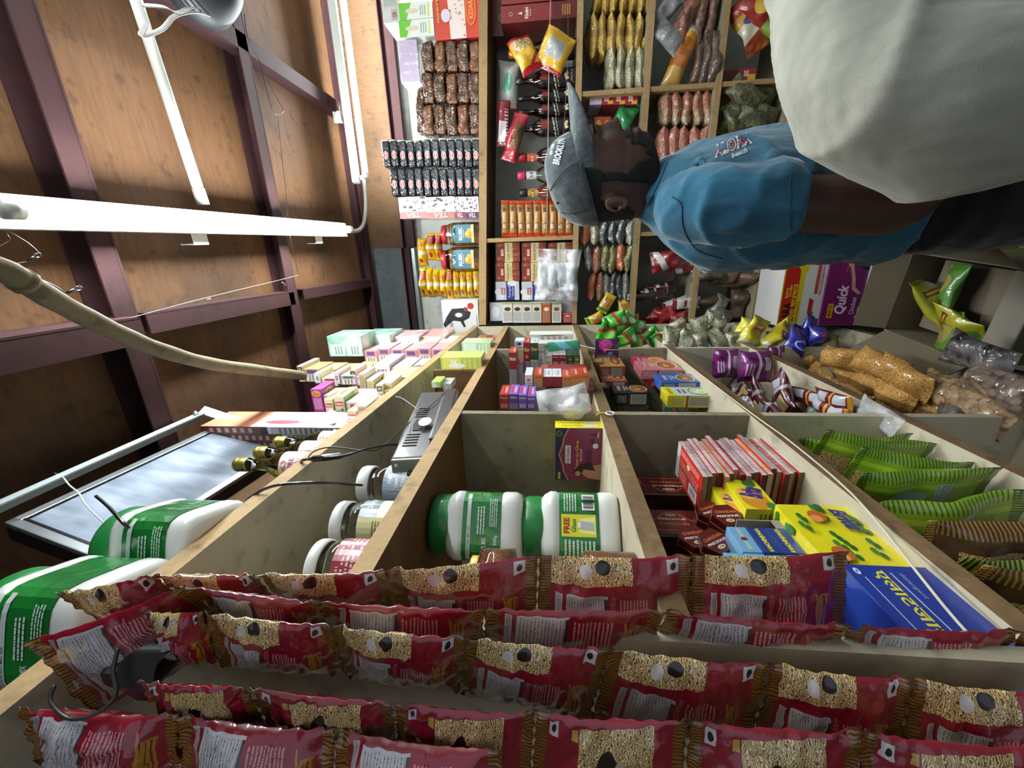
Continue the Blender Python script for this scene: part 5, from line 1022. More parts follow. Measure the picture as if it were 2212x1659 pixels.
def cbox(label, px_, py_, X, h_, d, t, c, fr, fs):
    a = onX(px_, py_, X); o = carton('curry_box', t, d, h_, flat(c, .4, coat=.5), label, 'box', GC); o.location = (X-t/2, a.y+d/2, a.z-h_)
    for s_, fn, wh in (('r', fr, (d, h_)), ('f', fs, (t, h_))): P = Print(*wh); fn(P); P.build('printed_label', o, face(t, d, h_, s_))
    return o
dg = '1e2e20'
cbox('dark green curry box with round dish picture, at the middle of the far bay', 1327, 849, -.435, .115, .085, .042, dg, mdh(dg, '9a5a24'), side(dg))
cbox('yellow and pale blue CENTURY momo masala box facing the aisle', 1443, 855, -.385, .125, .075, .034, 'd0c820', cen, side('c8c020', 'a8a490'))
cbox('blue curry box with oval dish picture near the board edge', 1429, 826, -.372, .11, .085, .03, '2a5aa8', mdh('2a5aa8', '7a5a30'), side('24508c'))
cbox('pink curry box with dish picture lying behind the blue one', 1385, 800, -.372, .13, .12, .03, 'c8747c', mdh('c8747c', 'a0502a'), side('c8747c'))
cbox('crimson and yellow curry box farthest along the aisle side', 1374, 786, -.375, .11, .10, .02, 'b82a58', mdh('b82a58', 'c8a02a'), side('b82a58'))
cbox('dark red curry box wedged between the pink and blue ones', 1400, 823, -.405, .13, .07, .02, '8c1c24', mdh('8c1c24', 'a0502a'), side('8c1c24'))
cbox('ochre curry box with dish picture on the eye-level side of the far bay', 1297, 792, -.385, .085, .16, .04, 'a87a3c', mdh('b4863c', '8a4a20'), side('8a4a28', '9a9088'))
cbox('rust coloured curry box with dish picture, behind the dark green one', 1300, 824, -.42, .085, .10, .03, '9a4a34', mdh('9a4a34', '8a3a20'), side('7a3424'))
cbox('dark box with lime label beside the dark green curry box', 1293, 838, -.40, .03, .06, .05, '20281c', lambda P: (P.rect(0, 0, 1, 1, '20281c'), P.rect(.2, .2, .8, .9, '8aa84a')), lambda P: P.lines(.1, .1, .9, .9, 3, '5a3030'))
cbox('yellow and green momo box behind the dark green curry box, half hidden', 1338, 889, -.51, .105, .05, .02, 'b8b820', cen, side('a8a420', '9a9884'))
cbox('teal curry box with peanut picture at the foot of the divider', 1446, 893, -.455, .115, .05, .03, '14503c', mdh('14503c', 'b08a4a'), side('14503c'))
cbox('ochre box with print at the eye-level end of the far bay', 1270, 782, -.375, .05, .12, .05, 'a88848', lambda P: (P.rect(0, 0, 1, 1, 'b0965a'), P.lines(.1, .1, .9, .9, 5, '7a6a40')), lambda P: (P.rect(0, 0, 1, 1, '8a6a3c'), P.lines(.1, .1, .9, .9, 8, '6a4a2a')))
# ---- near bay: incense packs, maroon boxes, hexagon tubes, soaps and matches
def redpack(P):
    P.rect(0, 0, 1, 1, 'c4281e').bars(.12, .62, .42, .92, vert=False).rect(.86, .0, 1, 1, 'c8c0bc').ell(.5, .3, .06, .06, 'd8c88a'); 
    P.lines(.1, .36, .84, .56, 4, 'e8a898', 2).lines(.5, .6, .84, .9, 5, 'e8a898', 3).lines(.1, .08, .84, .24, 4, 'e8a898', 4)
cardm = pack('card_edges', '8a7458', [('stripe', (0, 1, 0, 1), '4a2018', dict(n=3)), ('stripe', (0, 1, 0, 1), 'b09a78', dict(n=5, duty=.3))], wr=.2, coat=.2)
wrapc = film('b8a8a8', 'd8d0d0', .12, .6, 40)
zb = Z4
a_ = onX(1484, 1000, -.372)
nP = 19; th_ = (1.338-Z4)/nP
cedge = ['7a6248', '5c4632', '8c7458', '4c2a20', '95805f', '6a2a20', 'a89a80', '3e3026']
mred = flat('b8261e', .35, coat=.6); mcl = flat('b9a9a6', .15, coat=1, name='shiny_film')
for k in range(nP):
    cm = [flat(c, .7) for c in cedge][k % 8]; top = k == nP-1
    o = carton('incense_pack', .075, .135, th_*.93, cm, 'flat film-wrapped incense pack in the tall pile by the fruit cartons, %s' % (ORD[k] if k < nP-1 else 'topmost with red face'), 'packet', 'flat incense packs in a tall pile', .001, (('r', [wrapc, film('a8222a', 'c8686a', .12, .6, 40), film('8f8482', 'b8b0ae', .12, .6, 40), film('c8a848', 'd8d0c0', .12, .6, 40)][[0, 2, 0, 1, 0, 2, 3, 0][k % 8]]), ('t', mred)))
    o.location = (-.41+rnd(-.002, .002), .69+.006*math.sin(k*1.7)+(nP-k)*.0006, Z4+k*th_)
    if k in (5, 12): o.location.x += .006
    if top: P = Print(.135, .075); redpack(P); P.build('printed_label', o, lambda x, y, e: V((.0375-y, -.0675+x, th_*.93+e)))
def hem(flip):
    def f(P):
        P.rect(0, 0, 1, 1, '571818'); rt = -90 if not flip else 90; sx = (lambda v: v) if not flip else (lambda v: 1-v)
        # panel x runs away from the camera, y up the room
        pts = [(.14, .95), (.14, .08), (.5, .08), (.62, .2), (.86, .36), (.92, .5), (.86, .64), (.62, .8), (.5, .94)]
        o_ = [(sx(a), b) for a, b in pts]; i_ = [(sx(.5+(a-.5)*.93), .5+(b-.5)*.93) for a, b in pts]
        P.poly(o_, 'b8683a').poly(i_, '571818')
        P.ell(sx(.78), .5, .05, .10, 'd8cfa0').text('HEM', sx(.78), .5, .05, '4a1414', rot=rt, fit=.14, bold=.05).text('PRECIOUS', sx(.6), .5, .07, 'e8dcd8', rot=rt, fit=.5, bold=.03).text('CHANDAN', sx(.4), .5, .1, 'd8783c', rot=rt, fit=.52, bold=.01).rect(sx(.3)-.004, .25, sx(.3)+.004, .75, 'b8683a').rect(sx(.5)-.004, .25, sx(.5)+.004, .75, 'b8683a')
    return f
def hemside(P): P.rect(0, 0, 1, 1, '34100f').rect(.9, 0, 1, 1, 'a08a80').ell(.45, .4, .3, .42, '6a3a28', 30).ell(.45, .4, .28, .39, '34100f', 30)  # camera side: its shade is put into a darker maroon than the aisle face
mrn = flat('4c1414', .35, coat=.6, name='maroon_card')
def hembox(label, p, q, X, t, flip):
    a, b = onX(*p, X), onX(*q, X); z1 = max(a.z, b.z); z0 = min(a.z, b.z); y0 = a.y; d = abs(b.y-a.y)
    o = carton('incense_carton', t, d, z1-z0, mrn, label, 'box', 'maroon incense cartons'); o.location = (X-t/2, y0+d/2, z0)
    P = Print(d, z1-z0); hem(flip)(P); P.build('printed_label', o, face(t, d, z1-z0, 'r')); P = Print(t, z1-z0); hemside(P); P.build('side_print', o, face(t, d, z1-z0, 'f')); return o
hembox('maroon incense carton with upside-down gold lettering against the grey divider', (1382, 1064), (1492, 1030), -.475, .045, True)
hembox('maroon incense carton with gold PRECIOUS CHANDAN lettering, nearer the tubs', (1405, 1152), (1500, 1104), -.475, .06, False)
obj('support_box', MB().box((0, 0, 0), (.10, .19, .045), flat('7c6a50', .8), bev=.002), loc=(-.56, .60, Z4+.0225), label='low tan box behind the maroon cartons in the near bay', cat='box')
def hexa(P):
    P.ell(.5, .5, .5, .5, '571818', 6).ell(.5, .26, .14, .07, 'd8cfa0').text('HEM', .5, .26, .06, '4a1414', fit=.18).text('PRECIOUS', .5, .44, .09, 'e8dcd8', fit=.7, bold=.03).text('CHANDAN', .5, .62, .12, 'd8783c', fit=.7)
    return P
hx_ = bpy.data.objects.new('incense_tube', None); COL.objects.link(hx_); tag(hx_, 'x', 'incense tube', 'maroon six-sided incense tubes')
Rh = .0235; T = MX.Rotation(PI/2, 4, 'Y')
obj('tube_box', MB().lathe([(Rh, -.09), (Rh, 0)], mrn, 6, T, sm=False), hx_)
obj('edge_band', MB().lathe([(Rh*1.01, -.014), (Rh*1.01, -.0125)], flat('c07848', .4), 6, T, sm=False), hx_)
P = Print(Rh*2, Rh*2); hexa(P); P.build('end_print', hx_, lambda x, y, e: V((e, y-Rh, -(x-Rh))))
def sidep(i):
    P = Print(.06, .022)
    if i == 0: P.rect(0, 0, 1, 1, 'd8d0cc').text('DHOOP', .5, .5, .6, '3a1414', fit=.8, bold=.05)
    else:
        for k in range(3): P.ell(.2+.3*k, .5, .11, .3, 'b8a890').ell(.2+.3*k, .5, .09, .25, '4c1414')
    return P
sidep(0).build('side_print', hx_, lambda x, y, e: V((-.03-y, -Rh*.88-e, .022-x*.75)))
for i, (x, y, X, rx) in enumerate([(1500, 1158, -.42, .2), (1545, 1168, -.41, .5), (1570, 1112, -.40, .1), (1535, 1102, -.42, .4)]):
    p = onX(x, y, X); put(hx_, p, (rx, 0, -.18), 'maroon six-sided incense tube pointing at the aisle, ' + ['nearest the maroon cartons', 'in the middle and lowest towards the camera', 'standing out farthest towards the soap boxes', 'half hidden behind the outstanding one'][i])
# fruit soap carton, tray, soaps and matches
def fruit(P, seed=0, name=True, big=False):
    r = random.Random(seed); P.rect(0, 0, 1, 1, 'd9cd1e')
    for k in range(9 if not big else 5):
        cx, cy = r.random(), r.random(); 
        for j in range(4): P.ell(min(max(cx+.07*j-.1, .06), .94), min(max(cy+.06*math.sin(j*2), .08), .92), .05 if not big else .08, .04 if not big else .06, ['2f6a2a', '3f7c34', '275a24'][j % 3], 10)
    for cx, cy in ((.75, .6), (.15, .75)): P.ell(cx, cy, .1, .12, 'b8602a').ell(cx-.05, cy+.04, .06, .08, 'd8924a')
    if name: P.text('Brite', .7, .25, .22, '2a2f70', fit=.36, bold=.05, shear=.3, rot=180)
def fruitside(seed, name=True): return lambda P: fruit(P, seed, name)
ylc = flat('d9cd1e', .35, coat=.5, name='yellow_card')
fc = carton('soap_display_carton', .13, .125, .095, ylc, 'big yellow carton with leaves and fruit lying at the board edge below the incense packs', 'box'); fc.location = (-.372-.065, .478, Z4)
P = Print(.125, .095); fruit(P, 3); P.build('printed_label', fc, face(.13, .125, .095, 'r')); P = Print(.13, .125); fruit(P, 5, False); P.build('top_print', fc, face(.13, .125, .095, 't'))
def sope(label, x, y, X, c, seed, dims=(.03, .075, .045), top=True):
    p = onX(x, y, X); w_, d, h_ = dims; o = carton('soap_box', w_, d, h_, ylc, label, 'box', 'yellow soap boxes'); o.location = (X-w_/2, p.y+d/2, p.z-h_)
    P = Print(d, h_); P.rect(0, 0, 1, 1, 'd9cd1e').ell(.3, .5, .3, .4, 'c8862a').ell(.5, .6, .2, .3, 'd8a24a').text('Brite', .55, .45, .4, '3a2a78', fit=.6, rot=-20, bold=.05).ell(.85, .3, .14, .2, '2f6a2a').ell(.1, .15, .12, .15, '3f7c34'); P.build('printed_label', o, face(w_, d, h_, 'r'))
    P = Print(w_, h_); P.rect(0, 0, 1, 1, 'b8b02a').lines(.2, .2, .8, .6, 3, '5a5a30'); P.build('side_print', o, face(w_, d, h_, 'f'))
sope('yellow soap box with orange fruit, in the card tray nearer the tubs', 1572, 1106, -.40, 0, 1)
sope('yellow soap box with green leaf, sticking up beyond the first', 1612, 1100, -.385, 0, 2, (.04, .085, .05))
sope('yellow soap box half hidden by the incense tubes', 1526, 1092, -.425, 0, 3, (.03, .05, .045))
sope('yellow soap box lettered in blue lying above the match boxes', 1592, 1168, -.41, 0, 4, (.04, .07, .035))
tray = bpy.data.objects.new('card_tray', None); COL.objects.link(tray); tray.location = (-.44, .465, Z4+.0955); tag(tray, 'open grey card tray holding soaps and match boxes on the yellow carton', 'tray')
gc_ = flat('8a8478', .8); obj('tray_base', MB().box((0, 0, .002), (.10, .12, .003), gc_), tray)
obj('tray_wall', MB().box((.05, 0, .006), (.002, .12, .012), gc_), tray); obj('tray_wall', MB().box((0, .06, .03), (.10, .002, .06), gc_), tray)
def mt(c, c2, nm):
    def f(P):
        P.rect(0, 0, 1, 1, c)
        if nm: P.text('KANCHENJUNGA', .5, .5, .14, 'd8c83a', rot=-90, fit=.86, bold=.05)
        else: P.ell(.5, .5, .1, .07, '7a2a2a').rect(.42, .1, .58, .9, c2).ell(.5, .5, .1, .05, '8a2a2a')
    return f
mbx = [(0, 0, 0, 'lowest of the near row'), (0, 1, 1, 'second up in the near row'), (0, 2, 0, 'third up in the near row'), (0, 3, 0, 'topmost of the near row'), (1, 0, 1, 'lowest of the far row'), (1, 1, 1, 'second up in the far row'), (1, 2, 0, 'topmost of the far row')]
for rw, k, nm, l in mbx:
    c = '22397a' if nm else '6d9cc0'; o = carton('match_box', .07, .052, .0262, flat(c, .4, coat=.4), ('navy KANCHENJUNGA' if nm else 'light blue')+' match box, '+l, 'match box', 'match boxes in the tray'); o.location = (-.388-.035, .426+rw*.054, Z4+.0985+k*.0268)
    P = Print(.052, .0262)
    if nm: P.text('KANCHENJUNGA', .5, .5, .3, 'd8c83a', fit=.9, bold=.05)
    else: P.rect(.08, .4, .92, .6, '9ab4a0').ell(.5, .5, .07, .16, '7a2a2a')
    P.build('printed_label', o, face(.07, .052, .0262, 'r'))
bc = carton('detergent_carton', .14, .104, .09, flat('20368c', .35, coat=.6, name='blue_card'), 'flat blue carton with yellow lettering turned upside down, at the board edge', 'box'); bc.location = (-.362-.07, .357, Z4)
a0, a1 = onX(1838, 1213, -.362), onX(2012, 1230, -.362)
P = Print(.104, .09); P.rect(0, 0, 1, 1, '20368c')
P.text('एलाटजान', .5, .66, .16, 'd8cc3a', rot=180, fit=.86, bold=.02).rect(.06, .50, .9, .515, 'c8ccd8').rect(.1, .86, .82, .872, 'c8ccd8').text('detergent', .72, .40, .07, '8a98c8', rot=180, fit=.34).ell(.9, .9, .05, .035, 'd0d4e0').ell(.9, .9, .02, .012, '20368c'); P.build('printed_label', bc, face(.14, .104, .09, 'r'))
yc2 = carton('soap_display_carton', .11, .10, .16, ylc, 'second yellow fruit carton behind the blue one, above the red noodle strip', 'box'); yc2.location = (-.515-.055, .37, Z4)
P = Print(.10, .16); fruit(P, 9, False, True); P.build('printed_label', yc2, face(.11, .10, .16, 'r'))
# ---- purple and dark noodle packs hanging and lying in the far bay below
pur = pack('purple_wrapper', '6a1460', [('rect', (.42, .50, 0, 1), 'c8b8c8'), ('rect', (.15, .32, .2, .6), 'c4b4c4'), ('text', (.16, .31, .22, .58), '4a2044', dict(n=60)), ('ell', (.6, .9, .3, .8), '8a2a86'), ('text', (.62, .9, .4, .8), 'e8d0e8', dict(n=10, th=.4)), ('rect', (0, .06, 0, 1), 'a8882a')], wr=.5, coat=1)
for i, (x, y, L, W, l) in enumerate([(1553, 790, .13, .085, 'purple noodle pack with white band and barcode, standing at the far divider, nearer eye level'), (1610, 795, .14, .10, 'purple noodle pack with white band and barcode, standing lower beside the first'), (1655, 780, .12, .06, 'purple noodle pack at the edge beside the corn bags')]):
    bagat('noodle_pack', l, onY([1560, 1622, 1665][i], [786, 792, 778][i], [1.42, 1.30, 1.44][i])-V((0, 0, .012)), [.085, .105, .06][i], .105, .04, pur, (.12, -PI/2, [.05, .1, 0][i]), 160+i, 'purple noodle packs in the far bay', p=3., endp=5.)
drk = pack('dark_noodle_wrapper', '4a0c1c', [('noodle', (.1, .4, .2, .8), 'ffffff'), ('rect', (.5, .58, 0, 1), 'b8a8b0'), ('rect', (.6, .8, .3, .8), 'a8b0b4')], wr=.7, coat=1)
for i, (x, y, L, W, rz, ry) in enumerate([(1600, 840, .14, .09, 1.2, .3), (1640, 862, .15, .09, .9, -.2), (1618, 885, .14, .08, 1.1, .2), (1690, 848, .13, .07, .8, -.1), (1700, 890, .15, .07, 1.2, .1), (1665, 895, .14, .08, 1.4, .0)]):
    c = onZ(x, y, Z5+.05+.02*(i % 2)); bagat('noodle_pack', 'dark wine-red noodle pack lying in the far bay, ' + ['topmost under the purple ones', 'middle of the heap', 'darkest at the divider', 'farther one at the edge', 'lowest beside the string', 'half under the string'][i], c, L, W, .035, drk, (PI/2+ry, 0, rz), 170+i, 'dark noodle packs heaped in the far bay')
kk = pack('wine_wrapper', '6a1020', [('rect', (.1, .35, .5, .95), 'b4bcc0'), ('rect', (.4, .46, 0, 1), 'c89a2a'), ('rect', (.55, .8, .5, .95), 'b4bcc0'), ('rect', (0, .08, 0, 1), 'b07a1a')], wr=.6, coat=1)
for i, (x, y, L, rz) in enumerate([(1745, 860, .17, 1.75), (1800, 866, .12, 1.7), (1790, 885, .15, 1.65)]):
    c = onZ(x, y, Z5+.03); bagat('noodle_pack', 'wine-red pack with silver panels lying on the white board, ' + ['nearest the purple packs', 'farther along the board', 'nearest the green noodle packs'][i], c, L, .05, .025, kk, (PI/2-.2, 0, rz), 180+i, 'wine-red packs on the white board')
for i, (x, y, rz) in enumerate([(1770, 902, 1.6), (1860, 905, 1.7), (1900, 898, 1.4)]): bagat('clear_packet', 'clear empty-looking plastic packet beside the divider, ' + ['with green mark', 'crumpled dark one', 'nearest the board end'][i], onZ(x, y, Z5+.012), .11, .05, .02, [pack('clear_green', 'a8b4b4', [('rect', (.4, .55, 0, 1), '2a7a4a')], wr=1.2, coat=1), film('6a7070', 'a8b0b0', .2, 1.), bagfilm()][i], (PI/2, 0, rz), 190+i, 'clear packets on the white board', wr=.6)
# ---- green and gold noodle packs laid in rows
grn_ = pack('green_noodle_wrapper', '86ac22', [('stripe', (0, 1, 0, .15), '33551a', dict(n=34, duty=.32)), ('rect', (.0, 1, .22, .3), 'a8c832'), ('rect', (.3, .42, .2, .62), 'b8bcc4'), ('text', (.3, .42, .22, .6), '6a707a', dict(n=60)), ('rect', (.46, .68, .4, .6), 'a4acb0'), ('noodle', (.7, .95, .4, .9), 'ffffff'), ('stripe', (0, .07, 0, 1), '1e3a10', dict(n=26, ax='v')), ('stripe', (.93, 1, 0, 1), '1e3a10', dict(n=26, ax='v'))], wr=.5, coat=1)
gold_ = pack('gold_noodle_wrapper', '4a2a14', [('stripe', (0, 1, 0, .18), 'a87c34', dict(n=34, duty=.4)), ('noodle', (.4, .8, .35, .9), 'ffffff'), ('rect', (.3, .38, .3, .95), 'b8b4ac'), ('rect', (0, .25, .35, .9), '2a4a1c'), ('stripe', (0, .07, 0, 1), 'c8963a', dict(n=26, ax='v')), ('stripe', (.93, 1, 0, 1), 'c8963a', dict(n=26, ax='v'))], wr=.5, coat=1)
dgn = pack('dark_green_noodle', '1c3a1c', [('stripe', (0, 1, 0, .22), '9ab83a', dict(n=34)), ('noodle', (.55, .85, .3, .9), 'ffffff'), ('ell', (.1, .3, .3, .8), '4a6a5a'), ('rect', (.32, .5, .3, .9), 'a8a8a0')], wr=.5, coat=1)
rowsg = []
k = 0
for j in range(9):                         # rows run towards the aisle; each row stands on edge, leaning
    y_ = .79-j*.054
    for i in range(2):
        x_ = -.415-i*.13
        m_ = grn_ if j < 5 else (dgn if j in (6, 8) and i == 0 else gold_)
        if j == 5 and i == 1: m_ = grn_
        o = bagat('noodle_pack', 'instant noodle pack standing on edge on the fourth board, %s' % (['aisle side', 'inner side'][i]+', '+(['nearest the divider', 'second from the divider', 'third from the divider', 'fourth from the divider', 'fifth from the divider', 'sixth from the divider', 'seventh from the divider', 'eighth from the divider', 'closest to the camera'][j])),
            V((x_+rnd(-.014, .012), y_+rnd(-.01, .01), Z5+.12)), rnd(.19, .235), .115, .035, m_, (rnd(-.1, .1), -PI/2+rnd(-.16, .16), rnd(-.35, .0)), 200+k, 'green and gold noodle packs in rows', crimp=.07, wr=.25, on=Z5); k += 1
# ---- corn puffs and clear bags on the fifth board
corn = grain('c88c3c', 'e2b460', 300, 'b07a34', .5, 14)
for i, (x, y, L, W, T, rz, ry) in enumerate([(1745, 778, .07, .06, .05, .3, .4), (1820, 775, .13, .09, .07, 1.2, -.2), (1775, 812, .12, .08, .05, .9, .1), (1830, 812, .12, .08, .06, 1.3, .1), (1900, 790, .14, .09, .06, .9, -.1), (1955, 812, .14, .09, .06, .8, .1), (1880, 830, .14, .09, .06, 1.0, .1), (1935, 850, .12, .09, .07, .5, .1), (1850, 850, .12, .08, .05, 1.0, .0), (1960, 872, .17, .10, .07, 1.0, .0), (1800, 830, .1, .07, .05, 1.1, 0)]):
    c = onZ(x, y, Z6+.04+.03*(i in (1, 4, 5, 7))); bagat('puff_bag', 'clear bag of orange corn puffs, ' + ['lone small one at the divider', 'upright one farthest back', 'small one under the upright one', 'in the middle of the back row', 'long one behind the middle', 'long one nearest the open carton', 'one in the middle of the heap', 'raised fat one beside the wheat bag', 'slim one at the board edge', 'largest one towards the camera', 'squeezed one at the board edge'][i], c, L*1.15, W*.8, T*.85, corn, (PI/2+rnd(-.3, .3), ry*.2, PI/2+rnd(-.25, .15)), 300+i, 'bags of orange corn puffs', wr=.3, p=2.6, endp=6.)
wh = grain('8a6a44', 'b4946a', 90, None, .9)
for i, (x, y, m, l) in enumerate([(2050, 852, wh, 'clear bag of puffed wheat beside the largest corn bag'), (2110, 880, wh, 'second clear bag of puffed wheat towards the camera'), (2080, 905, film('1e1e22', '6a6a70', .15, 1.2, 24), 'dark bag in glittering clear film at the end of the low board'), (2160, 835, grain('6a5444', '9a8470', 80), 'clear bag of brown nuts behind the open carton'), (2110, 770, film('2a2628', '8a8484', .2, 1.1), 'dark shiny bag beneath the open carton')]):
    bagat('puff_bag', l, onZ(x, y, Z6+.04), .15, .08, .055, m, (PI/2, 0, 1.4), 320+i, None, wr=.3, endp=5.)
# ---- last narrow bay beside the end wall
gch = pack('green_chip_bag', '2f9a24', [('ell', (.2, .6, .2, .8), '6ac43a'), ('rect', (.6, .75, 0, 1), '9a2a1c', dict(sh=.2)), ('rect', (0, .12, 0, 1), '1c5a20'), ('ell', (.75, .95, .1, .6), 'c8ccb8')], wr=.9, coat=1)
for i, (x, y, L, W, ry, rz, l) in enumerate([(1312, 715, .1, .08, .2, .1, 'green snack bag with white corner above the purple pouch'), (1345, 700, .1, .07, .8, .2, 'bright green snack bag sticking up at the corner'), (1372, 715, .1, .07, .3, -.2, 'dark green snack bag in the middle of the green ones'), (1350, 732, .1, .06, 1.2, .3, 'green and red snack bag before the string'), (1385, 735, .09, .06, 1.4, .1, 'green and white snack bag near the string'), (1402, 722, .08, .06, 1., .1, 'light green snack bag beside the pea bags'), (1330, 690, .09, .06, 1.2, 0, 'small yellow-green bag behind the other green ones'), (1425, 728, .09, .06, 1.1, 0, 'green and white bag lying against the pea bags')]):
    bagat('snack_bag', l, onY(x, y, 1.62+.05*(i % 3)), L, W, .045, gch, (.2, ry, rz), 340+i, 'green snack bags in the last bay', wr=.5)
pea = grain('8a8c6c', 'b4b696', 150, 'a4a08c', 1.2, 16)
for i, (x, y) in enumerate([(1448, 735), (1480, 738), (1515, 742), (1550, 740), (1585, 745), (1470, 715), (1510, 708), (1550, 712), (1590, 722), (1535, 695)]):
    bagat('bag_of_peas', 'clear bag of dried pale peas in the last bay, ' + ['nearest the green bags, lower row', 'second in the lower row', 'third in the lower row', 'fourth in the lower row', 'nearest the yellow bags, lower row', 'first in the upper row', 'second in the upper row', 'third in the upper row', 'last in the upper row', 'topmost against the end wall unit'][i], onY(x, y, 1.56+(.0 if i < 5 else .1)+(.1 if i == 9 else 0)), .10, .07, .06, pea, (.2, rnd(-.6, .6), rnd(-.2, .2)), 360+i, 'bags of dried peas', wr=.4, p=2.6, endp=5.)
ylb = pack('yellow_bag', 'd4c61e', [('rect', (.55, .78, .25, .75), 'a8202a'), ('text', (.57, .76, .35, .65), 'f0e8d8', dict(n=6, th=.3)), ('rect', (.1, .2, 0, 1), 'd0ccb4'), ('text', (.3, .5, .3, .6), '5a7a2a', dict(n=30))], wr=.7, coat=1)
for i, (x, y, L, W, ry, l) in enumerate([(1628, 718, .12, .09, .4, 'bright yellow bag with red badge at the corner of the last bay'), (1672, 730, .13, .07, .9, 'yellow bag with white side beside the first'), (1690, 715, .1, .07, .9, 'green-backed yellow bag behind the pair'), (1605, 712, .09, .06, .3, 'yellow bag behind the badge one')]): bagat('yellow_bag', l, onY(x, y, 1.56+.05*(i > 1)), L, W, .05, ylb, (.2, ry, .1), 380+i, 'bright yellow bags in the last bay', wr=.5)
blb = pack('blue_bag', '1c2290', [('ell', (.2, .5, .2, .8), 'b8c0dc'), ('ell', (.23, .47, .26, .74), '1c2290'), ('rect', (.5, .6, .1, .5), 'd8922a'), ('rect', (.65, .8, .5, .75), 'a8202a')], wr=.8, coat=1)
for i, (x, y, L, ry, l) in enumerate([(1722, 735, .1, .5, 'royal blue bag with round white emblem at the low corner'), (1762, 735, .1, .1, 'royal blue bag with orange tab farther down'), (1745, 715, .11, .3, 'royal blue bag behind the other two'), (1792, 745, .08, .2, 'olive and blue bag at the end beside the corn puffs')]): bagat('blue_bag', l, onY(x, y, 1.5+.06*(i == 2)), L, .07, .05, blb if i < 3 else film('5a5a3a', '8a8a5a'), (.2, ry, .1), 390+i, 'royal blue bags at the low corner', wr=.5)
# strings
tw = flat('c4bda8', .8, name='twine')
mb = MB().tube(spline([onX(1250, 742, -.347), onX(1262, 748, -.345), onX(1320, 756, -.34), onX(1392, 748, -.343)], 6), .0013, tw, 6)
obj('string', mb, label='white string knotted across the far bays over the purple pouch', cat='string')
obj('string', MB().tube(spline([onX(1440, 752, -.348), onX(1560, 845, -.346), onX(1640, 905, -.346), onX(1700, 948, -.346), onX(1800, 1030, -.346), onX(1880, 1110, -.346), onX(2040, 1310, -.346), onX(2118, 1395, -.346)], 4), .0016, tw, 6), label='white string running down the front of the lower boards', cat='string')
mb = MB(); c = onX(1318, 893, -.345)
mb.tube([c+V((0, .009*math.cos(a), .009*math.sin(a))) for a in [2*PI*i/16 for i in range(17)]], .0022, flat('d8d8d4', .4), 8)
o = obj('hook', mb, label='small white ring hook with yellow wire on the corner of the eye-level board', cat='hook'); obj('yellow_wire', MB().tube([c+V((0, 0, .009)), c+V((-.004, .012, .02)), c+V((-.006, .002, .03))], .002, flat('c8b82a', .5), 6), o)
# ---------------------------------------------------------------- strips of noodle packets hanging before the near end
RED = '8c1226'
npk_ = pack('crimson_noodle_wrapper', RED, [('noodle', (.08, .60, 0, .30), 'ffffff', dict(shv=.06)), ('ell', (.36, .46, .02, .16), '1a1410'), ('ell', (.26, .34, .06, .2), 'd8d4cc'), ('rect', (.83, .91, .03, .17), 'd0ccc8'), ('ell', (.85, .89, .06, .14), '1a1010'),
    ('rect', (.115, .155, .38, .92), 'b8b4b4'), ('text', (.12, .15, .4, .9), '6a5a5c', dict(n=120)), ('rect', (.18, .44, .38, .92), 'bcbaba'), ('stripe', (.185, .42, .40, .90), '8f8c8e', dict(n=60, duty=.22)), ('text', (.19, .41, .40, .90), '5a5a5e', dict(n=60, duty=.4, th=.55)), ('rect', (.42, .44, .42, .88), '3a3638'),
    ('text', (.46, .49, .38, .9), 'c88a92', dict(n=70)), ('text', (.52, .70, .42, .86), 'c88a92', dict(n=48, duty=.5, th=.4)), ('ell', (.74, .79, .40, .9), 'b0801e'), ('ell', (.735, .775, .40, .9), RED), ('rect', (.80, .88, .42, .86), 'a8781c', dict(sh=.03)), ('text', (.81, .87, .44, .84), '7a1420', dict(n=40, duty=.4, th=.35)),
    ('rect', (0, 1, .945, 1), 'b8b2ae'), ('rect', (0, .085, 0, .94), '8a5a16'), ('rect', (.915, 1, 0, .94), '8a5a16'), ('stripe', (0, .085, 0, .94), '3f240c', dict(n=34, ax='v', duty=.4)), ('stripe', (.915, 1, 0, .94), '3f240c', dict(n=34, ax='v', duty=.4)), ('rect', (.0, .035, .93, 1), '120c0c')], rough=.32, coat=1., wr=.35, wsc=20)
npn_ = pack('crimson_noodle_back', RED, [('rect', (.115, .155, .05, .84), 'b8b4b4'), ('text', (.12, .15, .06, .82), '6a5a5c', dict(n=120)), ('rect', (.18, .47, .05, .84), 'c0bebe'), ('stripe', (.185, .45, .07, .82), '8f8c8e', dict(n=50, duty=.22)), ('text', (.19, .44, .07, .82), '5a5a5e', dict(n=50, duty=.4, th=.55)), ('rect', (.45, .47, .07, .80), '3a3638'),
    ('text', (.50, .72, .10, .80), 'c88a92', dict(n=44, duty=.5, th=.4)), ('ell', (.755, .81, .12, .8), 'b0801e'), ('ell', (.75, .795, .12, .8), RED), ('rect', (.82, .89, .2, .75), 'a8781c', dict(sh=.03)), ('text', (.83, .88, .22, .73), '7a1420', dict(n=40, duty=.4, th=.35)),
    ('rect', (0, 1, .9, 1), 'c0bab6'), ('rect', (0, .085, 0, .9), '9a6418'), ('rect', (.915, 1, 0, .9), '9a6418'), ('stripe', (0, .085, 0, .9), '3f240c', dict(n=30, ax='v', duty=.4)), ('stripe', (.915, 1, 0, .9), '3f240c', dict(n=30, ax='v', duty=.4)), ('rect', (.0, .05, .88, 1), '120c0c')], rough=.32, coat=1., wr=.35, wsc=20)
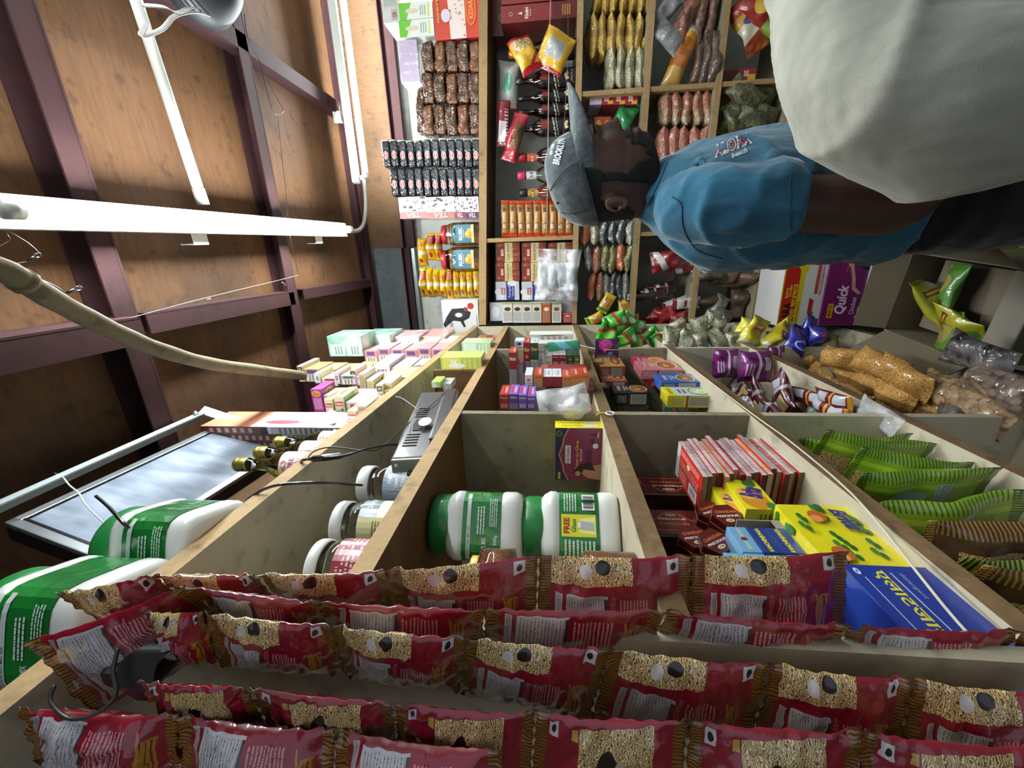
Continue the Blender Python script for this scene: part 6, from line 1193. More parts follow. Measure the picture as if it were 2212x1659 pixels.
npb_ = pack('crimson_noodle_face', RED, [('noodle', (.3, .78, .12, .9), 'ffffff', dict(shv=.1)), ('ell', (.42, .56, .25, .75), '17120f'), ('ell', (.52, .62, .34, .7), 'c4b8a8'), ('rect', (.10, .16, .06, .2), 'd0ccc8'), ('ell', (.115, .145, .09, .17), '1a1010'), ('rect', (.25, .29, .1, .2), 'c8a040'),
    ('rect', (0, .085, 0, 1), '8a5a16'), ('rect', (.915, 1, 0, 1), '8a5a16'), ('stripe', (0, .085, 0, 1), '3f240c', dict(n=34, ax='v', duty=.4)), ('stripe', (.915, 1, 0, 1), '3f240c', dict(n=34, ax='v', duty=.4))], rough=.32, coat=1., wr=.35, wsc=20)
def packet(name, P0, P1, W0, W1, T, m, seed, parent, nu=34, nv=16, mid=None, tw=0.):
    """one sealed packet from seal to seal; W0, W1 are the full width vectors at its ends"""
    r = V((seed*13.7, seed*5.1, 0)); vs, uv, fs = [], [], []; ax = P1-P0; L = ax.length
    for sd in (-1, 1):
        for i in range(nu+1):
            u = i/nu; q = min(1, max(0, (min(u, 1-u)-.085)/.32)); C = P0+ax*u+(mid*(4*u*(1-u)) if mid else V((0, 0, 0)))
            Wv = W0.lerp(W1, u); t = ax.normalized(); n = t.cross(Wv).normalized()
            full = (1-(1-q)**2.2)
            for j in range(nv+1):
                v = j/nv; a = abs(2*v-1); th = T/2*(1-a**2.2)**.75*full
                k = NZ.noise(V((u*9, v*6, sd*2.))+r)+.5*NZ.noise(V((u*22, v*15, sd*2.))+r)
                th = max(0, th*(1+.45*k)); cr = .0025*NZ.noise(V((u*16, v*9, 5.))+r)*(1+1.2*(1-full))
                pinch = 1-.07*full
                zig = (.0016 if j % 2 else 0) if i in (0, nu) else 0
                vs.append(C+Wv*((v-.5)*pinch)+n*(sd*(th+.0003)+cr)+t*(zig if i == 0 else -zig)); uv.append((u, v))
    n1 = (nu+1)*(nv+1)
    for s_ in (0, 1):
        for i in range(nu):
            for j in range(nv): a = s_*n1+i*(nv+1)+j; q_ = (a, a+nv+1, a+nv+2, a+1); fs.append(q_ if s_ else q_[::-1])
    for i in range(nu):
        for j in (0, nv): a = i*(nv+1)+j; fs.append((a, a+nv+1, a+n1+nv+1, a+n1))
    for j in range(nv):
        for i in (0, nu): a = i*(nv+1)+j; fs.append((a, a+1, a+n1+1, a+n1))
    me = mk(name, [v-parent.location for v in vs], fs, m, None, uv, True); return obj(name, me, parent)
def strip(label, nodes, mats, seed, T=.026, W=.105):
    """nodes: picture x, y and distance of each seal, with the lean of its width away from the picture"""
    e = bpy.data.objects.new('noodle_packet_strip', None); COL.objects.link(e); e.location = at(*nodes[0][:3]); tag(e, label, 'noodle packets', 'red noodle packet strips hanging at the near end of the shelves')
    Ps = [at(*n[:3]) for n in nodes]; Ws = []
    for k, n in enumerate(nodes):
        t = (Ps[min(k+1, len(Ps)-1)]-Ps[max(k-1, 0)]).normalized(); vr = (Ps[k]-EYE).normalized(); e1 = (-RT+vr*RT.dot(vr)).normalized(); d = (e1*math.cos(n[3])+vr*math.sin(n[3])); d = (d-t*d.dot(t)).normalized(); Ws.append(d*(n[4] if len(n) > 4 else W))
    for k in range(len(Ps)-1):
        packet('packet', Ps[k], Ps[k+1], Ws[k], Ws[k+1], T, mats[k % len(mats)] if isinstance(mats, list) else mats, seed+k, e)
    return e
strip('strip of red noodle packets hanging nearest the goods, ending before the yellow cartons', [(205, 1340, .40, 1.0), (395, 1285, .41, 1.2), (590, 1284, .42, 1.25), (850, 1292, .42, 1.1), (1160, 1298, .42, .62), (1492, 1302, .425, .5), (1828, 1290, .43, .5)], npk_, 3, .02)
strip('strip of red noodle packets with white panels, second from the goods', [(140, 1478, .36, .7), (470, 1318, .37, 1.15), (705, 1356, .38, 1.2), (1045, 1376, .385, 1.15), (1412, 1384, .385, 1.1), (1790, 1418, .38, 1.1), (2150, 1446, .37, .95), (2500, 1470, .36, .9)], npn_, 21, .02)
strip('strip of red noodle packets hanging in the middle, over the cream end panel', [(330, 1372, .345, .9, .055), (460, 1384, .345, 1.0, .075), (735, 1412, .345, 1.2, .098), (1000, 1442, .345, 1.15, .098), (1295, 1486, .345, 1.0, .098), (1640, 1534, .34, .85, .098), (1950, 1575, .33, .75, .096), (2330, 1615, .315, .65, .095)], npk_, 41, .018)
strip('shaded strip of noodle packets below the dark strap, face towards the camera', [(330, 1522, .33, 1.15, .07), (560, 1532, .33, 1.25, .08), (855, 1580, .325, 1.2, .09), (1150, 1636, .32, 1.0), (1480, 1672, .305, .85), (1850, 1700, .30, .8), (2250, 1735, .29, .8)], npb_, 61, .015, .095)
strip('shaded strip of noodle packets nearest the camera, slanting across the picture corner', [(60, 1592, .33, 1.0, .07), (390, 1648, .325, .85, .095), (720, 1710, .315, .8), (1080, 1770, .30, .8)], npn_, 81, .03)
strip('last strip of noodle packets, almost out of the picture behind the nearest one', [(130, 1600, .345, .9, .06), (330, 1660, .34, .8, .08), (620, 1720, .34, .7)], npb_, 91, .03)
# strap and hook that carry them
dkp = flat('14110f', .45, coat=.4, name='dark_strap')
e = bpy.data.objects.new('hanging_strap', None); COL.objects.link(e); e.location = at(320, 1450, .36); tag(e, 'dark curved strap and wire loop holding up the noodle packet strips', 'strap')
mb = MB(); pts = spline([at(345, 1375, .35), at(300, 1400, .34), at(262, 1430, .335), at(255, 1480, .33), at(300, 1512, .335)], 6)
vs, fs = [], []
for i, p in enumerate(pts):
    for k, o_ in enumerate((V((0, 0, 0)), UP*-.032)): vs += [p+o_-FW*.001, p+o_+FW*.0012]
for i in range(len(pts)-1):
    for a, b in ((0, 1), (1, 3), (3, 2), (2, 0)): fs.append((i*4+a, i*4+b, i*4+4+b, i*4+4+a))
obj('strap_band', mk('strap_band', [v-e.location for v in vs], fs, dkp), e)
obj('holder', MB().box((0, 0, 0), (.02, .03, .05), dkp, MX.Translation(at(305, 1440, .36)-e.location), .006), e)
obj('wire_loop', MB().tube([p-e.location for p in spline([at(255, 1400, .33), at(245, 1450, .325), at(250, 1500, .32), at(210, 1540, .315), at(150, 1552, .315), at(110, 1515, .32), at(118, 1480, .325)], 6)], .0016, flat('4a4440', .35, .5), 8), e)
# ---------------------------------------------------------------- people
from mathutils.bvhtree import BVHTree
RD = V((_s, -_c, 0))                       # horizontal, towards the camera
class Fig:
    """sets out a figure on an upright plane through a picture point, f forward, z up, l towards the camera"""
    def __init__(s, P0, fwd=RT, lat=RD): s.P0, s.f, s.l = P0, fwd, lat
    def hp(s, x, y, l=0):
        d = ray(x, y); n = s.l; t = ((s.P0+n*l-EYE).dot(n))/d.dot(n); P = EYE+d*t-s.P0; return P.dot(s.f), P.z
    def W(s, f, l, z): return s.P0+s.f*f+s.l*l+V((0, 0, z))
def loft(rings, fig, seg=28, cap=True):
    """rings: f0, f1, half width, z, squareness, centre offset"""
    vs, fs = [], []
    for f0, f1, hw, z, sq, *o in rings:
        lo = o[0] if o else 0; tilt = o[1] if len(o) > 1 else 0
        for i in range(seg):
            a = 2*PI*i/seg; ca, sa = math.cos(a), math.sin(a); k = 1/((abs(ca)**sq+abs(sa)**sq)**(1/sq))
            vs.append(fig.W((f0+f1)/2+(f1-f0)/2*ca*k, lo+hw*sa*k, z+tilt*ca*k))
    for j in range(len(rings)-1):
        for i in range(seg): fs.append((j*seg+i, j*seg+(i+1) % seg, (j+1)*seg+(i+1) % seg, (j+1)*seg+i))
    if cap: fs.append(tuple(range(seg))[::-1]); fs.append(tuple((len(rings)-1)*seg+i for i in range(seg)))
    return vs, fs
def limb(pts, rs, seg=20):
    mb = MB(); n = 5; sp = spline(pts, n); rr = []
    for i in range(len(pts)-1): rr += [rs[i]+(rs[i+1]-rs[i])*k/n for k in range(n)]
    mb.tube(sp, 0, None, seg, None, rr+[rs[-1]]); return mb.v, mb.f
def fuse(name, parts, m, parent, vox=.008, sm=6, off=None, noise=None):
    """joins closed shapes into one continuous skin"""
    vs, fs = [], []
    for v, f in parts: o = len(vs); vs += v; fs += [tuple(i+o for i in q) for q in f]
    me = mk(name, [v-off for v in vs], fs, m); bm = bmesh.new(); bm.from_mesh(me); bmesh.ops.recalc_face_normals(bm, faces=bm.faces); bm.to_mesh(me); bm.free()
    o = bpy.data.objects.new(name, me); COL.objects.link(o)
    r = o.modifiers.new('r', 'REMESH'); r.mode = 'VOXEL'; r.voxel_size = vox; s_ = o.modifiers.new('s', 'SMOOTH'); s_.iterations = sm; s_.factor = .5
    ev = o.evaluated_get(bpy.context.evaluated_depsgraph_get()); new = bpy.data.meshes.new_from_object(ev)
    bpy.data.objects.remove(o); new.name = name
    if noise:
        for v in new.vertices: v.co += v.normal*noise(v.co+off)
    new.polygons.foreach_set('use_smooth', [True]*len(new.polygons))
    new.materials.clear(); new.materials.append(m)
    o = obj(name, new, parent); return o
def bvh(o):
    vs = [v.co+o.parent.location for v in o.data.vertices]; return BVHTree.FromPolygons(vs, [tuple(p.vertices) for p in o.data.polygons])
def cast(b, x, y, e=.001):
    d = ray(x, y).normalized(); h = b.ray_cast(EYE, d); return h[0]-d*e if h[0] else None
def cloth(name, h1, h2, sc=7, st=.5, rough=.9, fine=500):
    g = G(name); c = g.co(); a = g.noise(g.mp(c, (1.6, 1.6, .8)), sc, 3); f_ = g.noise(c, fine, 1)
    col = g.mix(g.ramp_f(a, .3, .7), hx(h1), hx(h2))
    return g.set(col=col, rough=rough, spec=.2, sheen=.3, nrm=g.bump(g.ma('ADD', g.ma('MULTIPLY', a, 1.), g.ma('MULTIPLY', f_, .012)), st, .03))
# ---- the man in the cap
_d = ray(1600, 450); _d.z = 0; _d.normalize(); _f = V((_d.y, -_d.x, 0)); _k = math.radians(10); F1 = Fig(at(1300, 380, .93), _f*math.cos(_k)-_d*math.sin(_k), -_d*math.cos(_k)-_f*math.sin(_k)); man = bpy.data.objects.new('person', None); COL.objects.link(man); man.location = V((F1.P0.x, F1.P0.y, 0)); OFF = man.location
tag(man, 'man in grey cap and blue T-shirt standing sideways before the end shelves', 'person')
skin = G('dark_skin'); _n = skin.noise(skin.co(), 40, 3); skin = skin.set(col=skin.mix(_n, hx('3f261d'), hx('4c2f24')), rough=.45, sss=.05, nrm=skin.bump(_n, .1, .001))
sil = [(1205, 335, 450), (1225, 308, 462), (1245, 284, 470), (1262, 272, 477), (1275, 270, 477), (1285, 270, 477), (1295, 276, 477), (1303, 280, 476), (1315, 278, 475), (1330, 279, 473), (1340, 283, 472), (1348, 288, 471), (1357, 279, 470), (1366, 283, 470), (1374, 279, 470), (1385, 286, 470), (1398, 289, 470), (1408, 298, 470), (1416, 330, 470), (1426, 362, 472), (1445, 372, 480), (1480, 375, 490)]
hwid = [(1205, .05), (1225, .068), (1245, .074), (1275, .076), (1300, .075), (1330, .073), (1357, .068), (1385, .060), (1400, .054), (1412, .052), (1426, .054), (1480, .06)]
def interp(t, x):
    for (a, va), (b, vb_) in zip(t, t[1:]):
        if x <= b: k = max(0, (x-a)/(b-a)); return va+(vb_-va)*k
    return t[-1][1]
fs_ = [(x, y) for x, y, _ in sil]; bs_ = [(x, y) for x, _, y in sil]
def headring(x, seg=64, grow=0., fmask=None):
    f1, z = F1.hp(x, interp(fs_, x)); f0, _ = F1.hp(x, interp(bs_, x)); hw = interp(hwid, x); vs = []
    for i in range(seg):
        a = 2*PI*i/seg; ca, sa = math.cos(a), math.sin(a); sq = 2.15; k = 1/((abs(ca)**sq+abs(sa)**sq)**(1/sq))
        l = (hw+grow)*sa*k; f = (f0+f1)/2+((f1-f0)/2+grow)*ca*k
        if ca > 0:
            w1 = math.exp(-(l/.013)**2); w2 = math.exp(-(l/.024)**2); eye_ = math.exp(-((abs(l)-.031)/.013)**2)
            nose = max(0, 1-abs(x-1334)/34)**1.1 if x < 1334 else max(0, 1-(x-1334)/13)
            f += .027*w1*nose + .009*w1*math.exp(-((x-1305)/14)**2)
            f += .007*math.exp(-((l)/.02)**2)*(math.exp(-((x-1358)/5)**2)+math.exp(-((x-1375)/6)**2)) - .005*w2*math.exp(-((x-1366)/3)**2)
            f += .006*math.exp(-((x-1284)/8)**2)*math.exp(-((abs(l)-.028)/.022)**2) - .008*eye_*math.exp(-((x-1299)/8)**2)
            f += .004*math.exp(-((abs(l)-.045)/.02)**2)*math.exp(-((x-1325)/16)**2)
        vs.append((f, l, z))
    return vs
xs = list(range(1205, 1481, 4)); vs, fs = [], []; sg = 64
for x in xs: vs += [F1.W(*p) for p in headring(x)]
for j in range(len(xs)-1):
    for i in range(sg): fs.append((j*sg+i, (j+1)*sg+i, (j+1)*sg+(i+1) % sg, j*sg+(i+1) % sg))
fs.append(tuple(range(sg))); fs.append(tuple((len(xs)-1)*sg+i for i in range(sg))[::-1])
parts = [(vs, fs)]
def ear(side, k=.8):
    f, z = F1.hp(1322, 425); out = []
    c = F1.W(f, side*.073, z); rim = [c+k*F1.f*(.019*math.cos(a)*(1.0 if math.sin(a) > 0 else .8)-.003)+V((0, 0, k*.030*math.sin(a)))+F1.l*side*(.012+.004*math.cos(a+2.6)) for a in [2*PI*i/18 for i in range(19)]]
    mb = MB(); mb.tube(rim, .0036, None, 10); out.append((mb.v, mb.f))
    mb = MB(); mb.tube([c+V((0, 0, .026))+F1.l*side*.006, c+V((0, 0, .0))+F1.l*side*.007, c+V((0, 0, -.024))+F1.l*side*.006], .009, None, 12, None, [.008, .0095, .007]); out.append((mb.v, mb.f))
    return out
parts += ear(1)+ear(-1)
# arms, hands
def hand(wr, d, pal, side, sc=1.):
    """palm with four bent fingers and a thumb; d points down the hand, pal faces the palm"""
    d, pal = V(d).normalized(), V(pal).normalized(); ac = d.cross(pal)*side; out = [limb([wr, wr+d*.03, wr+d*.075, wr+d*.092], [.026, .031, .036, .030], 14)]
    for k in range(4):
        b = wr+d*.085+ac*(.027-.018*k); ln = [.034, .039, .037, .029][k]; p1 = b+d*ln+pal*.006; p2 = p1+(d*.7+pal*.7)*ln*.7; p3 = p2+(d*.25+pal*.95)*ln*.55
        out.append(limb([b-d*.02, b, p1, p2, p3], [.0105, .0105, .0095, .0088, .007], 10))
    b = wr+d*.03+ac*.026; out.append(limb([b-ac*.01, b+ac*.014+d*.02, b+ac*.022+d*.048+pal*.01, b+ac*.018+d*.07+pal*.018], [.012, .012, .0105, .008], 10)); return out
def W1(x, y, l): f, z = F1.hp(x, y, l); return F1.W(f, l, z)
sh, el = W1(1500, 455, .175), W1(1925, 452, .20)
wr_ = el+F1.f*.15+V((0, 0, -.16))-F1.l*.08
armR = [limb([W1(1480, 450, .12), sh, W1(1640, 445, .19), W1(1780, 442, .2), el, el+F1.f*.055+V((0, 0, -.06))-F1.l*.02, wr_], [.03, .042, .050, .052, .044, .046, .028], 20)]+hand(wr_, F1.f*.6+V((0, 0, -.8)), -F1.l, 1)
l2 = lambda p: p-F1.l*2*((p-F1.P0).dot(F1.l))
elL = l2(el); wrL = elL+F1.f*.08+V((0, 0, -.21))
armL = [limb([l2(W1(1470, 450, .13)), l2(sh), l2(W1(1640, 445, .19)), l2(W1(1780, 442, .2)), elL, elL+F1.f*.04+V((0, 0, -.07)), wrL], [.03, .042, .050, .052, .044, .046, .028], 20)]+hand(wrL, F1.f*.2+V((0, 0, -1)), F1.l, -1)
def fz(x, y, l=0): return F1.hp(x, y, l)
def ring(x, ya, yb, hw, sq=2.4, lo=0): f1, z = fz(x, ya); f0, _ = fz(x, yb); return (f0, f1, hw, z, sq, lo)
core = loft([ring(1440, 380, 485, .06), ring(1480, 350, 520, .12), ring(1600, 300, 545, .15), ring(1760, 300, 535, .13), ring(1900, 310, 530, .14)], F1)
legs = []
hz_ = F1.W(0, 0, 0).z; zt = fz(2120, 450)[1]
body = fuse('body', parts+armR+armL+[core], skin, man, .0042, 1, OFF)
# eyes, brows, beard and hair
for s_ in (1, -1):
    f, z = fz(1299, 290); obj('eye', MB().lathe([(0, -.0095), (.0067, -.0067), (.0095, 0), (.0067, .0067), (0, .0095)], flat('6a5c54', .2, coat=1), 16, MX.Translation(F1.W(f-.0115, s_*.030, z)-OFF) @ MX.Rotation(PI/2, 4, 'X'), cap=False), man)
    f, z = fz(1283, 272); obj('eyebrow', MB().tube([F1.W(f+.002, s_*.014, z)-OFF, F1.W(f+.001, s_*.030, z+.004)-OFF, F1.W(f-.012, s_*.05, z)-OFF], .0022, flat('0c0908', .9), 6), man)
hairm = G('black_hair'); _h = hairm.noise(hairm.co(), 420, 2); hairm = hairm.set(col=hx('0b0908'), rough=.85, nrm=hairm.bump(_h, .8, .003))
def shell(name, test, grow, xr):
    xs_ = [xr[0]+k*1.5 for k in range(int((xr[1]-xr[0])/1.5))]; vs, keep = [], []; N_ = 160
    for x in xs_:
        for i, p in enumerate(headring(x, N_, 0)):
            g_ = test(x, 2*PI*i/N_)
            c0 = F1.hp(x, (interp(fs_, x)+interp(bs_, x))/2)[0]; d = V((p[0]-c0, p[1], 0)); d = d.normalized()*(grow*g_ if g_ > 0 else -.006); vs.append(F1.W(p[0]+d.x, p[1]+d.y, p[2])-OFF); keep.append(g_ > -.01)
    fs = []
    for j in range(len(xs_)-1):
        for i in range(N_):
            q = (j*N_+i, (j+1)*N_+i, (j+1)*N_+(i+1) % N_, j*N_+(i+1) % N_)
            if any(keep[k] for k in q): fs.append(q)
    return obj(name, mk(name, vs, fs, hairm, None, None, True), man)
def tb_(x, a):
    a = abs((a+PI) % (2*PI)-PI)                 # 0 at the nose
    if x < 1346: return 0
    if 1361 < x < 1379 and a < .42: return 0
    k = (x-1346)/75                              # jaw line drops forward from the ear
    if a > 1.0: return 1 if abs(a-1.5) < .09+.5*k and a < 1.62 and x > 1350 and (x > 1392 or a > 1.5-.75*k) else 0
    if x < 1392 and a > .55: return .9 if a < .8 and x > 1356 else 0
    return 1 if x < 1420 else 0
def th_(x, a):
    a = abs((a+PI) % (2*PI)-PI)
    if a > 2.0+max(0, x-1345)*.012 and x < 1384: return 1
    if 1.35 < a <= 2.0 and x < 1300: return 1
    if 1.40 < a < 1.58 and x < 1350: return .8
    return 0
shell('beard', tb_, .0035, (1344, 1424, 3)); shell('hair', th_, .004, (1240, 1392, 3))
# cap
capm = cloth('washed_denim_cap', '3a4144', '4c5558', 30, .25, .95, 700)
fA, zA = fz(1238, 288); fB, zB = fz(1291, 480); fT, zT = fz(1178, 372); cx, cz = (fA+fB)/2, (zA+zB)/2; tl = math.atan2(zA-zB, fA-fB); hl = math.hypot(fA-fB, zA-zB)/2+.006
hh_ = (zT-cz)*math.cos(tl)+.002
vs, fs = [], []; NR, NS = 14, 48
def dome(g_=0., r0=0):
    vs = []
    for j in range(NR+1):
        t = (PI/2)*j/NR; r = math.cos(t)**.75; h_ = math.sin(t)**.92
        for i in range(NS):
            a = 2*PI*i/NS; f = (hl+g_)*r*math.cos(a); l = (.086+g_)*r*math.sin(a); z = (hh_+g_)*h_
            if math.cos(a) < 0: f *= 1.0
            vs.append(F1.W(cx+f*math.cos(tl)-z*math.sin(tl)*.6, l, cz+f*math.sin(tl)+z*math.cos(tl))-OFF)
    return vs
vs = dome()
for j in range(NR):
    for i in range(NS): fs.append((j*NS+i, j*NS+(i+1) % NS, (j+1)*NS+(i+1) % NS, (j+1)*NS+i))
cap_ = obj('cap', mk('cap', vs, fs, capm, None, None, True), man)
sd = cap_.modifiers.new('thick', 'SOLIDIFY'); sd.thickness = .003; sd.offset = 1
vb2, fb2 = [], []
for j in range(13):                          # brim, from its root on the band outwards
    u = j/12
    for i in range(25):
        w_ = -1+2*i/24; a = w_*1.25; fr_, lr = hl*math.cos(a)-.004, .086*math.sin(a)
        ext = .088*(1-abs(w_)**2.6)**.6*u; f = fr_+ext; l = lr*(1-.10*u); z = .004-.034*(abs(l)/.07)**2*(u*.9+.1)+.012*u*(1-w_*w_)-.01*(abs(w_)**2)
        for e_ in (0, .0032): vb2.append(F1.W(cx+f*math.cos(tl*.35)-z*math.sin(tl*.3), l, cz+hl*math.sin(tl)*.93*1.0+(f-hl)*math.sin(-.02)+z-e_+.002)-OFF)
def bi(j, i, e): return (j*25+i)*2+e
for j in range(12):
    for i in range(24):
        fb2.append((bi(j, i, 0), bi(j+1, i, 0), bi(j+1, i+1, 0), bi(j, i+1, 0))); fb2.append((bi(j, i, 1), bi(j, i+1, 1), bi(j+1, i+1, 1), bi(j+1, i, 1)))
for i in range(24): fb2.append((bi(12, i, 0), bi(12, i, 1), bi(12, i+1, 1), bi(12, i+1, 0)))
for j in range(12):
    for i in (0, 24): fb2.append((bi(j, i, 0), bi(j, i, 1), bi(j+1, i, 1), bi(j+1, i, 0)))
obj('brim', mk('brim', vb2, fb2, capm, None, None, True), cap_)
bc_ = bvh(cap_) if False else BVHTree.FromPolygons([v+OFF for v in vs], fs)
stm = flat('23292c', .9, name='dark_stitch')
def castC(pts, e=.004): return [p-OFF for p in (cast(bc_, x, y, e) for x, y in pts) if p]
sm_ = MB()
for pl in ([(1200, 355), (1222, 372), (1250, 360)][:0], [(1186, 415), (1205, 385), (1228, 362), (1246, 352)], [(1200, 455), (1225, 462), (1255, 455), (1280, 438)]):
    if pl:
        q = castC([(a, b) for a, b in [tuple(v)[:2] for v in [(p.x, p.y) for p in spline([V((a, b, 0)) for a, b in pl], 6)]]])
        if len(q) > 2: sm_.tube(q, .0011, stm, 6)
obj('seam_stitching', sm_, cap_)
q = castC([(1205, 438)], .0035)
if q: obj('eyelet', MB().lathe([(0, 0), (.0035, 0), (.0035, .001), (0, .001)], stm, 12, MX.Translation(q[0]) @ FW.to_track_quat('Z', 'Y').to_matrix().to_4x4(), cap=False), cap_)
sb = [cast(bc_, x, y, .005) for x, y in ((1268, 468), (1283, 462), (1288, 478), (1272, 484))]
fS, zS = fz(1284, 474); obj('adjusting_strap', MB().box((0, 0, 0), (.022, .07, .018), capm, MX.Translation(F1.W(fS+.004, .0, zS)-OFF) @ F1.f.to_track_quat('X', 'Z').to_matrix().to_4x4(), .003), cap_)
def drape(name, parent, b, P, cx_, cy_, sc_, ang, mat=None, e=.0035):
    """lays a printed panel on a surface, seen at picture point cx, cy; ang turns it"""
    ca, sa = math.cos(math.radians(ang)), math.sin(math.radians(ang)); vs = []; last = None
    for x, y, l in P.v:
        x, y = (x-P.w/2)*sc_, (y-P.h/2)*sc_; p = cast(b, cx_+x*ca+y*sa, cy_+x*sa-y*ca, e+.0001*l) or last; last = p; vs.append((p or EYE+FW)-OFF)
    return obj(name, mk(name, vs, P.f, P.mats, P.m), parent)
P = Print(1, .5); P.text('BROOKLYN', .5, .35, .5, 'c8ccce', fit=.95, bold=.03).text('NEW YORK', .5, .85, .2, 'c8ccce', fit=.4)
drape('lettering', cap_, bc_, P, 1203, 325, 62, -76)
# T-shirt
shirt_m = cloth('blue_cotton', '1f5068', '28647e', 6, .8)
def drv(p, amp):
    f = (p-F1.P0).dot(F1.f); l = (p-F1.P0).dot(F1.l); z = p.z
    a = NZ.noise(V((f*6+z*5, l*5, z*6-f*4))); b = NZ.noise(V((f*9-z*7+4, l*8, z*5+f*9)))
    return amp*(-.5+1.1*(1-min(1, abs(a)*2.6))**2+.8*(1-min(1, abs(b)*3))**2+.5*NZ.noise(V((f*3, l*3, z*3+9))))
tor = loft([ring(1392, 372, 474, .060, 2.2), ring(1408, 362, 484, .072, 2.2), ring(1432, 348, 502, .11, 2.3), ring(1456, 335, 525, .155, 2.4), ring(1490, 322, 545, .185, 2.6), ring(1550, 300, 566, .19, 2.7), ring(1620, 282, 570, .185, 2.6), ring(1690, 272, 568, .18, 2.5), ring(1770, 272, 560, .172, 2.4), ring(1850, 290, 552, .17, 2.4), ring(1910, 300, 552, .172, 2.4), ring(1945, 300, 553, .173, 2.4)], F1, 36)
def sleeve(mir):
    t = (lambda p: l2(p)) if mir else (lambda p: p)
    return limb([t(W1(1462, 450, .10)), t(W1(1490, 452, .15)), t(W1(1560, 447, .185)), t(W1(1640, 441, .198)), t(W1(1712, 438, .203))], [.055, .071, .075, .073, .072], 24)
shirt = fuse('shirt', [tor, sleeve(0), sleeve(1)], shirt_m, man, .007, 5, OFF, lambda p: drv(p, .008))
bs = bvh(shirt)
sm_ = MB(); q = [cast(bs, x, y, .0005) for x, y in [(p.x, p.y) for p in spline([V((1452, 425, 0)), V((1472, 442, 0)), V((1474, 480, 0)), V((1486, 515, 0)), V((1512, 543, 0)), V((1560, 558, 0))], 6)]]
q = [p-OFF for p in q if p]; sm_.tube(q, .0012, flat('0c2230', .9), 6); obj('shoulder_seam', sm_, shirt)
q = [cast(bs, 1708+1.5*math.sin(i), 368+i*6.5, .0004) for i in range(21)]; q = [p-OFF for p in q if p]; obj('sleeve_hem', MB().tube(q, .0009, flat('17465f', .9), 6), shirt)
q = [cast(bs, x, y, .001) for x, y in [(p.x, p.y) for p in spline([V((1440, 352, 0)), V((1420, 400, 0)), V((1400, 440, 0)), V((1386, 470, 0))], 6)]]; q = [p-OFF for p in q if p]
if len(q) > 2: obj('collar_rib', MB().tube(q, .0035, flat('1f5673', .9), 8), shirt)
P = Print(1, .5); P.text('ALOHA', .5, .62, .6, 'c8ccd4', fit=.96, bold=.07, shear=.3).text('ALOHA', .5, .62, .5, '8c1c38', fit=.86, bold=.02, shear=.3).text('beach', .6, .14, .24, 'c8ccd4', fit=.4, bold=.03, shear=.3)
drape('chest_print', shirt, bs, P, 1582, 318, 92, -22, e=.002)
# trousers
trm = cloth('dark_trousers', '1d1c1a', '2a2724', 6, .5)
zf = .02; f0_, z0_ = fz(1925, 538); f1_, _ = fz(1925, 312); fm = (f0_+f1_)/2
def leg(s_): return limb([F1.W(fm, s_*.085, z0_-.02), F1.W(fm+.01, s_*.09, z0_-.25), F1.W(fm+.01, s_*.09, .5-F1.P0.z), F1.W(fm, s_*.09, .3-F1.P0.z), F1.W(fm-.01, s_*.09, .09-F1.P0.z)], [.10, .09, .065, .058, .055], 20)
hips = loft([(f0_-.0, f1_+.0, .165, z0_+.03, 2.4), (f0_, f1_, .172, z0_-.05, 2.4), (f0_+.02, f1_-.02, .165, z0_-.16, 2.4)], F1)
fuse('trousers', [hips, leg(1), leg(-1)], trm, man, .010, 5, OFF, lambda p: drv(p, .003))
for s_ in (1, -1): obj('shoe', pillow('shoe', .27, .09, .08, flat('141414', .5), 3, .0, 20, 10, .0, 2., 6., saw=False), man, F1.W(fm+.05, s_*.09, .045-F1.P0.z)-OFF-V((0, 0, 0)), (PI/2, 0, math.atan2(F1.f.y, F1.f.x))).location += F1.l*.045
# ---- the person in the pale shirt, seen from behind
F2 = Fig(at(1900, -140, .60)); p2 = bpy.data.objects.new('person', None); COL.objects.link(p2); p2.location = V((F2.P0.x, F2.P0.y, 0)); OFF2 = p2.location
tag(p2, 'person in loose off-white T-shirt seen from behind, close to the camera', 'person')
wm = cloth('offwhite_cotton', '8f9082', 'a3a396', 5, .9, .95)
def A2(x, y, z): return at(x, y, z)
# in this figure the width runs across the picture (RT), front to back along FW
def tring(x, yl, zc, hw, dp):
    c = at(x, yl, zc); return c
def loft2(rows, seg=32):
    vs, fs = [], []
    for c, hw, dp, sq in rows:
        for i in range(seg):
            a = 2*PI*i/seg; ca, sa = math.cos(a), math.sin(a); k = 1/((abs(ca)**sq+abs(sa)**sq)**(1/sq)); vs.append(c+RT*hw*ca*k-RD*(-dp)*sa*k*-1)
    for j in range(len(rows)-1):
        for i in range(seg): fs.append((j*seg+i, j*seg+(i+1) % seg, (j+1)*seg+(i+1) % seg, (j+1)*seg+i))
    fs.append(tuple(range(seg))[::-1]); fs.append(tuple((len(rows)-1)*seg+i for i in range(seg))); return vs, fs
base = at(1722, -235, .53); cxy = V((base.x, base.y, 0))
def C2(z, dx=0, dy=0): return cxy+RT*dx-RD*dy+V((0, 0, z))
zs = base.z
tor2 = loft2([(C2(zs+.045), .06, .055, 2), (C2(zs+.02), .11, .075, 2.2), (C2(zs-.01), .16, .095, 2.4), (C2(zs-.06), .20, .115, 2.5), (C2(zs-.15), .225, .13, 2.6), (C2(zs-.28), .235, .14, 2.6), (C2(zs-.42), .235, .15, 2.6), (C2(zs-.56), .235, .155, 2.6), (C2(zs-.60), .23, .15, 2.6)])
